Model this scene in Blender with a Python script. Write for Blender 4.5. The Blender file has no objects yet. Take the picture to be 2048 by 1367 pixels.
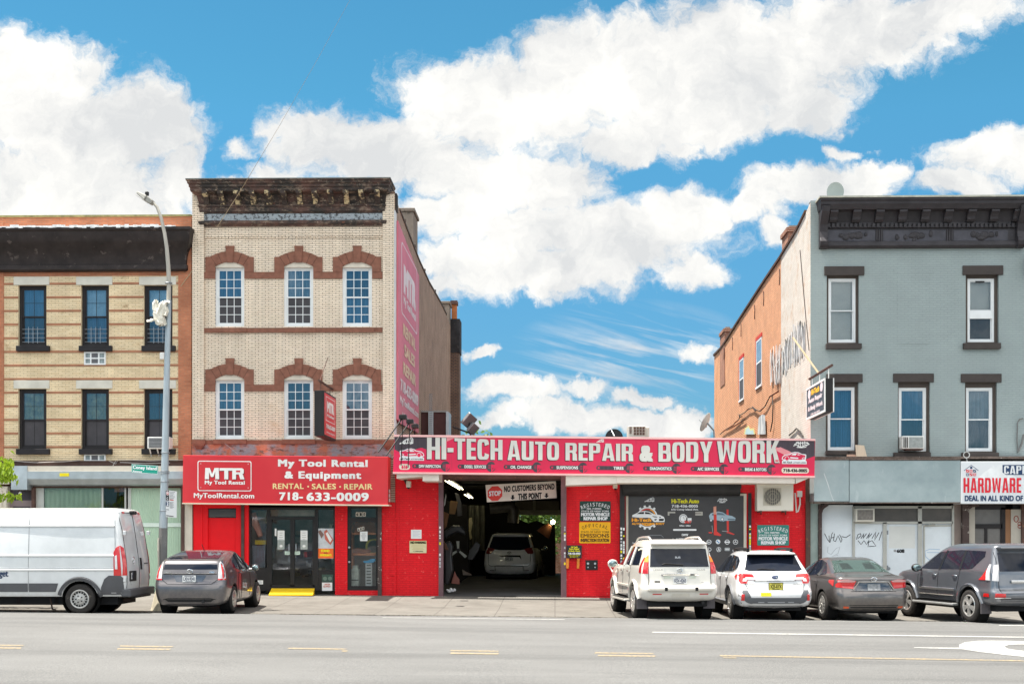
import bpy, bmesh, math, random
from mathutils import Vector, Matrix
from mathutils.bvhtree import BVHTree
R = math.radians
random.seed(7)
SC = bpy.context.scene
COL = SC.collection

# ------------------------------------------------------------ camera, sky, sun, exposure
FPX, CX, CY, ZC = 2600.0, 1056.0, 1070.0, 2.05        # focal length and principal point in photo pixels, eye height
YAW = math.atan(54.0 / FPX)
cam_data = bpy.data.cameras.new('camera')
cam_data.sensor_width = 36.0
cam_data.lens = 36.0 * FPX / 2048.0
cam_data.shift_x = (1024.0 - CX) / 2048.0
cam_data.shift_y = (CY - 683.5) / 2048.0
cam_data.clip_start = 0.1
cam_data.clip_end = 6000
camera = bpy.data.objects.new('camera', cam_data)
COL.objects.link(camera)
camera.location = (0, 0, ZC)
camera.rotation_euler = (R(90), 0, YAW)
SC.camera = camera

SUN_TO = Vector((-0.30, -0.035, 1.0)).normalized()
sun_data = bpy.data.lights.new('sun', 'SUN')
sun_data.energy = 3.7
sun_data.angle = R(0.5)
sun_data.color = (1.0, 0.95, 0.87)
sun = bpy.data.objects.new('sun', sun_data)
COL.objects.link(sun)
sun.rotation_euler = (-SUN_TO).to_track_quat('-Z', 'Y').to_euler()
sun.location = (0, 0, 60)

SC.view_settings.view_transform = 'Standard'
SC.view_settings.look = 'None'
SC.view_settings.gamma = 1
SC.view_settings.exposure = 1.6
SC.cycles.max_bounces = 8
SC.cycles.transparent_max_bounces = 12
SC.cycles.use_denoising = True


def ray(px, py):
 a, b = (px - CX) / FPX, (CY - py) / FPX
 return Vector((-math.sin(YAW) + math.cos(YAW) * a, math.cos(YAW) + math.sin(YAW) * a, b))


def F(px, py, Y):                       # point seen at a photo pixel on the upright plane y = Y
 d = ray(px, py)
 return Vector((0, 0, ZC)) + d * (Y / d.y)


def S(px, py, X):                       # the same on the side plane x = X
 d = ray(px, py)
 return Vector((0, 0, ZC)) + d * (X / d.x)


def PX(px, Y):
 return F(px, CY, Y).x


def PZ(py, Y, px=1056):
 return F(px, py, Y).z


def build_sky():
 w = bpy.data.worlds.new('World')
 SC.world = w
 w.use_nodes = True
 nt = w.node_tree
 nt.nodes.clear()
 N, L = nt.nodes.new, nt.links.new
 out = N('ShaderNodeOutputWorld')
 bg = N('ShaderNodeBackground')
 L(bg.outputs[0], out.inputs[0])
 bg.inputs[1].default_value = 0.10
 sky = N('ShaderNodeTexSky')
 sky.sky_type = 'NISHITA'
 sky.sun_disc = False
 sky.sun_elevation = math.asin(SUN_TO.z)
 sky.sun_rotation = math.atan2(SUN_TO.x, SUN_TO.y)
 sky.air_density = 1.0
 sky.dust_density = 0.3
 sky.ozone_density = 2.0
 tc = N('ShaderNodeTexCoord')
 sep = N('ShaderNodeSeparateXYZ')
 L(tc.outputs['Generated'], sep.inputs[0])

 def math_(op, a, b=None, c=None, clamp=False):
  n = N('ShaderNodeMath')
  n.operation = op
  n.use_clamp = clamp
  for i, v in enumerate((a, b, c)):
   if v is None:
    continue
   if isinstance(v, (int, float)):
    n.inputs[i].default_value = v
   else:
    L(v, n.inputs[i])
  return n.outputs[0]

 def vmath(op, a, b):
  n = N('ShaderNodeVectorMath')
  n.operation = op
  for i, v in enumerate((a, b)):
   if isinstance(v, tuple):
    n.inputs[i].default_value = v
   elif v is not None:
    L(v, n.inputs[i])
  return n

 ay = math_('MAXIMUM', math_('ABSOLUTE', sep.outputs[1]), 0.12)
 u = math_('DIVIDE', sep.outputs[0], ay)
 v = math_('DIVIDE', sep.outputs[2], ay)
 comb = N('ShaderNodeCombineXYZ')
 L(u, comb.inputs[0])
 L(v, comb.inputs[1])
 L(math_('SIGN', sep.outputs[1]), comb.inputs[2])
 P = comb.outputs[0]

 def noise(vec, scale, detail, rough, dist=0.0):
  n = N('ShaderNodeTexNoise')
  n.inputs['Scale'].default_value = scale
  n.inputs['Detail'].default_value = detail
  n.inputs['Roughness'].default_value = rough
  n.inputs['Distortion'].default_value = dist
  L(vec, n.inputs['Vector'])
  return n
 # billowing edges: the cloud shapes are pushed about by noise
 wn = noise(P, 15, 8, 0.60)
 wv = vmath('SUBTRACT', wn.outputs['Color'], (0.5, 0.5, 0.5))
 wv = vmath('MULTIPLY', wv.outputs[0], (0.085, 0.062, 0.0))
 Pw = vmath('ADD', P, wv.outputs[0]).outputs[0]
 blobs = CLOUDS
 acc = None
 for (bx, by, rx, ry, wt) in blobs:
  d = ray(bx, by)
  c = (d.x / d.y, d.z / d.y, 1.0)
  q = vmath('SUBTRACT', Pw, c)
  q = vmath('MULTIPLY', q.outputs[0], (FPX / rx, FPX / ry, 0.0))
  q = vmath('LENGTH', q.outputs[0], None)
  s = math_('MULTIPLY_ADD', q.outputs['Value'], -wt, wt)
  if acc is None:
   acc = s
  else:
   n = N('ShaderNodeMath')
   n.operation = 'SMOOTH_MAX'
   L(acc, n.inputs[0])
   L(s, n.inputs[1])
   n.inputs[2].default_value = 0.12
   acc = n.outputs[0]
 fine = noise(Pw, 34, 10, 0.68)
 dens = math_('ADD', acc, math_('MULTIPLY_ADD', fine.outputs['Fac'], 1.35, -0.66))
 mr = N('ShaderNodeMapRange')
 mr.interpolation_type = 'SMOOTHSTEP'
 L(dens, mr.inputs['Value'])
 mr.inputs['From Min'].default_value = -0.16
 mr.inputs['From Max'].default_value = 0.34
 front = mr.outputs[0]
 # thin wisps low on the right
 sc = vmath('MULTIPLY', P, (1.0, 1.0, 0.0))
 rot = N('ShaderNodeVectorRotate')
 rot.rotation_type = 'Z_AXIS'
 rot.inputs['Angle'].default_value = R(14)
 L(sc.outputs[0], rot.inputs['Vector'])
 st = vmath('MULTIPLY', rot.outputs[0], (5.0, 80.0, 1.0))
 wz = noise(st.outputs[0], 1.0, 5, 0.6, 0.6)
 d = ray(1270, 720)
 q = vmath('SUBTRACT', P, (d.x / d.y, d.z / d.y, 1.0))
 q = vmath('MULTIPLY', q.outputs[0], (FPX / 270, FPX / 125, 0.0))
 q = vmath('LENGTH', q.outputs[0], None)
 wm = math_('MULTIPLY', math_('SUBTRACT', 1.0, q.outputs['Value'], clamp=True),
      math_('MULTIPLY_ADD', wz.outputs['Fac'], 5.0, -2.35, clamp=True))
 wm = math_('MULTIPLY', wm, 1.1, clamp=True)
 front = math_('MAXIMUM', front, wm)
 # everywhere else: broken cloud
 gn = noise(tc.outputs['Generated'], 3.2, 8, 0.6)
 gm = N('ShaderNodeMapRange')
 gm.interpolation_type = 'SMOOTHSTEP'
 lo_ = N('ShaderNodeMapRange')
 lo_.interpolation_type = 'SMOOTHSTEP'
 L(sep.outputs[2], lo_.inputs['Value'])
 for k_, v_ in zip(('From Min', 'From Max', 'To Min', 'To Max'), (.16, .42, -.11, .02)):
  lo_.inputs[k_].default_value = v_
 L(math_('ADD', gn.outputs['Fac'], lo_.outputs[0]), gm.inputs['Value'])
 gm.inputs['From Min'].default_value = 0.40
 gm.inputs['From Max'].default_value = 0.54
 inview = N('ShaderNodeMapRange')
 inview.interpolation_type = 'SMOOTHSTEP'
 L(sep.outputs[1], inview.inputs['Value'])
 inview.inputs['From Min'].default_value = 0.6
 inview.inputs['From Max'].default_value = 0.75
 mixm = N('ShaderNodeMix')
 L(inview.outputs[0], mixm.inputs[0])
 L(gm.outputs[0], mixm.inputs[2])
 L(front, mixm.inputs[3])
 mask = mixm.outputs[0]
 # cloud colour: white tops, soft grey folds
 sh = noise(Pw, 11, 7, 0.6)
 sr = N('ShaderNodeMapRange')
 L(math_('ADD', sh.outputs['Fac'], math_('MULTIPLY', fine.outputs['Fac'], 0.35)), sr.inputs['Value'])
 sr.inputs['From Min'].default_value = 0.54
 sr.inputs['From Max'].default_value = 0.8
 cc = N('ShaderNodeMix')
 cc.data_type = 'RGBA'
 L(sr.outputs[0], cc.inputs[0])
 cc.inputs[6].default_value = (2.5, 2.55, 2.58, 1)
 cc.inputs[7].default_value = (3.6, 3.55, 3.4, 1)
 # unseen clouds behind the camera are brightened to fill the shaded fronts with light
 bk = N('ShaderNodeMapRange')
 L(sep.outputs[1], bk.inputs['Value'])
 for k_, v_ in zip(('From Min', 'From Max', 'To Min', 'To Max'), (.15, -.25, 1.0, 2.75)):
  bk.inputs[k_].default_value = v_
 cb2 = vmath('SCALE', cc.outputs[2], None)
 L(bk.outputs[0], cb2.inputs['Scale'])
 dk_ = N('ShaderNodeMapRange')
 L(sep.outputs[2], dk_.inputs['Value'])
 for k_, v_ in zip(('From Min', 'From Max', 'To Min', 'To Max'), (.0, .30, .50, 1.0)):
  dk_.inputs[k_].default_value = v_
 sk2 = vmath('SCALE', sky.outputs[0], None)
 L(dk_.outputs[0], sk2.inputs['Scale'])
 tint = N('ShaderNodeMix')
 tint.data_type = 'RGBA'
 tint.blend_type = 'MULTIPLY'
 tint.inputs[0].default_value = 1.0
 L(sk2.outputs[0], tint.inputs[6])
 tc_ = N('ShaderNodeMix')
 tc_.data_type = 'RGBA'
 tr_ = N('ShaderNodeMapRange')
 L(sep.outputs[2], tr_.inputs['Value'])
 tr_.inputs['From Max'].default_value = .32
 L(tr_.outputs[0], tc_.inputs[0])
 tc_.inputs[6].default_value = (.245, .44, .60, 1)
 tc_.inputs[7].default_value = (.190, .475, .49, 1)
 L(tc_.outputs[2], tint.inputs[7])
 fin = N('ShaderNodeMix')
 fin.data_type = 'RGBA'
 L(mask, fin.inputs[0])
 L(tint.outputs[2], fin.inputs[6])
 L(cb2.outputs[0], fin.inputs[7])
 L(fin.outputs[2], bg.inputs[0])


CLOUDS = [
 (20, 190, 240, 130, 1), (170, 270, 220, 120, 1), (300, 250, 110, 75, 1), (90, 400, 350, 120, 1), (340, 340, 70, 60, .8), (30, 100, 120, 40, .7),
 (650, 270, 120, 70, 1), (800, 300, 190, 85, 1), (930, 190, 130, 75, 1), (1020, 210, 230, 120, 1), (1150, 110, 130, 75, 1),
 (1290, 150, 240, 125, 1), (1480, 130, 260, 130, 1), (1680, 70, 260, 100, 1), (1880, 30, 160, 60, 1), (1600, 230, 110, 45, 1),
 (1420, 240, 190, 55, 1), (1250, 280, 130, 50, 1), (960, 360, 130, 60, 1),
 (1070, 370, 150, 70, 1), (930, 440, 140, 60, 1), (1060, 460, 200, 70, 1), (1230, 480, 220, 80, 1), (1370, 430, 100, 75, 1),
 (1120, 540, 200, 55, 1), (930, 540, 120, 65, 1), (1390, 540, 65, 45, .8), (900, 590, 70, 25, .8),
 (1640, 370, 170, 48, 1), (1500, 420, 90, 45, .9), (1760, 345, 65, 30, .9), (1540, 480, 50, 35, .8), (1710, 300, 40, 14, .6), (1370, 290, 50, 18, .6),
 (2010, 310, 150, 65, 1), (1930, 370, 110, 35, .9),
 (1030, 785, 110, 32, .9), (1140, 835, 150, 40, 1), (1270, 845, 160, 35, 1), (1370, 835, 80, 30, .9), (965, 705, 40, 14, .8), (1290, 800, 60, 16, .7), (1180, 780, 60, 14, .6),
 (560, 340, 70, 26, .6), (620, 240, 60, 30, .7), (450, 372, 60, 22, .6), (490, 300, 30, 18, .4), (980, 850, 60, 20, .7), (1400, 700, 50, 14, .5)]
build_sky()

# ------------------------------------------------------------ materials
MATS = {}


def new_mat(name):
 m = bpy.data.materials.new(name)
 m.use_nodes = True
 MATS[name] = m
 return m, m.node_tree, m.node_tree.nodes['Principled BSDF']


def pos_vec(nt, obj_space=False):
 if obj_space:
  return nt.nodes.new('ShaderNodeTexCoord').outputs['Object']
 return nt.nodes.new('ShaderNodeNewGeometry').outputs['Position']


def nz(nt, vec, scale, detail=4, rough=.55, stretch=None):
 if stretch:
  m = nt.nodes.new('ShaderNodeVectorMath')
  m.operation = 'MULTIPLY'
  m.inputs[1].default_value = stretch
  nt.links.new(vec, m.inputs[0])
  vec = m.outputs[0]
 n = nt.nodes.new('ShaderNodeTexNoise')
 n.inputs['Scale'].default_value = scale
 n.inputs['Detail'].default_value = detail
 n.inputs['Roughness'].default_value = rough
 nt.links.new(vec, n.inputs['Vector'])
 return n.outputs['Fac']


def rng(nt, val, a, b, c=0.0, d=1.0):
 n = nt.nodes.new('ShaderNodeMapRange')
 nt.links.new(val, n.inputs['Value'])
 for k, v in zip(('From Min', 'From Max', 'To Min', 'To Max'), (a, b, c, d)):
  n.inputs[k].default_value = v
 return n.outputs[0]


def mix(nt, fac, a, b, blend='MIX'):
 n = nt.nodes.new('ShaderNodeMix')
 n.data_type = 'RGBA'
 n.blend_type = blend
 for s, v in ((0, fac), (6, a), (7, b)):
  if isinstance(v, (int, float)):
   n.inputs[s].default_value = v
  elif isinstance(v, tuple):
   n.inputs[s].default_value = v if len(v) == 4 else v + (1,)
  else:
   nt.links.new(v, n.inputs[s])
 return n.outputs[2]


def bump_to(nt, b, height, dist=.01, strength=1.0):
 n = nt.nodes.new('ShaderNodeBump')
 n.inputs['Distance'].default_value = dist
 n.inputs['Strength'].default_value = strength
 nt.links.new(height, n.inputs['Height'])
 nt.links.new(n.outputs[0], b.inputs['Normal'])


def M(name, col, rough=.6, metal=0.0, var=.12, vs=3.0, wear=None, ws=9.0, wt=.62, coat=0.0, bump=0.0, bs=60.0, obj=False, streak=None):
 """plain surface with uneven colour; wear = colour of worn or dirty patches"""
 if name in MATS:
  return MATS[name]
 m, nt, b = new_mat(name)
 b.inputs['Roughness'].default_value = rough
 b.inputs['Metallic'].default_value = metal
 if rough >= .4 and not metal:
  b.inputs['Specular IOR Level'].default_value = .25
 if coat:
  b.inputs['Coat Weight'].default_value = coat
  b.inputs['Coat Roughness'].default_value = .03
 c = tuple(col) + (1,)
 if var or wear or bump:
  p = pos_vec(nt, obj)
  out = c
  if var:
   f = nz(nt, p, vs, 5, .6, streak)
   out = mix(nt, rng(nt, f, .3, .7), tuple(x * (1 - var) for x in col), tuple(min(1, x * (1 + var)) for x in col))
  if wear:
   f = nz(nt, p, ws, 6, .7)
   out = mix(nt, rng(nt, f, wt, wt + .06), out, wear)
  if not isinstance(out, tuple):
   nt.links.new(out, b.inputs['Base Color'])
  else:
   b.inputs['Base Color'].default_value = out
  if bump:
   bump_to(nt, b, nz(nt, p, bs, 4, .6), bump)
 else:
  b.inputs['Base Color'].default_value = c
 return m


def brick(name, c1, c2, mortar, bw=.2, bh=.065, ms=.01, axis='x', bump=.006, var=.2, stain=None, st=.6, ss=1.2, rough=.85, msmooth=.1, off=.5, streak=None):
 if name in MATS:
  return MATS[name]
 m, nt, b = new_mat(name)
 N, L = nt.nodes.new, nt.links.new
 b.inputs['Roughness'].default_value = rough
 b.inputs['Specular IOR Level'].default_value = .2
 p = pos_vec(nt)
 sep = N('ShaderNodeSeparateXYZ')
 L(p, sep.inputs[0])
 cb = N('ShaderNodeCombineXYZ')
 L(sep.outputs[0 if axis == 'x' else 1], cb.inputs[0])
 L(sep.outputs[2], cb.inputs[1])
 t = N('ShaderNodeTexBrick')
 L(cb.outputs[0], t.inputs['Vector'])
 t.offset = off
 t.inputs['Scale'].default_value = 1
 t.inputs['Brick Width'].default_value = bw
 t.inputs['Row Height'].default_value = bh
 t.inputs['Mortar Size'].default_value = ms
 t.inputs['Mortar Smooth'].default_value = msmooth
 t.inputs['Color1'].default_value = c1 + (1,)
 t.inputs['Color2'].default_value = c2 + (1,)
 t.inputs['Mortar'].default_value = mortar + (1,)
 col = t.outputs['Color']
 f = nz(nt, p, 1.3, 6, .65, streak)
 col = mix(nt, 1.0, col, mix(nt, rng(nt, f, .3, .7), (1 - var,) * 3, (1 + var,) * 3), 'MULTIPLY')
 if stain:
  f2 = nz(nt, p, ss, 7, .68)
  col = mix(nt, rng(nt, f2, st, st + .12, 0, .85), col, stain)
 L(col, b.inputs['Base Color'])
 h = N('ShaderNodeMath')
 h.operation = 'MULTIPLY_ADD'
 L(t.outputs['Fac'], h.inputs[0])
 h.inputs[1].default_value = -1
 L(rng(nt, nz(nt, p, 45, 3), 0, 1, 0, .5), h.inputs[2])
 bump_to(nt, b, h.outputs[0], bump)
 return m


def glass(name, tint=(.55, .6, .62), refl=.2, rough=.02):
 """window glass: mostly see-through, mirrors the sky and street"""
 if name in MATS:
  return MATS[name]
 m = bpy.data.materials.new(name)
 m.use_nodes = True
 MATS[name] = m
 nt = m.node_tree
 nt.nodes.clear()
 N, L = nt.nodes.new, nt.links.new
 o = N('ShaderNodeOutputMaterial')
 mx = N('ShaderNodeMixShader')
 tr = N('ShaderNodeBsdfTransparent')
 gl = N('ShaderNodeBsdfGlossy')
 tr.inputs[0].default_value = tint + (1,)
 gl.inputs['Roughness'].default_value = rough
 gl.inputs['Color'].default_value = (.9, .95, 1, 1)
 lw = N('ShaderNodeLayerWeight')
 lw.inputs[0].default_value = .35
 r = N('ShaderNodeMapRange')
 L(lw.outputs['Fresnel'], r.inputs['Value'])
 r.inputs['To Min'].default_value = refl
 r.inputs['To Max'].default_value = .95
 L(r.outputs[0], mx.inputs[0])
 L(tr.outputs[0], mx.inputs[1])
 L(gl.outputs[0], mx.inputs[2])
 bm = N('ShaderNodeBump')
 bm.inputs['Distance'].default_value = .004
 n = N('ShaderNodeTexNoise')
 n.inputs['Scale'].default_value = 1.3
 L(N('ShaderNodeNewGeometry').outputs['Position'], n.inputs['Vector'])
 L(n.outputs['Fac'], bm.inputs['Height'])
 L(bm.outputs[0], gl.inputs['Normal'])
 L(mx.outputs[0], o.inputs[0])
 return m


def emit(name, col, strength):
 if name in MATS:
  return MATS[name]
 m, nt, b = new_mat(name)
 b.inputs['Base Color'].default_value = col + (1,)
 b.inputs['Emission Color'].default_value = col + (1,)
 b.inputs['Emission Strength'].default_value = strength
 return m


# ------------------------------------------------------------ mesh building
ROOT = {}


class MB:
 def __init__(s):
  s.v, s.f, s.m = [], [], []

 def add(s, vs, fs, m=0):
  n = len(s.v)
  s.v += [Vector(p) for p in vs]
  for f in fs:
   s.f.append([n + i for i in f])
   s.m.append(m)
  return s

 def quad(s, a, b, c, d, m=0):
  return s.add((a, b, c, d), ((0, 1, 2, 3),), m)

 def box(s, x0, x1, y0, y1, z0, z1, m=0):
  v = [(x, y, z) for z in (z0, z1) for y in (y0, y1) for x in (x0, x1)]
  return s.add(v, ((0, 2, 3, 1), (4, 5, 7, 6), (0, 1, 5, 4), (2, 6, 7, 3), (0, 4, 6, 2), (1, 3, 7, 5)), m)

 def fbox(s, a, b, c, d, Yf, Yb, m=0):             # box whose front fills photo pixels a..c, b..d on plane Yf
  px = (a + c) / 2
  return s.box(PX(a, Yf), PX(c, Yf), Yf, Yb, PZ(d, Yf, px), PZ(b, Yf, px), m)

 def prism(s, pts, vec, m=0):
  n = len(pts)
  vec = Vector(vec)
  v = [Vector(p) for p in pts] + [Vector(p) + vec for p in pts]
  f = [list(range(n)), list(range(2 * n - 1, n - 1, -1))]
  f += [[(i + 1) % n, i, n + i, n + (i + 1) % n] for i in range(n)]
  return s.add(v, f, m)

 def tube(s, pts, r, n=8, m=0):
  pts = [Vector(p) for p in pts]
  k = len(pts)
  rs = r if isinstance(r, (list, tuple)) else [r] * k
  vs = []
  up = Vector((.31, .22, .92))
  for i, p in enumerate(pts):
   t = (pts[min(i + 1, k - 1)] - pts[max(i - 1, 0)]).normalized()
   a = t.cross(up)
   if a.length < .05:
    a = t.cross(Vector((1, 0, 0)))
   a.normalize()
   b = t.cross(a)
   vs += [p + (a * math.cos(2 * math.pi * j / n) + b * math.sin(2 * math.pi * j / n)) * rs[i] for j in range(n)]
  f = [[i * n + j, i * n + (j + 1) % n, (i + 1) * n + (j + 1) % n, (i + 1) * n + j] for i in range(k - 1) for j in range(n)]
  f += [list(range(n - 1, -1, -1)), [(k - 1) * n + j for j in range(n)]]
  return s.add(vs, f, m)

 def lathe(s, prof, c, ax='z', n=20, m=0, cap=True):
  c = Vector(c)
  vs = []
  for (r, h) in prof:
   for j in range(n):
    a = 2 * math.pi * j / n
    ca, sa = r * math.cos(a), r * math.sin(a)
    vs.append(c + Vector({'z': (ca, sa, h), 'x': (h, ca, sa), 'y': (sa, h, ca)}[ax]))
  k = len(prof)
  f = [[i * n + j, i * n + (j + 1) % n, (i + 1) * n + (j + 1) % n, (i + 1) * n + j] for i in range(k - 1) for j in range(n)]
  if cap:
   f += [list(range(n - 1, -1, -1)), [(k - 1) * n + j for j in range(n)]]
  return s.add(vs, f, m)

 def ball(s, c, rx, ry, rz, m=0, nu=14, nv=8):
  prof = [(math.sin(math.pi * (i + .02) / (nv + .04)), -math.cos(math.pi * (i + .02) / (nv + .04))) for i in range(nv + 1)]
  n = len(s.v)
  s.lathe(prof, (0, 0, 0), 'z', nu, m)
  for i in range(n, len(s.v)):
   p = s.v[i]
   s.v[i] = Vector((c[0] + p.x * rx, c[1] + p.y * ry, c[2] + p.z * rz))
  return s

 def xform(s, mtx, start=0):
  for i in range(start, len(s.v)):
   s.v[i] = mtx @ s.v[i]
  return s

 def pieces(s):
  """face lists of the parts of this mesh that lie well apart from one another"""
  par = list(range(len(s.v)))

  def find(a):
   while par[a] != a:
    par[a] = par[par[a]]
    a = par[a]
   return a
  for f in s.f:
   for i in f[1:]:
    a, b = find(f[0]), find(i)
    if a != b:
     par[b] = a
  isl = {}
  for k, f in enumerate(s.f):
   isl.setdefault(find(f[0]), []).append(k)
  if len(isl) < 2 or len(isl) > 400:
   return [range(len(s.f))]
  bx = []
  for fs in isl.values():
   vs = [s.v[i] for k in fs for i in s.f[k]]
   bx.append(([min(v[i] for v in vs) for i in range(3)], [max(v[i] for v in vs) for i in range(3)], fs))
  n = len(bx)
  sz = [max(h[i] - l[i] for i in range(3)) for l, h, _ in bx]
  g = list(range(n))

  def fg(a):
   while g[a] != a:
    a = g[a]
   return a
  for a in range(n):
   for b in range(a + 1, n):
    d = math.sqrt(sum(max(0, bx[a][0][i] - bx[b][1][i], bx[b][0][i] - bx[a][1][i]) ** 2 for i in range(3)))
    if d <= max(.02, .5 * max(sz[a], sz[b])):
     x, y = fg(a), fg(b)
     if x != y:
      g[y] = x
  out = {}
  for a in range(n):
   out.setdefault(fg(a), []).extend(bx[a][2])
  return list(out.values()) if len(out) <= 30 else [range(len(s.f))]

 def build(s, name, mats, parent=None, smooth=0, bevel=0, recalc=True):
  if parent is not None:
   ps = s.pieces()
   if len(ps) > 1:
    first = None
    for fs in ps:
     m = MB()
     used = sorted({i for k in fs for i in s.f[k]})
     ix = {v: i for i, v in enumerate(used)}
     m.v = [s.v[i] for i in used]
     m.f = [[ix[i] for i in s.f[k]] for k in fs]
     m.m = [s.m[k] for k in fs]
     o = m.build1(name, mats, parent, smooth, bevel, recalc)
     first = first or o
    return first
  return s.build1(name, mats, parent, smooth, bevel, recalc)

 def build1(s, name, mats, parent=None, smooth=0, bevel=0, recalc=True):
  me = bpy.data.meshes.new(name)
  if parent is not None:
   o0 = ROOT.get(parent.name, Vector((0, 0, 0)))
  else:
   lo = [min(p[i] for p in s.v) for i in range(3)]
   hi = [max(p[i] for p in s.v) for i in range(3)]
   o0 = Vector(((lo[0] + hi[0]) / 2, (lo[1] + hi[1]) / 2, lo[2]))
  me.from_pydata([p - o0 for p in s.v], [], s.f)
  mats = mats if isinstance(mats, (list, tuple)) else [mats]
  for m in mats:
   me.materials.append(m)
  for p, i in zip(me.polygons, s.m):
   p.material_index = min(i, len(mats) - 1)
  if recalc:
   bm = bmesh.new()
   bm.from_mesh(me)
   bmesh.ops.recalc_face_normals(bm, faces=bm.faces)
   bm.to_mesh(me)
   bm.free()
  if smooth:
   for p in me.polygons:
    p.use_smooth = True
   me.set_sharp_from_angle(angle=R(smooth))
  o = bpy.data.objects.new(name, me)
  COL.objects.link(o)
  if parent is not None:
   o.parent = parent
   ROOT[o.name] = o0
  else:
   o.location = o0
   ROOT[o.name] = o0
  if bevel:
   b = o.modifiers.new('bevel', 'BEVEL')
   b.width = bevel
   b.segments = 2
   b.limit_method = 'ANGLE'
   b.angle_limit = R(40)
  return o


def tag(o, label, cat, group=None):
 o['label'] = label
 o['category'] = cat
 if group:
  o['group'] = group
 return o


def thing(name, label, cat, loc, group=None, rot=0.0, local=False):
 o = bpy.data.objects.new(name, None)
 o.empty_display_size = .3
 COL.objects.link(o)
 o.location = loc
 o.rotation_euler = (0, 0, rot)
 ROOT[o.name] = Vector((0, 0, 0)) if local else Vector(loc)
 return tag(o, label, cat, group)


def struct(o):
 o['kind'] = 'structure'
 return o


def onY(Y):
 return lambda x, y, off=0.0: F(x, y, Y - off)


def onX(X, sg):
 return lambda x, y, off=0.0: S(x, y, X + sg * off)


def glyphs(text, sp=1.0, shear=0.0):
 c = bpy.data.curves.new('t', 'FONT')
 c.body = text
 c.size = 1
 c.resolution_u = 3
 c.space_character = sp
 c.shear = shear
 o = bpy.data.objects.new('t', c)
 COL.objects.link(o)
 me = bpy.data.meshes.new_from_object(o.evaluated_get(bpy.context.evaluated_depsgraph_get()))
 vs = [(v.co.x, v.co.y) for v in me.vertices]
 fs = [list(p.vertices) for p in me.polygons]
 bpy.data.objects.remove(o)
 bpy.data.curves.remove(c)
 bpy.data.meshes.remove(me)
 return vs, fs


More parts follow.
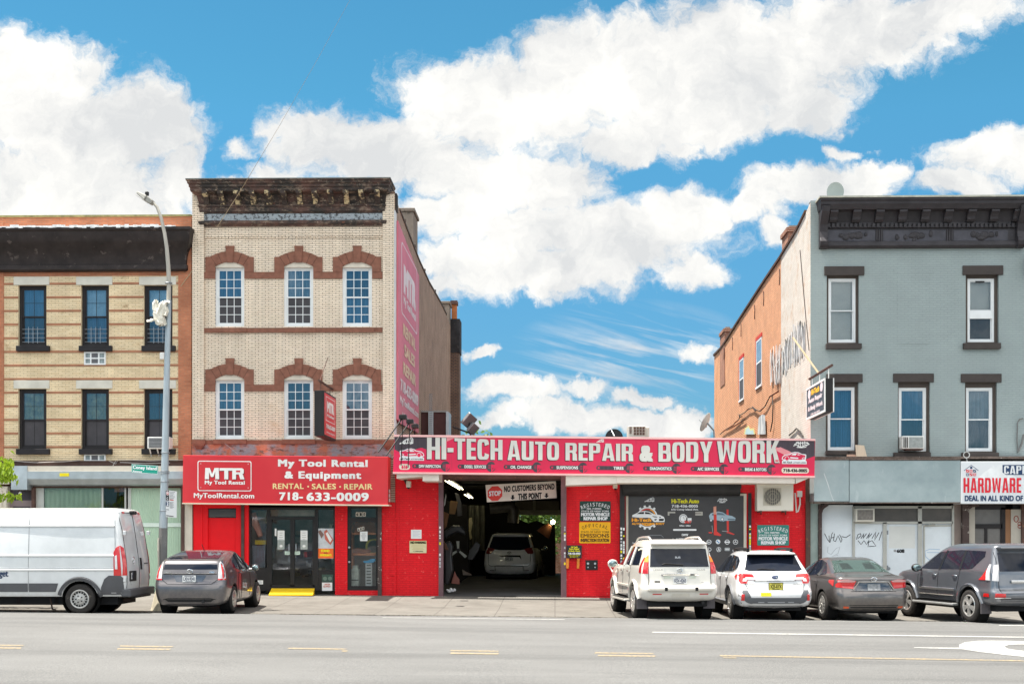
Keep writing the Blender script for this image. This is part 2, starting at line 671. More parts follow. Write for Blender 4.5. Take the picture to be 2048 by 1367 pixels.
class Art:
 """flat lettering and painted shapes lying on a surface given by P(x, y, distance proud of it)"""
 STEP = .003

 def __init__(s, parent, P):
  s.parent, s.P, s.sets = parent, P, {}

 def mb(s, name, mat):
  k = s.sets.setdefault(name, (MB(), []))
  if mat not in k[1]:
   k[1].append(mat)
  return k[0], k[1].index(mat)

 def poly(s, pts, mat, lay=1, name='artwork'):
  mb, i = s.mb(name, mat)
  mb.add([s.P(x, y, lay * s.STEP) for x, y in pts], [list(range(len(pts)))], i)

 def rect(s, x0, y0, x1, y1, mat, lay=1, name='artwork', dy=0.0):
  s.poly([(x0, y0), (x1, y0 + dy), (x1, y1 + dy), (x0, y1)], mat, lay, name)

 def rrect(s, x0, y0, x1, y1, r, mat, lay=1, name='artwork', dy=0.0):
  p = []
  for cx, cy, a0 in ((x1 - r, y0 + r, -90), (x1 - r, y1 - r, 0), (x0 + r, y1 - r, 90), (x0 + r, y0 + r, 180)):
   for k in range(5):
    a = R(a0 + k * 22.5)
    x, y = cx + r * math.cos(a), cy + r * math.sin(a)
    p.append((x, y + dy * (x - x0) / (x1 - x0)))
  s.poly(p, mat, lay, name)

 def disc(s, cx, cy, rx, ry, mat, lay=1, name='artwork', a0=0, a1=360, n=24):
  full = abs(a1 - a0) >= 360
  k = n if full else n + 1
  s.poly([(cx + rx * math.cos(R(a0 + (a1 - a0) * i / n)), cy + ry * math.sin(R(a0 + (a1 - a0) * i / n))) for i in range(k)], mat, lay, name)

 def ribbon(s, pts, w, mat, lay=1, name='artwork'):
  mb, mi = s.mb(name, mat)
  n = len(pts)
  L, Rr = [], []
  for i, (x, y) in enumerate(pts):
   ax, ay = pts[max(i - 1, 0)]
   bx, by = pts[min(i + 1, n - 1)]
   dx, dy = bx - ax, by - ay
   d = math.hypot(dx, dy) or 1
   L.append((x - dy / d * w / 2, y + dx / d * w / 2))
   Rr.append((x + dy / d * w / 2, y - dx / d * w / 2))
  for i in range(n - 1):
   mb.add([s.P(x, y, lay * s.STEP) for x, y in (L[i], L[i + 1], Rr[i + 1], Rr[i])], [[0, 1, 2, 3]], mi)

 def ring(s, cx, cy, rx, ry, w, mat, lay=1, a0=0, a1=360, n=24):
  s.ribbon([(cx + rx * math.cos(R(a0 + (a1 - a0) * i / n)), cy + ry * math.sin(R(a0 + (a1 - a0) * i / n))) for i in range(n + 1)], w, mat, lay)

 def text(s, t, box, mat, bold=0.0, lay=2, sp=1.0, shear=0.0, vb=None, name='lettering'):
  """box = (left, top, bottom, right[, top at right, bottom at right]) in the surface's coordinates"""
  xl, yt, yb, xr = box[:4]
  yt2, yb2 = (box[4], box[5]) if len(box) > 4 else (yt, yb)
  vs, fs = glyphs(t, sp, shear)
  if not vs:
   return
  vb = bold * .6 if vb is None else vb
  sh = [(0, 0)]
  if bold:
   sh = [(-bold, -vb), (bold, -vb), (-bold, vb), (bold, vb), (0, 0)]
   if bold > .05:
    sh += [(-bold * .4, vb), (bold * .4, -vb), (-bold * .5, 0), (bold * .5, 0)]
  x0 = min(v[0] for v in vs) - bold
  x1 = max(v[0] for v in vs) + bold
  y0 = min(v[1] for v in vs) - vb
  y1 = max(v[1] for v in vs) + vb
  mb, mi = s.mb(name, mat)
  for k, (dx, dy) in enumerate(sh):
   pts = []
   for (x, y) in vs:
    u = (x + dx - x0) / (x1 - x0)
    v = (y + dy - y0) / (y1 - y0)
    px = xl + u * (xr - xl)
    t_, b_ = yt + u * (yt2 - yt), yb + u * (yb2 - yb)
    pts.append(s.P(px, b_ + v * (t_ - b_), lay * s.STEP + k * .0003))
   mb.add(pts, fs, mi)

 def flush(s):
  s.done()
  s.sets = {}

 def block(s, t, box, mat, lay=2, gap=.07, name='lettering'):
  """heavy condensed capitals drawn from bars and bowls"""
  xl, yt, yb, xr = box[:4]
  yt2, yb2 = (box[4], box[5]) if len(box) > 4 else (yt, yb)
  gl = [block_glyph(c) for c in t]
  W = sum(w for w, _ in gl) + gap * (len(gl) - 1)
  mb, mi = s.mb(name, mat)
  x = 0
  for w, polys in gl:
   for k, q in enumerate(polys):
    pts = []
    for (a, b) in q:
     u = (x + a) / W
     t_, b_ = yt + u * (yt2 - yt), yb + u * (yb2 - yb)
     pts.append(s.P(xl + u * (xr - xl), b_ + b * (t_ - b_), lay * s.STEP + (k % 6) * .0003))
    mb.add(pts, [list(range(len(pts)))], mi)
   x += w + gap

 def done(s):
  for name, (mb, mats) in s.sets.items():
   if mb.v:
    mb.build(name, mats, s.parent, recalc=False)


def block_glyph(c):
 S_, H_ = .20, .15

 def rc(a, b, c_, d):
  return [(a, b), (c_, b), (c_, d), (a, d)]

 def ringseg(x0, y0, x1, y1, a0, a1, s=S_, h=H_, n=14, e=.45):
  cx, cy, rx, ry = (x0 + x1) / 2, (y0 + y1) / 2, (x1 - x0) / 2, (y1 - y0) / 2
  o = []
  for i in range(n):
   q = []
   for k in (i, i + 1):
    a = R(a0 + (a1 - a0) * k / n)
    ca, sa = math.cos(a), math.sin(a)
    u = (abs(ca) ** e) * (1 if ca >= 0 else -1)
    v = (abs(sa) ** e) * (1 if sa >= 0 else -1)
    q.append(((cx + rx * u, cy + ry * v), (cx + (rx - s) * u, cy + (ry - h) * v)))
   o.append([q[0][0], q[1][0], q[1][1], q[0][1]])
  return o
 w = .56
 if c == 'H':
  return w, [rc(0, 0, S_, 1), rc(w - S_, 0, w, 1), rc(S_, .42, w - S_, .58)]
 if c == 'I':
  return S_, [rc(0, 0, S_, 1)]
 if c == 'T':
  return .50, [rc(0, .85, .50, 1), rc(.15, 0, .35, .85)]
 if c == 'E':
  return .43, [rc(0, 0, S_, 1), rc(S_, .85, .43, 1), rc(S_, .43, .41, .57), rc(S_, 0, .43, .15)]
 if c == 'A':
  return .60, [[(0, 0), (.19, 0), (.30, .80), (.30, 1), (.17, 1)], [(.60, 0), (.41, 0), (.30, .80), (.30, 1), (.43, 1)], rc(.17, .17, .43, .31)]
 if c == 'U':
  return w, [rc(0, .25, S_, 1), rc(w - S_, .25, w, 1)] + ringseg(0, 0, w, .5, 180, 360)
 if c == 'O':
  return w, ringseg(0, 0, w, 1, 0, 360, n=28)
 if c == 'C':
  return .54, ringseg(0, 0, .54, 1, 12, 348, n=26)
 if c == 'D':
  return w, [rc(0, 0, S_, 1), rc(S_, .85, .30, 1), rc(S_, 0, .30, .15)] + ringseg(.02, 0, w, 1, -90, 90)
 if c in 'BPR':
  p = [rc(0, 0, S_, 1), rc(S_, .86, .30, 1)] + ringseg(.02, .44, .54, 1, -90, 90, S_ * .95, .14)
  p.append(rc(S_, .44, .30, .58))
  if c == 'B':
   p += [rc(S_, 0, .30, .14)] + ringseg(.02, 0, .57, .56, -90, 90, S_, .14)
  if c == 'R':
   p += [[(.34, 0), (.56, 0), (.54, .36), (.44, .52), (.30, .48), (.34, .38)]]
  return .56, p
 if c == 'Y':
  return .58, [rc(.19, 0, .39, .45), [(0, 1), (.20, 1), (.34, .45), (.19, .40)], [(.58, 1), (.38, 1), (.24, .45), (.39, .40)]]
 if c == 'W':
  return .86, [[(0, 1), (.19, 1), (.29, .25), (.29, 0), (.13, 0)], [(.34, 1), (.43, 1), (.43, .62), (.29, 0), (.29, .25)], [(.43, 1), (.52, 1), (.57, .25), (.57, 0), (.43, .62)], [(.86, 1), (.67, 1), (.57, .25), (.57, 0), (.73, 0)]]
 if c == 'K':
  return .58, [rc(0, 0, S_, 1), [(S_, .36), (S_, .62), (.36, 1), (.56, 1), (.33, .52)], [(.26, .50), (.40, .64), (.58, 0), (.36, 0)]]
 if c == 'L':
  return .42, [rc(0, 0, S_, 1), rc(S_, 0, .42, .15)]
 if c == 'N':
  return w, [rc(0, 0, S_ * .85, 1), rc(w - S_ * .85, 0, w, 1), [(0, 1), (.17, 1), (w, 0), (w - .17, 0)]]
 if c == 'F':
  return .42, [rc(0, 0, S_, 1), rc(S_, .85, .42, 1), rc(S_, .43, .39, .57)]
 if c == 'S':
  return .5, ringseg(0, .44, .5, 1, 20, 250, S_ * .95, .14) + ringseg(0, 0, .5, .57, -160, 70, S_ * .95, .14)
 if c == 'M':
  return .72, [rc(0, 0, .17, 1), rc(.55, 0, .72, 1), [(.0, 1), (.2, 1), (.36, .35), (.36, 0), (.29, 0)], [(.72, 1), (.52, 1), (.36, .35), (.36, 0), (.43, 0)]]
 return .2, []


def wall_holes(mb, x0, x1, z0, z1, Y, holes, depth=.3, m=0, mr=0):
 xs = sorted({x0, x1} | {h[i] for h in holes for i in (0, 1) if x0 < h[i] < x1})
 zs = sorted({z0, z1} | {h[i] for h in holes for i in (2, 3) if z0 < h[i] < z1})
 for i in range(len(xs) - 1):
  for j in range(len(zs) - 1):
   cx, cz = (xs[i] + xs[i + 1]) / 2, (zs[j] + zs[j + 1]) / 2
   if any(h[0] < cx < h[1] and h[2] < cz < h[3] for h in holes):
    continue
   mb.quad((xs[i], Y, zs[j]), (xs[i + 1], Y, zs[j]), (xs[i + 1], Y, zs[j + 1]), (xs[i], Y, zs[j + 1]), m)
 for (a, b, c, d) in holes:
  q = [(a, c), (b, c), (b, d), (a, d)]
  for k in range(4):
   (xa, za), (xb, zb) = q[k], q[(k + 1) % 4]
   mb.quad((xa, Y, za), (xb, Y, zb), (xb, Y + depth, zb), (xa, Y + depth, za), mr)


def prect(a, b, c, d, Y):
 px = (a + c) / 2
 return (PX(a, Y), PX(c, Y), PZ(d, Y, px), PZ(b, Y, px))

# ------------------------------------------------------------ ground, road, pavement
YF = 39.4            # building line
YK = 32.5            # kerb line


def gz(x, y):
 t = -0.0095 * x
 if y <= YK:
  return t + (.075 + .014 * min(31.4 - y, 9.0) if y <= 31.4 else .075 * (32.2 - y) / .8 if y < 32.2 else 0)
 if y < 35.5:
  return t + .02 + .03 * (y - YK) / 3.0
 return t + .05 + .145 * min(y - 35.5, YF - 35.5) / (YF - 35.5)


def GR(px, py, off=0.0):                       # point of the ground seen at a photo pixel
 d = ray(px, py)
 y = 25.0
 for _ in range(40):
  z = gz(d.x / d.y * y, y) + off
  y = (z - ZC) / (d.z / d.y)
 return Vector((d.x / d.y * y, y, gz(d.x / d.y * y, y) + off))


def sheet(mb, xs, ys, zf):
 n = len(mb.v)
 mb.add([(x, y, zf(x, y)) for y in ys for x in xs],
     [[j * len(xs) + i, j * len(xs) + i + 1, (j + 1) * len(xs) + i + 1, (j + 1) * len(xs) + i]
   for j in range(len(ys) - 1) for i in range(len(xs) - 1)])


def asphalt():
 m, nt, b = new_mat('asphalt')
 p = pos_vec(nt)
 b.inputs['Roughness'].default_value = .9
 speck = nz(nt, p, 55, 3, .7)
 big = nz(nt, p, .55, 5, .6, (.35, 1.0, 1))
 trk = nz(nt, p, 1.0, 6, .6, (.06, .8, 1))
 c = mix(nt, rng(nt, big, .3, .7), (.104, .103, .100), (.146, .145, .141))
 c = mix(nt, rng(nt, speck, .28, .75), (.55, .55, .55), (1.45, 1.44, 1.42), 'MIX') if False else mix(nt, 1.0, c, mix(nt, rng(nt, speck, .3, .72), (.42, .42, .42), (1.58, 1.57, 1.55)), 'MULTIPLY')
 c = mix(nt, rng(nt, trk, .50, .66, 0, .5), c, (.070, .069, .067))
 st = nz(nt, p, 130, 2, .8)
 c = mix(nt, rng(nt, st, .66, .7, 0, .8), c, (.42, .41, .40))
 v = nt.nodes.new('ShaderNodeTexVoronoi')
 v.feature = 'DISTANCE_TO_EDGE'
 v.inputs['Scale'].default_value = .22
 w = nt.nodes.new('ShaderNodeVectorMath')
 w.operation = 'ADD'
 nt.links.new(p, w.inputs[0])
 nn = nt.nodes.new('ShaderNodeTexNoise')
 nn.inputs['Scale'].default_value = 1.2
 nn.inputs['Detail'].default_value = 6
 nt.links.new(p, nn.inputs['Vector'])
 nt.links.new(nn.outputs['Color'], w.inputs[1])
 nt.links.new(w.outputs[0], v.inputs['Vector'])
 c = mix(nt, rng(nt, v.outputs['Distance'], .0, .004, .22, 0), c, (.06, .06, .06))
 nt.links.new(c, b.inputs['Base Color'])
 bump_to(nt, b, speck, .006)
 return m


def concrete():
 m, nt, b = new_mat('pavement_concrete')
 p = pos_vec(nt)
 b.inputs['Roughness'].default_value = .9
 big = nz(nt, p, .8, 6, .65)
 fine_ = nz(nt, p, 30, 4, .7)
 c = mix(nt, rng(nt, big, .3, .7), (.105, .096, .083), (.165, .153, .134))
 c = mix(nt, 1.0, c, mix(nt, rng(nt, fine_, .3, .7), (.85, .85, .85), (1.15, 1.15, 1.15)), 'MULTIPLY')
 sp = nz(nt, p, 2.2, 7, .72)
 c = mix(nt, rng(nt, sp, .54, .70, 0, .75), c, (.085, .076, .064))
 t = nt.nodes.new('ShaderNodeTexBrick')
 t.offset = .0
 t.inputs['Scale'].default_value = 1
 t.inputs['Brick Width'].default_value = 1.52
 t.inputs['Row Height'].default_value = 1.72
 t.inputs['Mortar Size'].default_value = .012
 nt.links.new(p, t.inputs['Vector'])
 c = mix(nt, t.outputs['Fac'], c, (.075, .067, .058))
 nt.links.new(c, b.inputs['Base Color'])
 bump_to(nt, b, fine_, .004)
 return m


MB_ = MB()
MB_.quad((-900, -300, -1.0), (900, -300, -1.0), (900, 1500, -1.0), (-900, 1500, -1.0))
struct(MB_.build('ground', M('distant_ground', (.16, .15, .13), .95)))

mb = MB()
xs = [-120 + 4 * i for i in range(61)]
sheet(mb, xs, [-60, -20, 10, 18, 22, 23.5, 26, 29, 31.4, 31.8, 32.2, YK], gz)
road = struct(mb.build('road', asphalt(), recalc=False))
mb = MB()
sheet(mb, xs, [YK, YK + .02, YK + .18, 34, 35.5, 37, 38.5, YF + .6], lambda x, y: gz(x, y) if y > YK + .01 else gz(x, y) - .02)
for i in range(len(xs) - 1):
 pass
pavement = struct(mb.build('pavement', concrete(), recalc=False))
# concrete gutter strip along the kerb
mb = MB()
sheet(mb, xs, [32.22, YK - .004], lambda x, y: gz(x, y) + .004)
struct(mb.build('gutter', M('gutter_concrete', (.24, .23, .205), .9, wear=(.10, .09, .08), ws=3, wt=.55, bump=.004), road, recalc=False))

# leaf litter and grit swept against the kerb
rnd = random.Random(2)
mb = MB()
for (pa, pb, n) in ((560, 835, 240), (20, 300, 160), (835, 1240, 120), (1240, 2040, 200)):
 for k in range(n):
  px = rnd.uniform(pa, pb)
  y = YK - abs(rnd.gauss(0, .05)) - .01
  x = PX(px, y)
  a, r_ = rnd.uniform(0, 6.28), rnd.uniform(.015, .06)
  z = gz(x, y) + .008
  mb.add([(x + r_ * math.cos(a + b) * (1.6 if b % 3 else 1), y + r_ * .5 * math.sin(a + b), z + rnd.uniform(0, .02)) for b in (0, 1.4, 2.9, 4.4)], [[0, 1, 2, 3]])
lit = mb.build1('kerb_litter', M('dark_leaf_litter', (.055, .045, .033), .9, var=.4, vs=20), None, recalc=False)
lit['kind'] = 'stuff'
lit['label'] = 'dark leaf litter and grit lying along the kerb'


def marking(name, pts, mat):
 mb = MB()
 mb.add([GR(x, y, .005) for x, y in pts], [list(range(len(pts)))])
 return mb.build(name, mat, road, recalc=False)


yel = M('road_paint_yellow', (.31, .24, .135), .85, var=.15, wear=(.17, .155, .135), ws=24, wt=.46)
wht = M('road_paint_white', (.36, .355, .34), .85, var=.12, wear=(.18, .178, .17), ws=24, wt=.52)
for a, b, y0 in ((-60, 52, 1289.5), (241, 351, 1292), (577, 697, 1296.5), (902, 1002, 1301), (1191, 1312, 1305.5)):
 s = (1305.5 - 1289.5) / 1250
 for dy, h, sh in ((-2.6, 2.6, 0), (2.4, 3.0, -5)):
  if sh and a > 500:
   aa, bb = (a, b - 4) if a > 800 else (b - 12, b - 1)
  else:
   aa, bb = a + sh, b + sh - 4
  if a == 1191 and sh:
   aa, bb = a + 6, b
  marking('yellow_line', [(aa, y0 + dy), (bb, y0 + dy + s * (bb - aa)), (bb - 2, y0 + dy + h + s * (bb - aa)), (aa - 2, y0 + dy + h)], yel)
marking('yellow_line', [(1439, 1308.5), (2120, 1320), (2120, 1322.5), (1439, 1311.2)], yel)
marking('yellow_line', [(1446, 1313), (1473, 1313.5), (1473, 1315.2), (1446, 1314.6)], yel)
marking('white_line', [(1304, 1262), (2120, 1273), (2120, 1275), (1304, 1264)], wht)
marking('white_line', [(765, 1233.4), (1130, 1237.2), (1130, 1238.3), (765, 1234.3)], wht)
marking('white_line', [(1998, 1248.5), (2120, 1250), (2120, 1251.6), (1998, 1250)], wht)
marking('turn_arrow', [(1828, 1293.3), (1919, 1293.8), (1918, 1288), (1930, 1283), (1958, 1280), (2010, 1280), (2060, 1282), (2120, 1286), (2120, 1290), (2060, 1288), (2035, 1287.5), (2016, 1289), (2009, 1292),
        (2016, 1296), (2034, 1299), (2060, 1301), (2120, 1303), (2120, 1317), (2060, 1313.5), (2010, 1308.5), (1960, 1302.5), (1922, 1297), (1828, 1294.6)], wht)

# ------------------------------------------------------------ shared materials
black_metal = M('black_metal', (.018, .017, .017), .45, var=.2)
dark_frame = M('dark_window_frame', (.022, .019, .02), .5, var=.15)
white_frame = M('white_window_frame', (.74, .75, .75), .45, var=.05)
white_paint = M('white_paint', (.72, .71, .68), .6, var=.06, wear=(.4, .37, .33), ws=6, wt=.66)
cream_paint = M('cream_paint', (.62, .56, .47), .7, var=.08, wear=(.3, .26, .2), ws=5, wt=.66)
brownstone = M('brown_sandstone', (.225, .098, .066), .85, var=.22, vs=6, bump=.006, bs=40)
zinc = M('galvanised_steel', (.42, .46, .48), .42, metal=.55, var=.12)
steel_grey = M('grey_steel', (.22, .235, .25), .45, metal=.3, var=.12)
rusty = M('rusty_brown_metal', (.10, .055, .045), .7, var=.25, wear=(.22, .10, .05), ws=7, wt=.6)
dark_room = M('dark_interior', (.03, .028, .027), .9, var=.2)
curtain_dark = M('dark_curtain', (.050, .046, .050), .9, var=.3, vs=3, streak=(6, 1, .2))
sky_reflect_blue = M('blue_grey_sky_reflection', (.13, .23, .34), .9, var=.35, vs=3, streak=(6, 1, .25))  # sheet behind the panes, coloured like blue sky mirrored in the glass
curtain_grey = M('pale_grey_curtain', (.27, .32, .33), .9, var=.25, vs=3, streak=(6, 1, .25))
curtain_slate = M('slate_curtain', (.085, .10, .12), .9, var=.4, vs=3, streak=(6, 1, .25))
curtain_pale = M('pale_blue_blind', (.55, .68, .74), .9, var=.15)
tree_reflect_olive = M('olive_brown_tree_reflection', (.34, .28, .11), .9, var=.5, vs=5)  # backing sheet painted the olive of trees mirrored in the panes
shade_white = M('white_window_shade', (.78, .75, .70), .8, var=.06)
blue_cloth = M('bright_blue_curtain', (.10, .28, .46), .9, var=.3, vs=3, streak=(8, 1, .15))
pane = glass('window_glass', (.84, .88, .90), .05)
pane_strong = glass('mirror_like_window_glass', (.86, .9, .92), .085)
pane_screen = M('insect_screen', (.062, .058, .064), .7, var=.15)
pane_soft = glass('shop_glass', (.86, .88, .88), .0)
paper = M('white_paper', (.72, .72, .70), .7, var=.03)
ink = M('black_lettering', (.012, .012, .014), .6, var=0)
white_vinyl = M('white_lettering', (.78, .77, .74), .5, var=.05, vs=1.5)
yellow_vinyl = M('yellow_lettering', (.82, .76, .02), .5, var=0)
gold_vinyl = M('pale_gold_lettering', (.78, .62, .30), .5, var=.05)


def sheet_cloth(mb, x0, x1, y, z0, z1, amp=.02, waves=5, n=24, m=0):
 for i in range(n):
  a, b = i / n, (i + 1) / n
  ya, yb = y + amp * math.sin(a * waves * 6.283), y + amp * math.sin(b * waves * 6.283)
  xa, xb = x0 + (x1 - x0) * a, x0 + (x1 - x0) * b
  mb.quad((xa, ya, z0), (xb, yb, z0), (xb, yb, z1), (xa, ya, z1), m)


def window(parent, x0, x1, z0, z1, y, fw, mat, gmat, cloth, grid=(0, 0), mid=.5, low=None, cover=1.0, bar=.018, open_low=0.0, wavy=True, lowmat=None):
 """double-hung window in world coordinates: frame and bars, panes, and a cloth, shade or reflection-coloured sheet behind"""
 zm = z0 + (z1 - z0) * mid
 mb = MB()
 mb.box(x0, x0 + fw, y, y + .09, z0, z1)
 mb.box(x1 - fw, x1, y, y + .09, z0, z1)
 mb.box(x0 + fw, x1 - fw, y + .002, y + .09, z1 - fw, z1)
 mb.box(x0 + fw, x1 - fw, y - .012, y + .09, z0, z0 + fw * 1.1)
 s = fw * .55
 zlo = z0 + fw * 1.1 + open_low
 for k, (a, b, yy) in enumerate(((zm - s / 2, z1 - fw, y + .022), (zlo, zm + s * .6, y + .05))):
  if open_low and k:
   b = b + open_low * .35
  xa, xb = x0 + fw, x1 - fw
  mb.box(xa, xa + s, yy, yy + .03, a, b)
  mb.box(xb - s, xb, yy, yy + .03, a, b)
  mb.box(xa + s, xb - s, yy + .001, yy + .03, a, a + s)
  mb.box(xa + s, xb - s, yy + .001, yy + .03, b - s, b)
  nx, nzb = grid if (k == 0 or low is None) else low
  for i in range(1, nx):
   xx = xa + s + (xb - xa - 2 * s) * i / nx
   mb.box(xx - bar / 2, xx + bar / 2, yy + .006, yy + .024, a + s, b - s)
  for j in range(1, nzb):
   zz = a + s + (b - a - 2 * s) * j / nzb
   mb.box(xa + s, xb - s, yy + .008, yy + .022, zz - bar / 2, zz + bar / 2)
 w = mb.build('window', mat, parent)
 g = MB()
 g.box(x0 + fw + s * .5, x1 - fw - s * .5, y + .033, y + .038, zm, z1 - fw - s * .5)
 g.box(x0 + fw + s * .5, x1 - fw - s * .5, y + .061, y + .066, zlo + s * .5, zm + s * .3, 1)
 g.build('pane', [gmat, lowmat or gmat], w)
 if isinstance(cloth, tuple):
  c1, c2 = cloth
 else:
  c1 = c2 = cloth
 zc = z1 - (z1 - z0) * cover
 c = MB()
 for (za, zb, mi) in ((zm, z1, 0), (z0, zm, 1)):
  if zc < zb:
   za2 = max(za, zc)
   sheet_cloth(c, x0, x1, y + .15, za2, zb, .02 if wavy else 0.0, 5, 20 if wavy else 1, mi)
 if zc > z0:
  c.quad((x0, y + .34, z0), (x1, y + .34, z0), (x1, y + .34, z1), (x0, y + .34, z1), 2)
 c.build('curtain_backing', [c1, c2, dark_room], w, smooth=60 if wavy else 0, recalc=False)  # curtains and shades; blue and olive sheets carry painted reflections
 return w


def cornice(mb, x0, x1, Yw, prof, zfun, back=.1, m=0, la=1.0, lb=1.0):
 """moulding run along the front with returned ends; prof = [(photo row, how far it stands out)]"""
 pts = [(zfun(py), p) for py, p in prof]
 rings = []
 for z, p in pts:
  rings.append([(x0 - p * la, Yw + back, z), (x0 - p * la, Yw - p, z), (x1 + p * lb, Yw - p, z), (x1 + p * lb, Yw + back, z)])
 vs = [v for r in rings for v in r]
 k = len(rings)
 fs = []
 for i in range(k - 1):
  for j in range(3):
   fs.append([i * 4 + j, i * 4 + j + 1, (i + 1) * 4 + j + 1, (i + 1) * 4 + j])
 fs.append([0, 1, 2, 3])
 fs.append([(k - 1) * 4 + j for j in (3, 2, 1, 0)])
 fs += [[i * 4 + 3, i * 4, (i + 1) * 4, (i + 1) * 4 + 3] for i in range(k - 1)]
 mb.add(vs, fs, m)

# ------------------------------------------------------------ tan brick building at the left
def left_building():
 Y = YF
 xL, xR = PX(-22, Y), PX(383.5, Y)
 ztop, zst, zb = PZ(434, Y, 200), PZ(921, Y, 200), gz(PX(190, Y), Y) - .2
 b = thing('brick_building', 'two storey flat over shop in tan brick with red brick stripes and a black cornice', 'building', ((xL + xR) / 2, Y, gz(xL, Y)))
 tan = brick('tan_brick', (.80, .65, .43), (.72, .56, .35), (.46, .35, .23), .215, .058, .006, var=.16, stain=(.30, .16, .07), st=.62, ss=2.2)
 red = brick('red_brick', (.50, .19, .10), (.42, .15, .08), (.36, .2, .13), .215, .062, .007, var=.2)
 stripe = M('red_brick_stripe', (.36, .165, .095), .85, var=.2)
 stone = M('limestone_lintel', (.58, .55, .48), .8, var=.1)
 ups = [(36.5, 93), (162, 218), (287.5, 345)]
 holes = [prect(a, 570, c, 692, Y) for a, c in ups] + [prect(a, 777, c, 898, Y) for a, c in ups]
 mb = MB()
 xa, xb = PX(8, Y), PX(357, Y)
 wall_holes(mb, xa, xb, zst, PZ(552, Y, 200), Y, holes, .26, 0, 0)
 mb.build('wall', tan, b, recalc=False)
 mb = MB()
 mb.box(xL, xa, Y - .03, Y + .2, zst, ztop)
 mb.box(xb, xR, Y - .03, Y + .2, zst, ztop)
 mb.box(xa, xb, Y - .005, Y + .2, PZ(552, Y, 200), ztop)
 mb.build('brick_pier', red, b)
 mb = MB()
 mb.box(xL + .01, xR - .01, Y + 1.2, Y + 16, zb, ztop - .3)
 mb.box(xL + .01, xL + .2, Y + .2, Y + 1.2, zb, ztop - .3)
 mb.box(xR - .2, xR - .01, Y + .2, Y + 1.2, zb, ztop - .3)
 mb.box(xL + .2, xR - .2, Y + .2, Y + 1.2, ztop - .5, ztop - .3)
 mb.build('side_wall', red, b)
 mb = MB()
 for k in range(13):
  py = 566.5 + 27.2 * k
  if py > 918:
   break
  cuts = [8] + [v for a, c in ups if (570 < py < 692 or 777 < py < 898) for v in (a, c)] + [357]
  for i in range(0, len(cuts), 2):
   mb.box(PX(cuts[i], Y), PX(cuts[i + 1], Y), Y - .016, Y + .01, PZ(py + 2.2, Y, 200), PZ(py - 1.8, Y, 200))
 mb.build('brick_stripe', stripe, b)
 for a, c in ((27, 98.5), (152, 224.5), (278, 352)):
  for y0, y1 in ((553, 569.5), (760, 776.5)):
   mb = MB()
   mb.fbox(a, y0, c, y1, Y - .03, Y + .05)
   mb.build('lintel', stone, b, bevel=.006)
 mb = MB()
 cornice(mb, PX(1, Y), PX(369, Y), Y, [(462, .55), (467, .55), (470, .5), (487, .46), (492, .40), (505, .24), (515, .17), (532, .14), (533, .2), (541, .2), (544, .1)],
   lambda py: PZ(py, Y, 200), la=.6, lb=.6)
 mb.build('cornice', M('black_tarred_cornice', (.028, .021, .020), .55, var=.4, vs=2.5, wear=(.085, .066, .06), ws=3, wt=.6), b, smooth=35)
 mb = MB()                                         # roofing felt and flashing
 x0, x1 = PX(-6, Y), PX(362, Y)
 n = 44
 for i in range(n):
  a, c = x0 + (x1 - x0) * i / n, x0 + (x1 - x0) * (i + 1) / n
  h = random.uniform(.02, .1)
  mb.box(a, c, Y - .57, Y + .0, PZ(462, Y, 200) + .002, PZ(462, Y, 200) + .012)
  mb.box(a, c, Y - .575, Y - .56, PZ(462, Y, 200) - random.uniform(0, .04), PZ(462, Y, 200) + random.uniform(.02, .07))
  mb.box(a, c, Y - .05, Y - .012, PZ(462, Y, 200) + .012, PZ(460, Y, 200) + h)
 mb.build('roof_flashing', M('silver_roof_flashing', (.75, .75, .74), .45, metal=.2, var=.3, vs=9), b)
 mb = MB()
 mb.box(xL, xR, Y - .06, Y + .09, ztop, ztop + .055)
 mb.build('parapet_coping', M('mossy_coping', (.24, .22, .10), .9, var=.4, vs=5), b)
 for i, (a, c) in enumerate(ups):
  for r in range(2):
   x0, x1, z0, z1 = prect(a, 570 if r == 0 else 777, c, 692 if r == 0 else 898, Y)
   cloth = [[(sky_reflect_blue, curtain_slate), (curtain_pale, sky_reflect_blue), (curtain_pale, curtain_slate)], [(tree_reflect_olive, curtain_dark), (tree_reflect_olive, curtain_dark), (curtain_dark, tree_reflect_olive)]][r][i]
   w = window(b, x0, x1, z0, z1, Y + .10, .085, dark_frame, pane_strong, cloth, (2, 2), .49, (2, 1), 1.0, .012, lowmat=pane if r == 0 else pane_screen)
   mb = MB()
   s = MB()
   s.fbox(a - 5, 690.5 if r == 0 else 897, c + 4.5, 701.5 if r == 0 else 908, Y - .13, Y + .1)
   s.build('sill', M('black_painted_sill', (.02, .018, .02), .55, var=.2), w, bevel=.01)
   if r == 0:                                # child guard bars
    for k in range(4):
     zz = z0 + .14 + .13 * k
     mb.tube([(x0 + .09, Y + .085, zz), (x1 - .09, Y + .085, zz)], .008, 5)
    for k in range(3):
     xx = x0 + .28 + .14 * k
     mb.tube([(xx, Y + .085, z0 + .1), (xx, Y + .085, z0 + .6)], .008, 5)
    mb.build('window_guard', M('grey_guard_bars', (.34, .36, .38), .5, metal=.5), w)
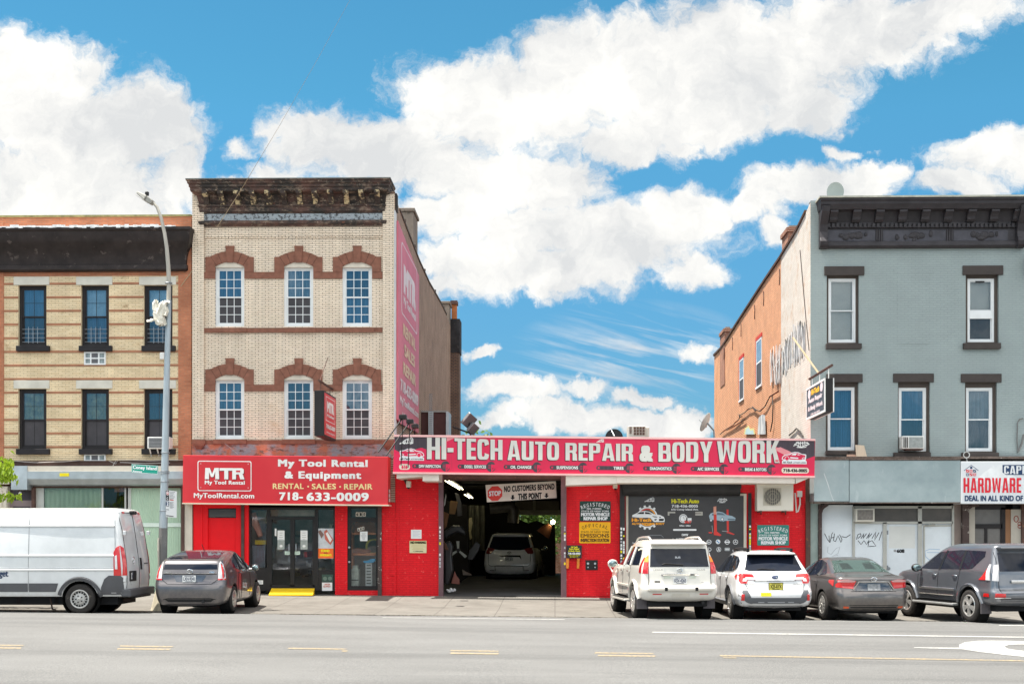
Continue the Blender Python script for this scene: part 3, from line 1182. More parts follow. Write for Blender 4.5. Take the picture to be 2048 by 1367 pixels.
 for y0, y1 in ((703, 729), (907, 934)):           # through-wall air conditioner sleeves
  mb = MB()
  p0 = (168, y0, 211, y1)
  mb.fbox(168, y0, 211, y0 + 3, Y - .05, Y + .1)
  mb.fbox(168, y1 - 3, 211, y1, Y - .05, Y + .1)
  for xx in (168, 180, 196, 208.5):
   mb.fbox(xx, y0 + 3, xx + 2.6, y1 - 3, Y - .049, Y + .1)
  mb.fbox(170, (y0 + y1) / 2 - 1.2, 210, (y0 + y1) / 2 + 1.2, Y - .047, Y + .1)
  g = mb.build('wall_grille', white_frame, b)
  mb = MB()
  mb.fbox(169, y0 + 1, 210, y1 - 1, Y - .012, Y + .1)
  mb.fbox(181, y0 + 3, 195, y1 - 3, Y - .03, Y - .012, 1)
  mb.build('grille_back', [curtain_grey, M('mid_grey_panel', (.12, .12, .13), .7)], g)
 mb = MB()
 mb.fbox(319, 704, 328, 718, Y - .12, Y)
 mb.build('vent_cap', white_paint, b, bevel=.02)
 # band above the shop with slack cables
 mb = MB()
 mb.box(PX(2, Y), PX(371, Y), Y - .10, Y + .2, PZ(935, Y, 200), zst)
 mb.box(PX(2, Y), PX(371, Y), Y - .16, Y - .1, PZ(922, Y, 200), zst - .004)
 mb.build('shop_fascia', M('brown_fascia', (.085, .052, .045), .75, var=.25, wear=(.2, .17, .15), ws=8, wt=.66), b)
 # shop front
 mb = MB()
 yh = Y - .42
 prof = [(932, 0), (942, 0), (942, -.02), (957, -.02), (968, .12), (970.5, .30)]
 xa, xb = PX(55, yh), PX(366, yh)
 for i in range(len(prof) - 1):
  (p0, d0), (p1, d1) = prof[i], prof[i + 1]
  z0, z1 = PZ(p0, yh, 200), PZ(p1, yh, 200)
  mb.quad((xa, yh + d0, z0), (xb, yh + d0, z0), (xb, yh + d1, z1), (xa, yh + d1, z1), 0 if i < 1 else 1)
 mb.box(xa, xb, yh + .0, Y, PZ(932, yh, 200) - .002, PZ(932, yh, 200) + .012, 0)
 mb.quad((xa, yh, PZ(932, yh, 200)), (xa, yh, PZ(957, yh, 200)), (xa, Y, PZ(970, yh, 200)), (xa, Y, PZ(932, yh, 200)), 1)
 mb.fbox(119, 945.5, 138, 952, yh - .03, yh - .02, 2)
 mb.build('shutter_housing', [cream_paint, zinc, M('yellow_sticker', (.75, .62, .02), .6)], b)
 mb = MB()
 mb.fbox(23, 931, 54.5, 978.5, yh - .02, Y - .02)
 x0, x1, z0, z1 = prect(23, 931, 54.5, 978.5, yh - .02)
 mb.add([(x0, yh - .021, z1), (x1, yh - .021, z1), (x0, yh - .06, z0), (x1, yh - .035, z0)], [[0, 1, 2], [1, 3, 2]])
 mb.build('shutter_motor_box', zinc, b)
 mb = MB()
 zt = PZ(970, Y, 200)
 mb.box(PX(66, Y), PX(385, Y), Y - .05, Y + .2, PZ(975, Y, 200), PZ(966, Y, 200))
 mb.box(PX(66, Y), PX(71.5, Y), Y - .12, Y + .1, zb, PZ(975, Y, 200))
 mb.box(PX(364.5, Y), PX(370.5, Y), Y - .14, Y + .1, zb, PZ(968, Y, 200))
 mb.build('shop_door_post', rusty, b)
 mb = MB()
 mb.box(PX(371, Y), PX(386, Y), Y - .1, Y + .2, zb, PZ(1005, Y, 200))
 mb.box(PX(-22, Y), PX(17.5, Y), Y - .1, Y + .2, zb, PZ(972, Y, 200))
 for k in range(4):
  mb.box(PX(-16 + 9 * k, Y), PX(-11 + 9 * k, Y), Y - .13, Y - .1, zb, PZ(980, Y, 200))
 mb.box(PX(-22, Y), PX(23, Y), Y - .2, Y - .1, PZ(968, Y, 200), PZ(961, Y, 200))
 mb.build('shop_column', cream_paint, b)
 alu = M('pale_aluminium_frame', (.52, .52, .48), .45, metal=.3, var=.08)
 mb = MB()
 for a, c, y0, y1 in ((71.5, 80, 975, 1192), (80, 87.5, 975, 1192), (87.5, 364, 969, 973.5), (203, 206.5, 975, 1192), (249, 252, 975, 1192), (256, 262, 975, 1192)):
  mb.fbox(a, y0, c, y1, Y + .02, Y + .1)
 f = mb.build('shop_window_frame', alu, b)
 mb = MB()
 mb.fbox(86, 973, 203, 1192, Y + .05, Y + .058)
 mb.fbox(206, 973, 249, 1192, Y + .05, Y + .058)
 mb.build('shop_pane', pane_soft, f)
 mb = MB()
 for k in range(25):
  px = 88 + 4.72 * k
  x0, x1 = PX(px, Y + .25), PX(px + 4.1, Y + .25)
  t = .08 if k % 2 else .05
  mb.quad((x0, Y + .09, zb), (x1, Y + .09 + t * .6, zb), (x1, Y + .09 + t * .6, zt), (x0, Y + .09, zt))
 mb.build('vertical_blind', M('pale_green_blind', (.74, .90, .66), .8, var=.06), f, recalc=False)
 mb = MB()
 mb.fbox(86, 960, 262, 1195, Y + .9, Y + .95)
 mb.fbox(229, 975, 249, 983, Y + .2, Y + .22, 1)
 mb.build('shop_interior', [dark_room, M('red_white_card', (.55, .25, .2), .6, var=.5, vs=30)], f)
 mb = MB()
 x0, x1, z0, z1 = prect(262, 973, 364, 1187, Y + .04)
 n = 46
 for i in range(n):
  a, c = x0 + (x1 - x0) * i / n, x0 + (x1 - x0) * (i + 1) / n
  mb.quad((a, Y + .04 + .012 * (i % 2), z0), (c, Y + .04 + .012 * ((i + 1) % 2), z0), (c, Y + .04 + .012 * ((i + 1) % 2), z1), (a, Y + .04 + .012 * (i % 2), z1))
 mb.fbox(262, 1183, 364, 1192, Y + .0, Y + .1)
 mb.build('corrugated_panel', M('pale_green_corrugated', (.42, .56, .42), .5, var=.06), b, smooth=50)
 mb = MB()
 mb.fbox(262.5, 1045, 363.5, 1053, Y + .018, Y + .03)
 mb.build('panel_rail', M('mint_rail', (.66, .76, .68), .5, var=.04), b)
 mb = MB()
 mb.fbox(18, 972, 66, 1195, Y + .10, Y + .2)
 mb.fbox(18, 1000, 66, 1195, Y + .07, Y + .1, 1)
 mb.fbox(26, 1012, 60, 1185, Y + .05, Y + .07, 0)
 mb.build('flat_door', [M('purple_black_transom', (.05, .035, .04), .35), M('mauve_door', (.26, .20, .20), .6, var=.1)], b)
 mb = MB()
 mb.tube([F(38, 979, Y - .3), F(39, 985, Y - .3)], .03, 8, 0)
 mb.ball(F(40, 986.5, Y - .3), .045, .045, .07, 1)
 mb.build('porch_lamp', [rusty, white_paint], b, smooth=50)
 # wires
 wires = MB()
 for pts in ([(28, 921), (50, 923), (75, 924.5), (100, 923.5), (130, 922.5), (160, 920)], [(218, 921), (232, 927), (236, 919), (300, 921), (365, 919)],
    [(225, 932), (232, 920)], [(240, 924), (290, 926), (340, 925)]):
  wires.tube([F(x, y, Y - .18) for x, y in pts], .012, 5)
 wires.build('loose_cable', M('pale_cable', (.32, .30, .29), .7), b)
 ac = thing('window_air_conditioner', 'white air conditioner in a lower window of the tan brick building behind the lamp post', 'air conditioner', F(316, 897, Y - .2))
 mb = MB()
 mb.fbox(294.5, 873, 338.5, 896.5, Y - .36, Y + .12)
 o = mb.build('casing', white_paint, ac, bevel=.015)
 mb = MB()
 for k in range(7):
  mb.fbox(297.5, 875.5 + 2.8 * k, 335, 877.4 + 2.8 * k, Y - .375, Y - .36)
 mb.build('rear_grille', M('grey_ac_grille', (.13, .13, .14), .6), ac)
 mb = MB()
 mb.tube([F(303, 912, Y - .02), F(299, 896, Y - .3)], .02, 6)
 mb.tube([F(318, 911, Y - .02), F(314, 896, Y - .3)], .02, 6)
 mb.build('bracket', white_paint, ac)


left_building()

# ------------------------------------------------------------ cream brick building with the tool hire shop
XM = PX(790, YF)


def arch_pts(cx, w, py_spring, rise, n=10):
 return [(cx - w / 2 + w * i / n, py_spring - rise * (1 - (2 * i / n - 1) ** 2)) for i in range(n + 1)]


def mtr_building():
 Y = YF
 xL, xR = PX(384.5, Y), XM
 zb = gz(PX(580, Y), Y) - .25
 zst = PZ(911, Y, 580)
 zt = PZ(384, Y, 580)
 b = thing('brick_building', 'three storey cream brick building with brown arched window hoods and a peeling cornice', 'building', ((xL + xR) / 2, Y, gz(xL, Y)))
 cream = brick('cream_glazed_brick', (.86, .73, .585), (.79, .655, .51), (.22, .165, .12), .205, .0565, .0065, var=.13, streak=(2.5, 1, .35), stain=(.62, .42, .26), st=.64, ss=.9, rough=.6)
 wins = [(430, 488.5), (567.5, 626.5), (684.5, 744)]
 holes = [prect(a, 533, c, 652.5, Y) for a, c in wins] + [prect(a, 757.5, c, 877.5, Y) for a, c in wins]
 mb = MB()
 wall_holes(mb, PX(407.5, Y), PX(765.5, Y), PZ(888, Y, 580), zt, Y, holes, .24, 0, 0)
 mb.build('wall', cream, b, recalc=False)
 mb = MB()
 mb.fbox(384.5, 384, 407.5, 888, Y - .09, Y + .3)
 mb.fbox(765.5, 388, 788.5, 888, Y - .09, Y + .3)
 mb.build('brick_pilaster', cream, b)
 mb = MB()
 k = 409.5
 while k < 764:
  mb.fbox(k, 471.8, k + 4.2, 476, Y - .035, Y + .01)
  k += 7.1
 mb.fbox(408, 468, 765, 471.6, Y - .03, Y + .01)
 mb.build('dentil_course', cream, b)
 # peeling painted brick above the shop sign
 peel, nt, bs = new_mat('peeling_painted_brick')
 p = pos_vec(nt)
 bs.inputs['Roughness'].default_value = .85
 c = mix(nt, rng(nt, nz(nt, p, 1.6, 6, .7), .42, .56), (.42, .16, .09), (.24, .26, .28))
 c = mix(nt, rng(nt, nz(nt, p, 3.3, 7, .75, (1, 1, 2.5)), .54, .6), c, (.13, .085, .07))
 c = mix(nt, rng(nt, nz(nt, p, 5, 7, .75, (1, 1, 2)), .64, .68), c, (.62, .45, .36))
 nt.links.new(c, bs.inputs['Base Color'])
 bump_to(nt, bs, nz(nt, p, 22, 5, .7, (.4, 1, 2)), .02)
 mb = MB()
 mb.box(xL, xR - .03, Y - .05, Y + .2, PZ(915, Y, 580), PZ(888, Y, 580))
 mb.build('peeling_band', peel, b)
 # brown stone trim
 mb = MB()
 for py, h in ((655.5, 8.6), (879, 8.6)):
  for a, c in ((407.5, 765),):
   mb.fbox(a, py, c, py + h, Y - .05, Y + .02)
  for a, c in wins:
   mb.fbox(a - 4, py - .6, c + 4, py + h - .4, Y - .10, Y - .04)
 for py in (543.5, 768.5):
  xs = [407.5] + [v for w in wins for v in w] + [765]
  for i in range(0, len(xs), 2):
   mb.fbox(xs[i], py, xs[i + 1], py + 13, Y - .045, Y + .02)
 mb.fbox(384, 878.5, 410, 887.5, Y - .16, Y + .02)
 mb.fbox(763, 878.5, 789, 887.5, Y - .16, Y + .02)
 for cx in (397.5, 776.5):
  for k, (hw, y0, y1, pr) in enumerate(((11, 887.5, 891, .15), (8.5, 891, 894.5, .12), (5.5, 894.5, 898, .09))):
   mb.fbox(cx - hw, y0, cx + hw, y1, Y - pr, Y + .02)
 mb.build('stone_band', brownstone, b)
 for r, dy in ((0, 0), (1, 225)):
  for i, (a, c) in enumerate(wins):
   cx = (a + c) / 2
   mb = MB()
   YY = Y - .055
   hl, hr = cx - 48.5, cx + 47.5
   out = arch_pts(cx, 78, 513 + dy, 11)
   inn = arch_pts(cx, c - a, 533 + dy, 10)
   loop = [(hl, 543.5 + dy), (hl, 513.5 + dy)] + out + [(hr, 513.5 + dy), (hr, 543.5 + dy), (c, 543.5 + dy)] + inn[::-1] + [(a, 543.5 + dy)]
   # build as strips so that the outline stays a clean hood
   tp = [(hl, 513.5 + dy)] + out + [(hr, 513.5 + dy)]
   bt = [(a, 533 + dy)] + inn + [(c, 533 + dy)]
   for k in range(len(tp) - 1):
    mb.prism([F(*tp[k], YY), F(*tp[k + 1], YY), F(*bt[k + 1], YY), F(*bt[k], YY)], (0, .09, 0))
   mb.prism([F(hl, 513.5 + dy, YY), F(a, 533 + dy, YY), F(a, 543.5 + dy, YY), F(hl, 543.5 + dy, YY)], (0, .09, 0))
   mb.prism([F(hr, 513.5 + dy, YY), F(c, 533 + dy, YY), F(c, 543.5 + dy, YY), F(hr, 543.5 + dy, YY)], (0, .09, 0))
   mb.prism([F(cx - 8.6, 491 + dy, YY - .03), F(cx + 8.6, 491 + dy, YY - .03), F(cx + 6, 524 + dy, YY - .03), F(cx - 6, 524 + dy, YY - .03)], (0, .1, 0))
   for (xa, ya, xb, yb) in ((cx - 38, 513, a + 3, 531), (cx - 24, 506.5, a + 14, 527), (cx + 38, 513, c - 3, 531), (cx + 24, 506.5, c - 14, 527)):
    mb.prism([F(xa - .5, ya + dy, YY - .004), F(xa + .5, ya + dy, YY - .004), F(xb + .5, yb + dy, YY - .004), F(xb - .5, yb + dy, YY - .004)], (0, .01, 0), 1)
   mb.build('window_hood', [brownstone, M('dark_joint', (.10, .045, .032), .9)], b)
   x0, x1, z0, z1 = prect(a, 533 + dy, c, 652.5 + dy, Y)
   cl = [[(sky_reflect_blue, curtain_dark), (curtain_grey, curtain_dark), (curtain_slate, sky_reflect_blue)], [(sky_reflect_blue, curtain_dark), (curtain_slate, curtain_dark), (curtain_slate, curtain_dark)]][r][i]
   w = window(b, x0, x1, z0, z1, Y + .06, .075, white_frame, pane_strong, cl, (3, 3), .495, (3, 3), 1.0, .02, lowmat=pane_screen if (r, i) != (0, 2) else None)
   mb = MB()
   ip = arch_pts(cx, c - a, 533 + dy, 10)
   mb.prism([F(x, y, Y - .02) for x, y in ip] + [F(c, 534.5 + dy, Y - .02), F(a, 534.5 + dy, Y - .02)], (0, .08, 0))
   mb.build('arch_infill', cream_paint, w)
 # cornice: rotten sheet metal in browns, black, pale undercoat
 cm, nt, bs = new_mat('peeling_brown_cornice')
 p = pos_vec(nt)
 bs.inputs['Roughness'].default_value = .75
 c = mix(nt, rng(nt, nz(nt, p, 1.1, 6, .7), .36, .54), (.135, .064, .048), (.030, .024, .021))
 c = mix(nt, rng(nt, nz(nt, p, 5, 8, .75, (.8, 1, 1.6)), .52, .60, 0, .6), c, (.30, .22, .16))
 c = mix(nt, rng(nt, nz(nt, p, 8, 8, .78), .60, .65, 0, .8), c, (.52, .43, .33))
 c = mix(nt, rng(nt, nz(nt, p, 2.4, 6, .7), .66, .72), c, (.27, .10, .055))
 nt.links.new(c, bs.inputs['Base Color'])
 bump_to(nt, bs, nz(nt, p, 14, 6, .7), .025)
 fm, nt, bs = new_mat('peeling_grey_frieze')
 p = pos_vec(nt)
 bs.inputs['Roughness'].default_value = .8
 c = mix(nt, rng(nt, nz(nt, p, 9, 7, .75), .5, .58), (.36, .40, .43), (.07, .072, .076))
 nt.links.new(c, bs.inputs['Base Color'])
 bump_to(nt, bs, nz(nt, p, 12, 6, .7), .03)
 mb = MB()
 cornice(mb, PX(405, Y), PX(767.5, Y), Y, [(368, .66), (371, .66), (371.2, .62), (376, .60), (376.3, .55), (382, .54), (382.3, .50), (388, .49), (390, .46), (393, .24), (411, .13), (411.2, .19), (415, .18), (415.3, .14), (424, .12), (424.3, .08), (427, .06)],
   lambda py: PZ(py, Y, 580), .6, la=.5, lb=.42)
 cor = mb.build('cornice', cm, b, smooth=25)
 mb = MB()
 mb.fbox(405.5, 427, 767, 441, Y - .05, Y + .1)
 mb.build('frieze', fm, cor)
 mb = MB()
 cornice(mb, PX(406, Y), PX(767, Y), Y, [(441, .06), (443, .14), (448, .13), (450, .08), (453, .05)], lambda py: PZ(py, Y, 580), la=.8, lb=.8)
 mb.build('lower_moulding', cm, cor, smooth=25)
 bm_ = M('peeling_bracket', (.055, .042, .036), .8, var=.5, vs=4, wear=(.52, .41, .24), ws=4.2, wt=.52)
 for k in range(12):
  px = 418 + 30.9 * k
  mb = MB()
  x0, x1 = PX(px - 5, Y), PX(px + 5, Y)
  pr = [(389.5, .56), (395, .55), (400, .42), (406, .28), (412, .22)]
  loop = [(x0, Y - .1, PZ(391, Y, 580))] + [(x0, Y - d, PZ(q, Y, 580)) for q, d in pr] + [(x0, Y - .1, PZ(412, Y, 580))]
  mb.prism(loop, (x1 - x0, 0, 0))
  mb.build('bracket', bm_, cor)
 mb = MB()
 mb.box(PX(405, Y) - .34, PX(767.5, Y) + .29, Y - .67, Y + .6, PZ(368, Y, 580) - .012, PZ(368, Y, 580) + .01)
 mb.build('cornice_cap', M('dull_metal_cap', (.16, .17, .16), .5, metal=.4, var=.3), cor)
 # right side wall, roof line falling to the rear, back and left walls
 brown = brick('brown_side_brick', (.215, .125, .09), (.17, .10, .072), (.42, .32, .25), .21, .0675, .017, 'y', var=.22, stain=(.34, .26, .20), st=.58, ss=.9)
 line = [(790, 388), (799, 421), (818, 471), (838, 522), (858, 566), (880, 604), (893, 630)]
 pts = [S(x, y, XM) for x, y in line]
 yb_ = pts[-1].y + 3.0
 poly = [Vector((XM, Y + .001, zb)), Vector((XM, Y + .001, zt))] + pts[1:] + [Vector((XM, yb_, pts[-1].z - .2)), Vector((XM, yb_, zb))]
 mb = MB()
 mb.prism(poly, (-.3, 0, 0))
 mb.build('side_wall', brown, b)
 mb = MB()
 for q in range(1, len(pts) - 1):
  a, c = pts[q], pts[q + 1]
  mb.prism([a + Vector((.03, 0, 0)), c + Vector((.03, 0, 0)), c + Vector((-.33, 0, 0)), a + Vector((-.33, 0, 0))], (0, 0, .07))
  mid = (a + c) / 2
  mb.box(XM - .34, XM + .05, mid.y - .06, mid.y + .06, mid.z + .06, mid.z + .13)
 mb.build('parapet_coping', M('dark_clay_coping', (.10, .075, .06), .8, var=.3), b)
 mb = MB()
 zr = pts[-1].z - .5
 mb.quad((xL, Y + .3, zt - .4), (XM - .3, Y + .3, zt - .4), (XM - .3, yb_, zr), (xL, yb_, zr))
 mb.box(xL, xL + .3, Y + .31, yb_, zb, zr)
 mb.quad((xL, Y + .31, zr), (xL, yb_, zr), (xL, yb_, zr - .01), (xL, Y + .31, zt - .3))
 mb.quad((xL + .002, Y + .3, zr), (xL + .002, Y + .3, zt), (xL + .002, yb_, zr + .2), (xL + .002, yb_, zr))
 mb.box(xL, XM - .3, yb_ - .3, yb_, zb, zr + .2)
 mb.build('roof', M('roofing_felt', (.09, .09, .09), .9), b)
 mb = MB()                                         # white painted corner strip
 mb.box(XM - .02, XM + .012, Y - .09, Y + .32, PZ(880, Y, 790), PZ(421, Y, 790))
 o = mb.build('corner_strip', M('white_paint_on_brick', (.62, .63, .64), .7, var=.12, wear=(.03, .03, .03), ws=7, wt=.68), b)
 mb = MB()
 mb.box(XM - .34, XM + .05, Y + .02, Y + .35, PZ(421, Y, 790), PZ(386, Y, 790))
 mb.build('corner_post', M('dark_tarred_brick', (.045, .04, .036), .9, var=.4, wear=(.2, .18, .15), ws=5, wt=.6), b)
 # chimneys
 stucco = M('weathered_grey_stucco', (.23, .19, .155), .9, var=.25, vs=2, wear=(.1, .085, .07), ws=4, wt=.6)
 for (px0, px1, pxe, py0) in ((800, 827, 835.5, 416), (878, 898, 902, 602)):
  y0, y1 = S(px1, py0, XM).y, S(pxe, py0, XM).y
  zt_, xa = S(px1, py0, XM).z, PX(px0, y0)
  mb = MB()
  mb.box(xa, XM - .004, y0, y1, zt_ - 3.2, zt_ - .12)
  mb.box(xa - .04, XM + .05, y0 - .06, y1 + .06, zt_ - .12, zt_)
  mb.build('chimney', stucco, b, bevel=.02)
 yc = S(901, 640, XM).y
 a0, a1 = PX(899, yc), PX(918, yc)
 mb = MB()
 zt_ = PZ(640, yc, 908)
 mb.box(XM - .05, a1, yc, yc + 1.1, zb, zt_, 0)
 mb.box(XM - .07, a1 + .04, yc - .03, yc + 1.1, PZ(705, yc, 908), zt_ + .06, 1)
 mb.box(PX(902, yc), PX(912, yc), yc + .3, yc + .7, zt_, PZ(606, yc, 908), 2)
 mb.box(PX(900, yc), PX(914, yc), yc + .2, yc + .8, PZ(606, yc, 908), PZ(599, yc, 908), 3)
 mb.build('rear_chimney', [brick('chimney_brick', (.26, .15, .10), (.2, .11, .08), (.10, .08, .07), .21, .07, .02, 'x'), M('black_tar', (.03, .028, .03), .8, var=.4, wear=(.15, .14, .13), ws=5, wt=.62),
         M('terracotta_pot', (.45, .16, .06), .8), rusty], b)
 # ------------------------------------------------ shop front
 redp = M('red_painted_door', (.80, .006, .012), .45, var=.05)
 redb = brick('red_painted_brick', (.74, .011, .018), (.68, .010, .017), (.58, .009, .015), .21, .067, .008, var=.07, bump=.004, rough=.55, stain=(.86, .22, .19), st=.62, ss=9, streak=(3, 1, .35))
 mb = MB()
 z1 = PZ(1003, Y, 580)
 mb.box(xL, XM - .03, Y + .02, Y + .3, PZ(1014, Y, 580), PZ(915, Y, 580))
 mb.build('shop_fascia', M('dark_fascia', (.05, .04, .04), .7), b)
 mb = MB()
 mb.fbox(386.5, 1004, 405, 1200, Y - .06, Y + .3)
 mb.fbox(405, 1004, 415.5, 1200, Y - .03, Y + .3)
 mb.fbox(415.5, 1004, 472, 1015.5, Y - .025, Y + .3)
 mb.fbox(472, 1004, 482, 1200, Y - .03, Y + .3)
 mb.fbox(488, 1004, 497, 1200, Y - .06, Y + .3)
 mb.build('red_door_frame', redp, b, bevel=.008)
 mb = MB()
 mb.fbox(415.5, 1035, 472, 1200, Y + .06, Y + .12, 0)
 d = mb.build('red_door', redp, b)
 mb = MB()
 mb.fbox(416.5, 1017, 471.5, 1033.5, Y + .05, Y + .06)
 mb.build('transom_pane', M('dim_transom_glass', (.05, .045, .045), .12, var=.1), d)
 post = M('stickered_post', (.075, .05, .045), .6, var=.2, wear=(.62, .58, .52), ws=6.5, wt=.60)
 mb = MB()
 mb.fbox(482.2, 1008, 487.8, 1200, Y - .13, Y - .03)
 mb.fbox(755.5, 1010, 763, 1192, Y - .10, Y + .1)
 mb.build('gate_post', post, b)
 mb = MB()
 for a, c, y0, y1 in ((497, 670, 1010, 1018.5), (497, 502.5, 1018.5, 1180), (534, 540, 1018.5, 1180), (629.5, 636, 1018.5, 1180), (667, 670, 1018.5, 1180),
       (540, 629.5, 1032, 1038.5), (580.5, 589, 1038.5, 1172), (540, 543.5, 1038.5, 1172), (625, 629.5, 1038.5, 1172), (540, 629.5, 1169, 1177)):
  mb.fbox(a, y0, c, y1, Y + .02, Y + .12)
 mb.fbox(502.5, 1135, 534, 1180, Y + .04, Y + .12)
 mb.fbox(636, 1139, 667, 1180, Y + .04, Y + .12)
 mb.fbox(502, 1150, 534, 1151, Y + .035, Y + .04)
 f = mb.build('shop_front_frame', black_metal, b)
 mb = MB()
 for a, c, y0, y1 in ((502, 534.5, 1018, 1135.5), (539.5, 630, 1018, 1032.5), (543, 581, 1038, 1169.5), (588.5, 625.5, 1038, 1169.5), (635.5, 667.5, 1018, 1139.5)):
  mb.fbox(a, y0, c, y1, Y + .065, Y + .075)
 mb.build('shop_pane', pane_soft, f)
 for px in (578, 592):
  mb = MB()
  mb.tube([F(px, 1087, Y + .02), F(px, 1087, Y - .06), F(px, 1100, Y - .06), F(px, 1100, Y + .02)], .012, 6)
  mb.build('door_handle', zinc, f)
 # what the shop keeps behind its glass
 mb = MB()
 x0, x1 = PX(497, Y), PX(757, Y)
 z0, z1 = PZ(1188, Y, 600), PZ(1004, Y, 600)
 mb.quad((x0, Y + 2.6, z0), (x1, Y + 2.6, z0), (x1, Y + 2.6, z1), (x0, Y + 2.6, z1))
 mb.quad((x0, Y + .13, z0), (x0, Y + 2.6, z0), (x0, Y + 2.6, z1), (x0, Y + .13, z1))
 mb.quad((x1, Y + .13, z0), (x1, Y + 2.6, z0), (x1, Y + 2.6, z1), (x1, Y + .13, z1))
 mb.quad((x0, Y + .13, z0), (x1, Y + .13, z0), (x1, Y + 2.6, z0), (x0, Y + 2.6, z0))
 mb.quad((x0, Y + .13, z1), (x1, Y + .13, z1), (x1, Y + 2.6, z1), (x0, Y + 2.6, z1))
 mb.build('shop_interior', M('shop_interior_wall', (.36, .33, .29), .9, var=.3, vs=2), b, recalc=False)
 mb = MB()
 mb.fbox(670, 1008, 694.5, 1196, Y - .02, Y + .3)
 mb.fbox(692, 1180, 757, 1196, Y - .01, Y + .3)
 mb.fbox(763, 1004, 790, 1200, Y - .02, Y + .3)
 mb.build('red_brick_pier', redb, b)
 mb = MB()
 for a, c, y0, y1 in ((694.5, 702, 1012, 1180), (752, 756, 1012, 1180), (702, 752, 1012, 1016), (702, 752, 1034, 1043.5), (702, 752, 1171, 1180)):
  mb.fbox(a, y0, c, y1, Y + .03, Y + .12)
 f2 = mb.build('side_door_frame', black_metal, b)
 mb = MB()
 mb.fbox(701.5, 1043, 752.5, 1171.5, Y + .07, Y + .08)
 mb.fbox(701.5, 1015, 752.5, 1034.5, Y + .07, Y + .08)
 mb.build('shop_pane', pane_soft, f2)
 mb = MB()
 mb.ball(F(698.5, 1094, Y), .035, .03, .035)
 mb.ball(F(698.5, 1123, Y), .035, .03, .035)
 mb.build('door_handle', zinc, f2, smooth=60)
 A = Art(f2, onY(Y + .066))
 for i, chx in enumerate('610'):
  A.rrect(711.5 + 7 * i, 1023.5, 717.5 + 7 * i, 1032, 1.2, cream_paint, 1)
  A.text(chx, (712.7 + 7 * i, 1024.8, 1030.8, 716.3 + 7 * i), ink, .05, 2)
  A.rrect(715 + 4.6 * i, 1055 - 1.3 * i, 719.2 + 4.6 * i, 1061.5 - 1.3 * i, .8, cream_paint, 1)
  A.text(chx, (715.8 + 4.6 * i, 1056 - 1.3 * i, 1060.7 - 1.3 * i, 718.4 + 4.6 * i), ink, .05, 2)
 A.done()
 return b


MTR = mtr_building()


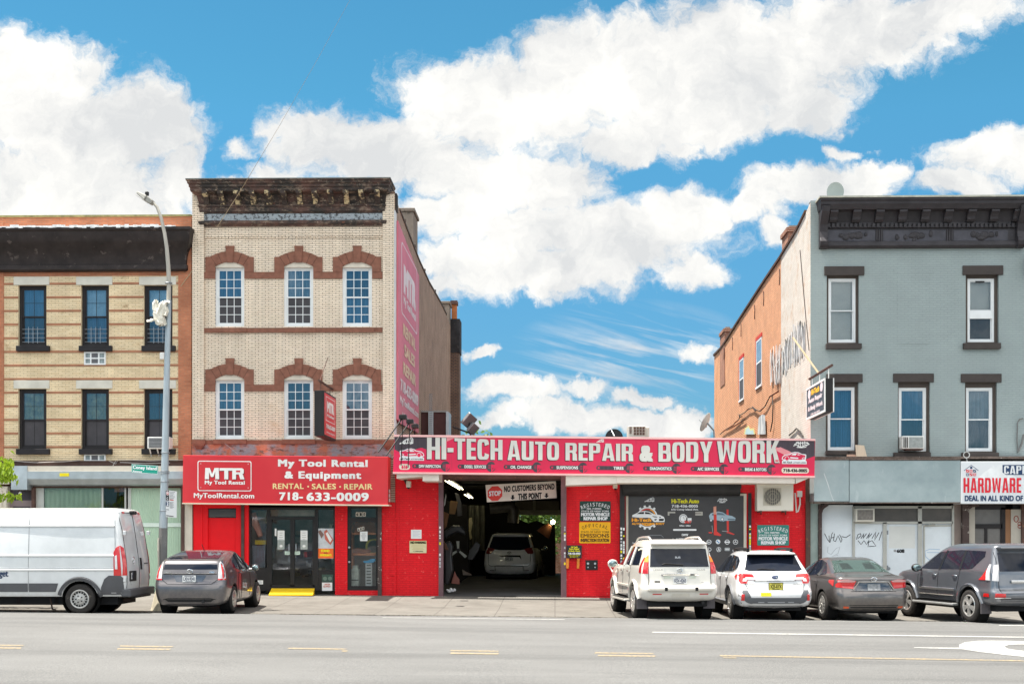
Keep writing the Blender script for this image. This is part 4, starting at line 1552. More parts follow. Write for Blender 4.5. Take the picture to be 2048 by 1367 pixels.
def mtr_things():
 Y = YF
 # goods in the shop
 def goods(name, label, cat, builder):
  mb = MB()
  builder(mb)
  tag(mb.build(name, builder.mats, None, smooth=40), label, cat)

 def shelf(mb):
  mb.fbox(704, 1065, 751, 1068.5, Y + .3, Y + .7)
  mb.fbox(704, 1105, 751, 1110, Y + .5, Y + .9)
  mb.fbox(704, 1043, 751, 1065, Y + .92, Y + .97, 1)
  mb.fbox(703, 1040, 705, 1172, Y + .5, Y + .9)
 shelf.mats = [M('orange_shelf', (.75, .25, .10), .6), M('rust_backboard', (.55, .19, .09), .7, var=.2)]
 goods('shelf_unit', 'orange shelf unit behind the glass of the 610 door', 'shelf', shelf)

 def saw(mb):
  mb.prism([F(x, y, Y + .45) for x, y in ((726, 1121), (735, 1120), (742, 1117), (750, 1116.5), (751, 1120), (747, 1124), (728, 1125))], (0, .3, 0))
 saw.mats = [M('bright_blue_plastic', (.03, .48, .9), .4)]
 goods('blue_tool_case', 'bright blue plastic tool cover on a pale stand behind the 610 door', 'tool', saw)

 def stand(mb):
  mb.fbox(731, 1125, 744, 1172, Y + .5, Y + .7)
  for k in range(7):
   mb.fbox(733, 1128 + 6 * k, 742, 1131 + 6 * k, Y + .48, Y + .5, 1)
 stand.mats = [M('pale_packaging', (.85, .84, .8), .6, var=.2, vs=12), M('grey_packaging', (.25, .25, .24), .6)]
 goods('tool_stand', 'pale packaged stand under the blue tool cover', 'stand', stand)

 def crate(mb):
  mb.fbox(703, 1137, 717, 1172, Y + .4, Y + .7)
  mb.fbox(705, 1130, 715, 1137, Y + .42, Y + .66)
  mb.fbox(703, 1158, 717, 1160, Y + .39, Y + .4, 1)
 crate.mats = [M('grey_green_machine', (.68, .72, .62), .6, var=.2, vs=9), M('dark_strap', (.08, .08, .07), .7)]
 goods('boxed_machine', 'grey green boxed machine at the foot of the 610 door', 'machine', crate)

 def wheel_(mb):
  mb.lathe([(.19, -.03), (.25, -.02), (.25, .02), (.19, .03)], F(747, 1092, Y + .6), 'y', 20, 0, False)
  mb.ball(F(716, 1101, Y + .6), .22, .15, .10, 1)
  mb.ball(F(727, 1102, Y + .6), .25, .15, .09, 1)
 wheel_.mats = [M('yellow_hose', (.55, .45, .10), .5), M('dull_orange_bag', (.38, .13, .08), .7)]
 goods('coiled_hose', 'yellow coiled hose and orange bags on the lower shelf of the 610 door', 'hose', wheel_)

 def arm(mb):
  mb.tube([F(504, 1026, Y + .5), F(510, 1045, Y + .5), F(517, 1060, Y + .45), F(521, 1072, Y + .4)], [.13, .12, .09, .07], 8, 0)
  mb.fbox(510, 1079.5, 531, 1088, Y + .25, Y + .45, 1)
  mb.fbox(505, 1090, 530, 1134, Y + .3, Y + .8, 2)
  mb.fbox(503, 1021, 533, 1045, Y + 1.2, Y + 1.3, 3)
 arm.mats = [M('salmon_boom', (.85, .32, .22), .6, var=.1), M('yellow_cover', (.80, .52, .02), .5), M('grey_machine', (.26, .28, .33), .5, var=.2), M('tan_backdrop', (.6, .52, .38), .8, var=.2)]
 goods('lift_machine', 'grey machine with salmon boom and yellow cover in the left pane of the tool shop', 'machine', arm)

 def racks(mb):
  rnd = random.Random(3)
  for k in range(26):
   x, y = rnd.uniform(543, 664), rnd.uniform(1045, 1150)
   w, h = rnd.uniform(3, 10), rnd.uniform(3, 12)
   mb.fbox(x, y, x + w, y + h, Y + rnd.uniform(.3, 1.4), Y + 1.6, rnd.randrange(5))
  mb.fbox(541, 1018, 629, 1031, Y + .5, Y + .6, 5)
 racks.mats = [M('rack_brown', (.40, .30, .22), .7), M('rack_red', (.7, .07, .05), .6), M('rack_grey', (.42, .42, .42), .6), M('rack_black', (.05, .05, .05), .6), M('rack_tan', (.6, .5, .33), .7), M('tan_backdrop2', (.72, .54, .40), .8, var=.3)]
 goods('tool_rack', 'crowded rack of small tools inside the tool shop behind its double doors', 'rack', racks)
 # papers and posters on the glass
 def sheet_(x0, y0, x1, y1, label, lines=6, mt=paper, cat='notice', name='notice', yy=Y + .055, extra=None):
  mb = MB()
  mb.fbox(x0, y0, x1, y1, yy, yy + .004)
  o = tag(mb.build(name, mt), label, cat)
  A = Art(o, onY(yy))
  rnd = random.Random(int(x0))
  h = (y1 - y0)
  for k in range(lines):
   w = rnd.uniform(.45, .9) * (x1 - x0) * .8
   c = (x0 + x1) / 2
   yk = y0 + h * (.12 + .8 * k / max(1, lines))
   A.rect(c - w / 2, yk, c + w / 2, yk + .7, M('grey_print', (.28, .29, .30), .7, var=0), 1)
  if extra:
   extra(A)
  A.done()
  return o
 for xa, lab in ((555, 'tall white notice taped to the left leaf of the tool shop doors'), (601, 'tall white notice taped to the right leaf of the tool shop doors')):
  def ex(A, xa=xa):
   A.rect(xa, 1079, xa + 14, 1098, M('grey_green_card', (.33, .36, .34), .7), 1)
   A.disc(xa + 7, 1091, 3.2, 2.6, paper, 2)
  sheet_(xa, 1060, xa + 14, 1098, lab, 7, extra=ex)
 sheet_(549.5, 1056, 553, 1071, 'narrow white strip sticker left of the left door notice', 0)
 sheet_(569.5, 1101.5, 579.5, 1108.5, 'small mint sticker left of the door join', 2, M('mint_card', (.52, .66, .56), .7))
 sheet_(589.5, 1101.5, 600, 1108.5, 'small mint sticker right of the door join', 2, M('mint_card', (.52, .66, .56), .7))
 sheet_(720, 1062, 735, 1081, 'white notice on the glass of the 610 door', 7)

 def poster(A):
  g = M('poster_grey', (.50, .52, .54), .6, var=.15, vs=8)
  r = M('poster_red', (.5, .13, .09), .6)
  A.poly([(648, 1062), (653, 1058), (667, 1079), (661, 1089), (650, 1078)], r, 1)
  A.poly([(651, 1066), (655, 1063), (664, 1078), (660, 1084)], paper, 2)
  A.poly([(636, 1062), (641, 1059), (648, 1068), (643, 1076)], M('poster_brown', (.2, .12, .1), .6), 1)
  A.rect(635.5, 1096, 667, 1115.5, M('poster_orange', (.85, .16, .03), .5, var=.04), 2)
  A.text('STAND', (642, 1098, 1103, 659), yellow_vinyl, .06, 3)
  A.text('WITH', (647, 1104, 1106, 655), ink, .04, 3)
  A.text('IMMIGRANTS', (640, 1107, 1111.5, 663), yellow_vinyl, .05, 3)
 sheet_(634.5, 1056, 667.5, 1116, 'grey poster of a red tool with an orange lettered panel in the tool shop window', 0, M('poster_grey', (.50, .52, .54), .6, var=.15, vs=8), 'poster', 'poster', extra=poster)

 def hours(A):
  A.text('LARGER', (648, 1166, 1169.5, 660), M('poster_red', (.5, .13, .09), .6), .04, 1)
  A.text('EQUIPMENT', (646.5, 1170.5, 1174, 661.5), M('poster_red', (.5, .13, .09), .6), .04, 1)
 sheet_(644, 1164, 664.5, 1180.5, 'white card with red print on the black panel below the dark green plate', 0, yy=Y + .03, extra=hours)

 def grn(A):
  A.disc(650, 1156, 4, 4, M('green_grey', (.12, .17, .14), .6), 1)
  A.disc(660, 1156, 4, 4, M('green_grey', (.12, .17, .14), .6), 1)
 sheet_(644, 1148, 666, 1163, 'dark green plate with two round marks above the red printed card', 0, M('dark_green_plate', (.04, .075, .06), .5), yy=Y + .03, extra=grn)
 sheet_(504.5, 1159.5, 513, 1167.5, 'left one of two pale stickers low on the black panel beside the hatchback', 3, yy=Y + .033)
 sheet_(515, 1159.5, 526, 1167.5, 'right one of two pale stickers low on the black panel by the hybrid hatchback', 3, yy=Y + .033)
 mb = MB()                                         # yellow kerb ramp
 z0 = gz(PX(583, Y), Y - .6) + .004
 a, c = PX(538, Y - .7), PX(626, Y - .7)
 a1, c1 = PX(543.5, Y), PX(629.5, Y)
 h = PZ(1175.5, Y, 583)
 mb.add([(a, Y - .75, z0), (c, Y - .75, z0), (c1, Y - .03, z0), (a1, Y - .03, z0), (a, Y - .75, z0 + .03), (c, Y - .75, z0 + .03), (c1, Y - .03, h), (a1, Y - .03, h)],
     [[0, 1, 2, 3], [4, 5, 6, 7], [0, 1, 5, 4], [1, 2, 6, 5], [2, 3, 7, 6], [3, 0, 4, 7]])
 tag(mb.build('door_ramp', M('yellow_ramp_paint', (.80, .50, .01), .6, var=.06, wear=(.5, .33, .05), ws=9, wt=.62)), 'yellow painted ramp at the foot of the tool shop double doors', 'ramp')
 # main sign
 ys = Y - .60
 s = thing('shop_sign', 'large red box sign of the tool hire shop with white and gold lettering', 'sign', F(573, 1010, ys))
 redm, nt, bs = new_mat('red_sign_vinyl')
 p = pos_vec(nt)
 bs.inputs['Roughness'].default_value = .4
 c = mix(nt, rng(nt, nz(nt, p, .5, 3), .35, .65), (.56, .014, .024), (.64, .028, .036))
 c = mix(nt, rng(nt, nz(nt, p, 30, 4, .8), .70, .74, 0, .8), c, (.7, .4, .36))
 nt.links.new(c, bs.inputs['Base Color'])
 mb = MB()
 fr = [F(366, 909.5, ys), F(776.5, 912.5, ys), F(776, 1008.5, ys), F(365, 1004.5, ys)]
 mb.prism(fr, (0, .6, 0))
 mb.build('sign_box', redm, s, bevel=.012)
 mb = MB()
 fr = [F(364, 1004.6, ys - .02), F(778, 1008.6, ys - .02), F(778, 1011, ys - .02), F(364, 1007, ys - .02)]
 mb.prism(fr, (0, .62, 0))
 mb.build('lower_trim', M('cream_trim', (.75, .62, .48), .5, var=.05), s)
 A = Art(s, onY(ys))
 A.rrect(395, 920.5, 503, 981, 4, white_vinyl, 1, dy=.9)
 A.rrect(396.8, 922.3, 501.2, 979.2, 3.2, redm, 2, dy=.9)
 for x, y in ((401.5, 926.5), (496.5, 927.2), (401.5, 974), (496.5, 974.8)):
  A.disc(x, y, 1.4, 1.4, M('rivet_pink', (.6, .25, .25), .5), 3)
 shd = M('dark_red_shadow', (.10, .01, .012), .5)
 for dx, dy, mt, ly in ((1.2, 1.2, shd, 3), (0, 0, white_vinyl, 4)):
  # heavy square capitals
  A.poly([(409.5 + dx, 957.5 + dy), (410.5 + dx, 935 + dy), (418 + dx, 935 + dy), (418 + dx, 957.5 + dy)], mt, ly)
  A.poly([(430.5 + dx, 957.5 + dy), (430.5 + dx, 935 + dy), (437.5 + dx, 935 + dy), (438.3 + dx, 957.5 + dy)], mt, ly)
  A.poly([(415 + dx, 935 + dy), (419.5 + dx, 935 + dy), (424.3 + dx, 947 + dy), (429 + dx, 935 + dy), (433 + dx, 935 + dy), (426.8 + dx, 953 + dy), (421.8 + dx, 953 + dy)], mt, ly + .2)
  A.poly([(439 + dx, 935.3 + dy), (466 + dx, 935.3 + dy), (466 + dx, 940.5 + dy), (439 + dx, 940.5 + dy)], mt, ly)
  A.poly([(448.5 + dx, 940.5 + dy), (456.5 + dx, 940.5 + dy), (456.5 + dx, 957.7 + dy), (448.5 + dx, 957.7 + dy)], mt, ly)
  A.poly([(464.5 + dx, 935.5 + dy), (484 + dx, 935.5 + dy), (487.5 + dx, 938 + dy), (487.5 + dx, 945.5 + dy), (484.5 + dx, 948 + dy), (464.5 + dx, 948 + dy)], mt, ly)
  A.poly([(464.5 + dx, 948 + dy), (472 + dx, 948 + dy), (472 + dx, 957.8 + dy), (464.5 + dx, 957.8 + dy)], mt, ly)
  A.poly([(477.5 + dx, 948 + dy), (485.5 + dx, 948 + dy), (489 + dx, 957.8 + dy), (480.5 + dx, 957.8 + dy)], mt, ly)
 A.rect(472, 940.2, 480.5, 943.6, redm, 4.6)
 A.text('My Tool Rental', (409.5, 960, 969.8, 489.5, 960.8, 970.6), white_vinyl, .045, 4, 1.1)
 A.flush()
 A.text('MyToolRental.com', (387.5, 985, 998, 508.5, 986, 999), white_vinyl, .03, 4, 1.06)
 A.flush()
 A.text('My Tool Rental', (556, 918, 936.5, 735.5, 919, 937.5), white_vinyl, .055, 4, 1.16)
 A.text('& Equipment', (569, 941.5, 960.5, 722.5, 942.3, 961.3), white_vinyl, .055, 4, 1.16)
 A.flush()
 A.text('RENTAL', (545.5, 966, 977, 607.5), gold_vinyl, .03, 4, 1.1)
 A.text('SALES', (623.5, 966.4, 977.6, 672), gold_vinyl, .03, 4, 1.1)
 A.text('REPAIR', (688, 966.8, 978, 745), gold_vinyl, .03, 4, 1.1)
 A.disc(616.3, 972.2, 1.8, 1.8, gold_vinyl, 4)
 A.disc(680.3, 972.7, 1.8, 1.8, gold_vinyl, 4)
 A.flush()
 A.text('718-', (558.5, 983.5, 999.8, 606), white_vinyl, .045, 4, 1.1)
 A.text('633-0009', (613, 983.9, 1001, 737.5, 984.6, 1001.6), white_vinyl, .045, 4, 1.1)
 A.done()
 A = Art(s, onX(PX(776.5, ys) + .012, 1))
 for k in range(3):
  A.rect(777.6, 978 + 9 * k, 780.4, 985 + 9 * k, paper, 1)
 A.done()
 # hanging sign at right angles to the wall
 yo, yi = 37.15, 39.2
 xs = PX(648, yo)
 w = .28
 h = thing('hanging_sign', 'black framed double sided red sign hanging at right angles from the cream brick building', 'sign', (xs, (yo + yi) / 2, S(660, 875, xs).z))
 zt, zb = PZ(780, yo, 648), PZ(871, yo, 648)
 mb = MB()
 mb.box(xs - w, xs, yo, yi, zb, zt)
 mb.build('sign_box', M('black_sign_case', (.02, .018, .018), .5, var=.15, wear=(.12, .1, .09), ws=9, wt=.68), h, bevel=.01)
 X = xs
 A = Art(h, lambda y, z, off=0.0: Vector((X + off, y, z)))
 e = .05
 A.rect(yo + e, zb + e, yi - e, zt - e, redm, 1)
 H = zt - zb
 A.rect(yo + .28, zb + H * .36, yi - .28, zb + H * .90, white_vinyl, 2)
 A.rect(yo + .32, zb + H * .375, yi - .32, zb + H * .885, redm, 3)
 A.text('MTR', (yo + .45, zb + H * .80, zb + H * .56, yi - .45), white_vinyl, .08, 4)
 A.text('My Tool Rental', (yo + .45, zb + H * .52, zb + H * .44, yi - .45), white_vinyl, .05, 4)
 A.text('718-633-0009', (yo + .3, zb + H * .29, zb + H * .19, yi - .25), white_vinyl, .05, 4)
 A.text('610 Coney Island Ave', (yo + .35, zb + H * .13, zb + H * .08, yi - .3), white_vinyl, .02, 4)
 A.done()
 mb = MB()
 zr = zt + .28
 mb.tube([(xs - w / 2, yo - .05, zr), (xs - w / 2, YF - .02, zr)], .035, 6)
 for yy in (yo + .25, yi - .25):
  mb.tube([(xs - w / 2, yy, zt), (xs - w / 2, yy, zr)], .012, 5)
 mb.tube([(xs - w / 2, yo + .1, zr), F(656, 714, YF)], .012, 5)
 mb.build('hanger', rusty, h)
 # long banner on the side wall
 xb = XM + .07
 s2 = thing('wall_banner', 'tall faded pink banner on the side wall of the cream brick building', 'banner', (xb, F(815, 870, YF + 1).y, S(815, 870, xb).z))
 q = [S(796.5, 441, xb), S(838.5, 552, xb), S(837.5, 866, xb), S(800.5, 846, xb), S(796, 838, xb)]
 pink = M('faded_pink_vinyl', (.60, .155, .20), .5, var=.10, vs=.8)
 mb = MB()
 mb.prism(q, (-.05, 0, 0))
 mb.build('banner_sheet', pink, s2)
 y0, y1 = q[0].y, q[1].y
 z1, z0 = q[0].z, q[4].z
 H, W = z1 - z0, y1 - y0
 A = Art(s2, lambda y, z, off=0.0: Vector((xb + off, y, z)))
 pw = M('pinkish_white_vinyl', (.72, .62, .62), .5)
 pg = M('faded_gold_vinyl', (.70, .50, .33), .5)
 def yy(t): return y0 + W * t
 def zz(t): return z0 + H * t
 A.rrect(yy(.13), zz(.56), yy(.88), zz(.93), .2, pw, 1)
 A.rrect(yy(.15), zz(.567), yy(.86), zz(.923), .18, pink, 2)
 A.text('MTR', (yy(.22), zz(.83), zz(.68), yy(.80)), pw, .09, 3)
 A.text('My Tool Rental', (yy(.22), zz(.665), zz(.61), yy(.80)), pw, .05, 3)
 A.flush()
 A.text('RENTAL', (yy(.2), zz(.52), zz(.455), yy(.8)), pg, .06, 3)
 A.flush()
 A.text('SALES', (yy(.25), zz(.42), zz(.355), yy(.75)), pg, .06, 3)
 A.flush()
 A.text('REPAIR', (yy(.2), zz(.32), zz(.255), yy(.8)), pg, .06, 3)
 A.flush()
 A.text('718-633-0009', (yy(.08), zz(.22), zz(.155), yy(.93)), pw, .06, 3)
 A.flush()
 A.text('MyToolRental.com', (yy(.06), zz(.13), zz(.08), yy(.95)), pw, .05, 3)
 A.flush()
 A.text('610 Coney Island Ave', (yy(.15), zz(.055), zz(.02), yy(.88)), pw, .03, 3)
 A.done()
 # three spotlights at the banner's foot
 for k, (px, py, lab) in enumerate(((806, 834, 'nearest the street'), (820, 843, 'in the middle'), (830, 852, 'farthest from the street'))):
  t = thing('banner_spotlight', 'small black spotlight under the pink banner, ' + lab + ' of three', 'spotlight', S(px, py, xb + .6), 'spotlights at the foot of the banner')
  c = S(px, py, xb + .6)
  mb = MB()
  mb.box(c.x - .1, c.x + .1, c.y - .13, c.y + .13, c.z - .06, c.z + .07)
  mb.build('lamp_head', black_metal, t, bevel=.02)
  mb = MB()
  mb.tube([c, Vector((xb - .02, c.y - .5, c.z - 1.0))], .02, 5)
  mb.tube([c, Vector((xb + .5, c.y + .4, c.z - 1.3))], .015, 5)
  mb.build('arm', black_metal, t)
 # shed on the garage roof against the wall
 ysh = S(842, 860, XM).y
 d = thing('roof_shed', 'dark brown roof shed with a grey duct against the side wall', 'shed', (PX(868, ysh), ysh, PZ(870, ysh, 868)))
 zt, zb = PZ(824, ysh, 868), PZ(885, ysh, 868)
 mb = MB()
 mb.box(XM + .01, PX(892, ysh), ysh, ysh + 2, zb - .5, zt)
 mb.build('wall', M('dark_oxblood', (.075, .030, .028), .7, var=.15), d)
 mb = MB()
 mb.box(XM + .01, PX(894, ysh), ysh - .04, ysh + 2, zt, zt + .06)
 mb.build('roof', M('grey_edge', (.3, .29, .27), .6), d)
 mb = MB()
 mb.box(PX(857.5, ysh), PX(867, ysh), ysh - .14, ysh, zb - .5, zt + .02)
 for k in range(24):
  mb.box(PX(859, ysh), PX(865.5, ysh), ysh - .155, ysh - .14, zb + .075 * k, zb + .075 * k + .03, 1)
 mb.build('duct', [zinc, steel_grey], d)
 mb = MB()
 mb.fbox(892, 823, 897.5, 880, ysh - .05, ysh + 1)
 mb.build('corner_flue', zinc, d)


mtr_things()

# ------------------------------------------------------------ red repair garage
XR = PX(1621, YF)
YB = 58.0                                            # back wall


def garage():
 Y = YF
 x0, x1 = XM + .01, XR - .01
 zb = gz(PX(1200, Y), Y) - .3
 zt = PZ(880, Y, 1200)
 g = thing('repair_garage', 'long low red painted garage with an open drive-in doorway', 'garage', ((x0 + x1) / 2, Y, gz((x0 + x1) / 2, Y)))
 redb = MATS['red_painted_brick']
 door = (PX(884, Y), PX(1127, Y), zb - 1, PZ(950, Y, 1005))
 shopw = (PX(1251, Y), PX(1493, Y), zb - 1, PZ(985, Y, 1370))
 mb = MB()
 wall_holes(mb, x0, x1, zb, zt, Y, [door, shopw], .35)
 mb.build('front_wall', redb, g, recalc=False)
 mb = MB()
 for a in (812, 838, 862):
  pass
 mb.fbox(788, 1035, 792, 1196, Y - .05, Y)
 mb.fbox(781, 1128, 792, 1150, Y - .06, Y - .05)
 mb.build('brick_rib', redb, g)
 # inside: floor, side walls, ceiling, back wall with a doorway to the yard
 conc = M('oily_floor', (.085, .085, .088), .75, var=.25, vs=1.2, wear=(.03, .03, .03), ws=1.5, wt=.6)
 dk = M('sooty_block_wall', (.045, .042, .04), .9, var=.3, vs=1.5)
 mb = MB()
 zf0, zf1 = gz(PX(1000, Y), Y), PZ(1158, 50, 1000)
 xi0, xi1 = x0 + .2, PX(1245, Y)
 mb.quad((x0, Y - .02, zf0 + .006), (x1, Y - .02, zf0 + .006), (x1, 50, zf1), (x0, 50, zf1))
 mb.quad((x0, 50, zf1), (x1, 50, zf1), (x1, YB + .3, zf1), (x0, YB + .3, zf1))
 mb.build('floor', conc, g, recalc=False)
 zc = PZ(925, Y, 1000)
 mb = MB()
 mb.box(xi0 - .2, xi0, Y + .36, YB, zb, zt)
 mb.box(xi1, xi1 + .2, Y + .36, YB, zb, zt)
 op = (PX(1027, YB), PX(1123, YB), zf1, PZ(1029, YB, 1070))
 wall_holes(mb, x0, x1, zb, zt, YB, [op], .3)
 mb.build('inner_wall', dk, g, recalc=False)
 mb = MB()
 mb.box(x0, x1, Y + .05, YB + .3, zc, zc + .25)
 for k in range(6):
  yy = Y + 2.5 + 2.9 * k
  mb.box(xi0, xi1, yy, yy + .2, zc - .28, zc)
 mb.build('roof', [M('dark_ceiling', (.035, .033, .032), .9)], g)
 mb = MB()
 mb.box(x0, x1, Y + .02, Y + .3, zc + .25, zt)
 mb.build('parapet', redb, g)
 fr = M('mauve_brown_steel', (.16, .085, .095), .5, var=.2, wear=(.30, .24, .24), ws=8, wt=.66)
 mb = MB()
 mb.fbox(877, 945, 886.5, 1194, Y - .06, Y + .1)
 mb.fbox(1122, 945, 1133, 1196, Y - .06, Y + .1)
 mb.build('door_post', fr, g, bevel=.008)
 mb = MB()
 mb.fbox(886.5, 946, 1122, 957, Y + .0, Y + .25)
 mb.fbox(886.5, 957, 1122, 960, Y + .1, Y + .3)
 mb.build('door_header', rusty, g)
 st = [paper, M('yellow_sticker', (.75, .62, .02), .6), M('grey_sticker', (.4, .4, .42), .6)]
 mb = MB()
 rnd = random.Random(5)
 for px in (880, 1129.5):
  y = 1052
  while y < 1130:
   h = rnd.uniform(2.5, 6)
   if rnd.random() < .75:
    mb.fbox(px - 1.5, y, px + 1.6, y + h, Y - .066, Y - .06, rnd.choice((0, 0, 2, 1)))
   y += h + rnd.uniform(.5, 4)
 mb.build('sticker_row', st, g)
 # tarpaulin strips under the big sign
 tarp = M('cream_tarpaulin', (.66, .60, .53), .7, var=.08, wear=(.45, .38, .32), ws=4, wt=.66)
 mb = MB()
 ys = Y - 1.2
 for (a, b, yt, yb0, yb1) in ((793, 846, 944, 956.5, 952.5), (845, 878, 945, 961.5, 961.5), (1132, 1233, 948, 970, 966.5), (1233, 1492, 949, 965.5, 965.5), (1492, 1590, 951, 965.5, 966.5)):
  mb.prism([F(a, yt, ys), F(b, yt, ys), F(b, yb1, ys), F(a, yb0, ys)], (0, 1.15, 0))
 mb.prism([F(1590, 951, ys), F(1625, 952.5, ys), F(1592, 966.5, ys)], (0, 1.15, 0))
 mb.build('tarpaulin', tarp, g, bevel=.01)
 # shop window board with its roller shutter box
 mb = MB()
 mb.lathe([(.21, 0), (.21, PX(1480, Y - .2) - PX(1246, Y - .2))], (PX(1246, Y - .2), Y - .12, PZ(977, Y - .2, 1370)), 'x', 20)
 mb.fbox(1245, 965, 1483, 976, Y - .33, Y)
 mb.fbox(1240, 963, 1250, 1200, Y - .2, Y + .02)
 mb.fbox(1497, 985, 1503, 1200, Y - .12, Y + .02)
 mb.build('shutter_box', M('black_painted_shutter', (.028, .027, .028), .5, var=.25, wear=(.16, .15, .15), ws=9, wt=.68), g, smooth=40)
 mb = MB()
 rnd = random.Random(8)
 for px, yw in ((1242.5, -.206), (1247.5, -.206), (1500, -.126)):
  y = 1050
  while y < 1120:
   h = rnd.uniform(2.5, 6)
   if rnd.random() < .8:
    mb.fbox(px - 1.6, y, px + 1.8, y + h, Y + yw, Y + yw + .006, rnd.choice((0, 0, 0, 2, 1)))
   y += h + rnd.uniform(.5, 3)
 mb.build('sticker_row', st, g)
 mb = MB()
 mb.fbox(1252, 986.5, 1493, 990.5, Y - .02, Y + .1)
 mb.fbox(1252, 990.5, 1256.5, 1200, Y - .02, Y + .1)
 mb.fbox(1487.5, 990.5, 1493, 1200, Y - .02, Y + .1)
 mb.build('window_frame', cream_paint, g)
 mb = MB()
 mb.fbox(1256.5, 990.5, 1487.5, 1200, Y + .03, Y + .1)
 board = mb.build('window_board', M('black_window_board', (.028, .025, .027), .32, var=.2), g)
 wh = M('print_white', (.74, .75, .76), .5, var=0)
 bl = M('print_black', (.02, .018, .02), .5, var=0)
 og = M('print_orange', (.90, .38, .03), .5, var=.0)
 rd = M('print_red', (.62, .05, .04), .5, var=.05)
 A = Art(board, onY(Y + .03))
 A.text('Hi-Tech Auto', (1343, 997, 1005.5, 1398), yellow_vinyl, .045, 2)
 A.text('718-436-0005', (1343.5, 1008.5, 1014, 1396), wh, .04, 2, 1.05)
 A.text('616 Coney Island Ave.', (1342.5, 1016, 1020.8, 1397), wh, .04, 2, 1.05)
 for x0_, fl in ((1335.5, 0), (1390.5, 1)):
  A.rect(x0_, 1022.5, x0_ + 15, 1025.5, M('grey_tape', (.42, .40, .36), .6), 2)
  if fl:
   A.rect(x0_ + 12, 1022.5, x0_ + 15, 1030, M('grey_tape', (.42, .40, .36), .6), 2.2)
   A.rect(x0_, 1026.5, x0_ + 13, 1030, M('grey_tape', (.42, .40, .36), .6), 2.1)
  else:
   A.rect(x0_, 1022.5, x0_ + 3.4, 1030, M('grey_tape', (.42, .40, .36), .6), 2.2)
 A.flush()
 # gear and car emblem at the left
 gx, gy = 1294.5, 1034
 for k in range(14):
  a = 2 * math.pi * k / 14
  if math.sin(a) < .55 and math.sin(a) > -.2 and False:
   continue
  c, s = math.cos(a), math.sin(a)
  q = [(-2.6, 20), (2.6, 20), (1.9, 24.5), (-1.9, 24.5)]
  if -.1 < s < .62 or (s <= -.1 and abs(c) > .9):
   continue
  A.poly([(gx + c * r - s * t, gy + s * r + c * t) for t, r in q], wh, 1)
 A.ring(gx, gy, 19.5, 19.5, 2.6, wh, 1, 200, 345)
 A.ring(gx, gy, 19.5, 19.5, 2.6, wh, 1, 40, 140)
 A.ring(gx, gy, 16.5, 16.5, 2.2, rd, 1.5, 200, 290)
 A.ring(gx, gy, 16.5, 16.5, 2.2, og, 1.5, 290, 340)
 A.ring(gx, gy, 16, 16, 2.0, og, 1.5, 45, 135)
 body = [(1264, 1033), (1265, 1029), (1272, 1026), (1279, 1022), (1290, 1021), (1299, 1022.5), (1308, 1027.5), (1320, 1029), (1328, 1033), (1329.5, 1038), (1329, 1043), (1308, 1043), (1304, 1039), (1301, 1035), (1295, 1034.5), (1280, 1034.5)]
 A.poly(body, wh, 2)
 A.poly([(1273, 1027), (1280, 1023.4), (1288, 1022.8), (1288, 1027)], bl, 3)
 A.poly([(1290, 1022.8), (1298, 1024), (1304, 1027.6), (1290, 1027)], bl, 3)
 A.poly([(1304, 1031), (1313, 1032.2), (1315, 1034), (1308, 1033.5)], bl, 3)
 A.poly([(1318, 1036.5), (1328, 1036.5), (1327, 1041), (1318, 1041)], bl, 3)
 A.poly([(1309, 1037), (1314, 1037), (1312, 1040), (1309, 1040)], bl, 3)
 A.poly([(1318, 1032.5), (1322, 1032.8), (1322, 1034.5), (1319, 1034.4)], bl, 3)
 A.text('Hi-Tech', (1263.5, 1035.5, 1042.5, 1302.5), og, .05, 4)
 A.text('AUTO REPAIR & BODY', (1263.5, 1044.5, 1048.6, 1329), og, .04, 4)
 A.flush()
 # clock emblem
 A.ring(1366.5, 1036, 7.6, 8, 1.6, wh, 2, 60, 350)
 A.disc(1366.5, 1036, 6, 6.3, wh, 2.5)
 A.ribbon([(1367.5, 1032), (1367.5, 1036.4), (1370, 1037)], .6, bl, 3)
 A.rect(1375, 1035, 1383, 1043, wh, 2)
 A.text('24/7', (1368.5, 1040, 1046, 1383), rd, .05, 4)
 A.text('8:00am - 6:00pm', (1359, 1049, 1052.3, 1381.5), wh, .05, 3)
 A.flush()
 A.rrect(1346, 1057, 1393, 1060.4, 1.6, wh, 2)
 A.text('DMV', (1363.5, 1066.5, 1071, 1376.5), wh, .05, 3)
 A.text('INSPECTION', (1352, 1075.5, 1080, 1387), wh, .05, 3)
 A.ribbon([(1346, 1075.5), (1346, 1080)], 1, wh, 3)
 A.flush()
 # two-post lift with a pale blue car
 pb, pb2 = M('print_pale_blue', (.36, .47, .55), .5, var=.1), M('print_steel_blue', (.13, .18, .23), .5)
 A.poly([(1453, 1018), (1457, 1018), (1458, 1062), (1454, 1066)], rd, 1)
 A.poly([(1452, 1064), (1459, 1063), (1469.5, 1067), (1467, 1068.8)], rd, 1.2)
 A.poly([(1418, 1031), (1421, 1026), (1428, 1023.5), (1437, 1022), (1446, 1024), (1454, 1029), (1464, 1031), (1471, 1035), (1470, 1040), (1450, 1040.6), (1446, 1042), (1432, 1039), (1420, 1039)], pb, 2)
 A.poly([(1434, 1023.6), (1445, 1025.4), (1451, 1029.5), (1434, 1029)], pb2, 3)
 A.poly([(1424, 1027), (1432, 1023.8), (1432, 1029), (1424, 1030)], pb2, 3)
 A.poly([(1455, 1036), (1470, 1037), (1469, 1039.4), (1456, 1039)], pb2, 3)
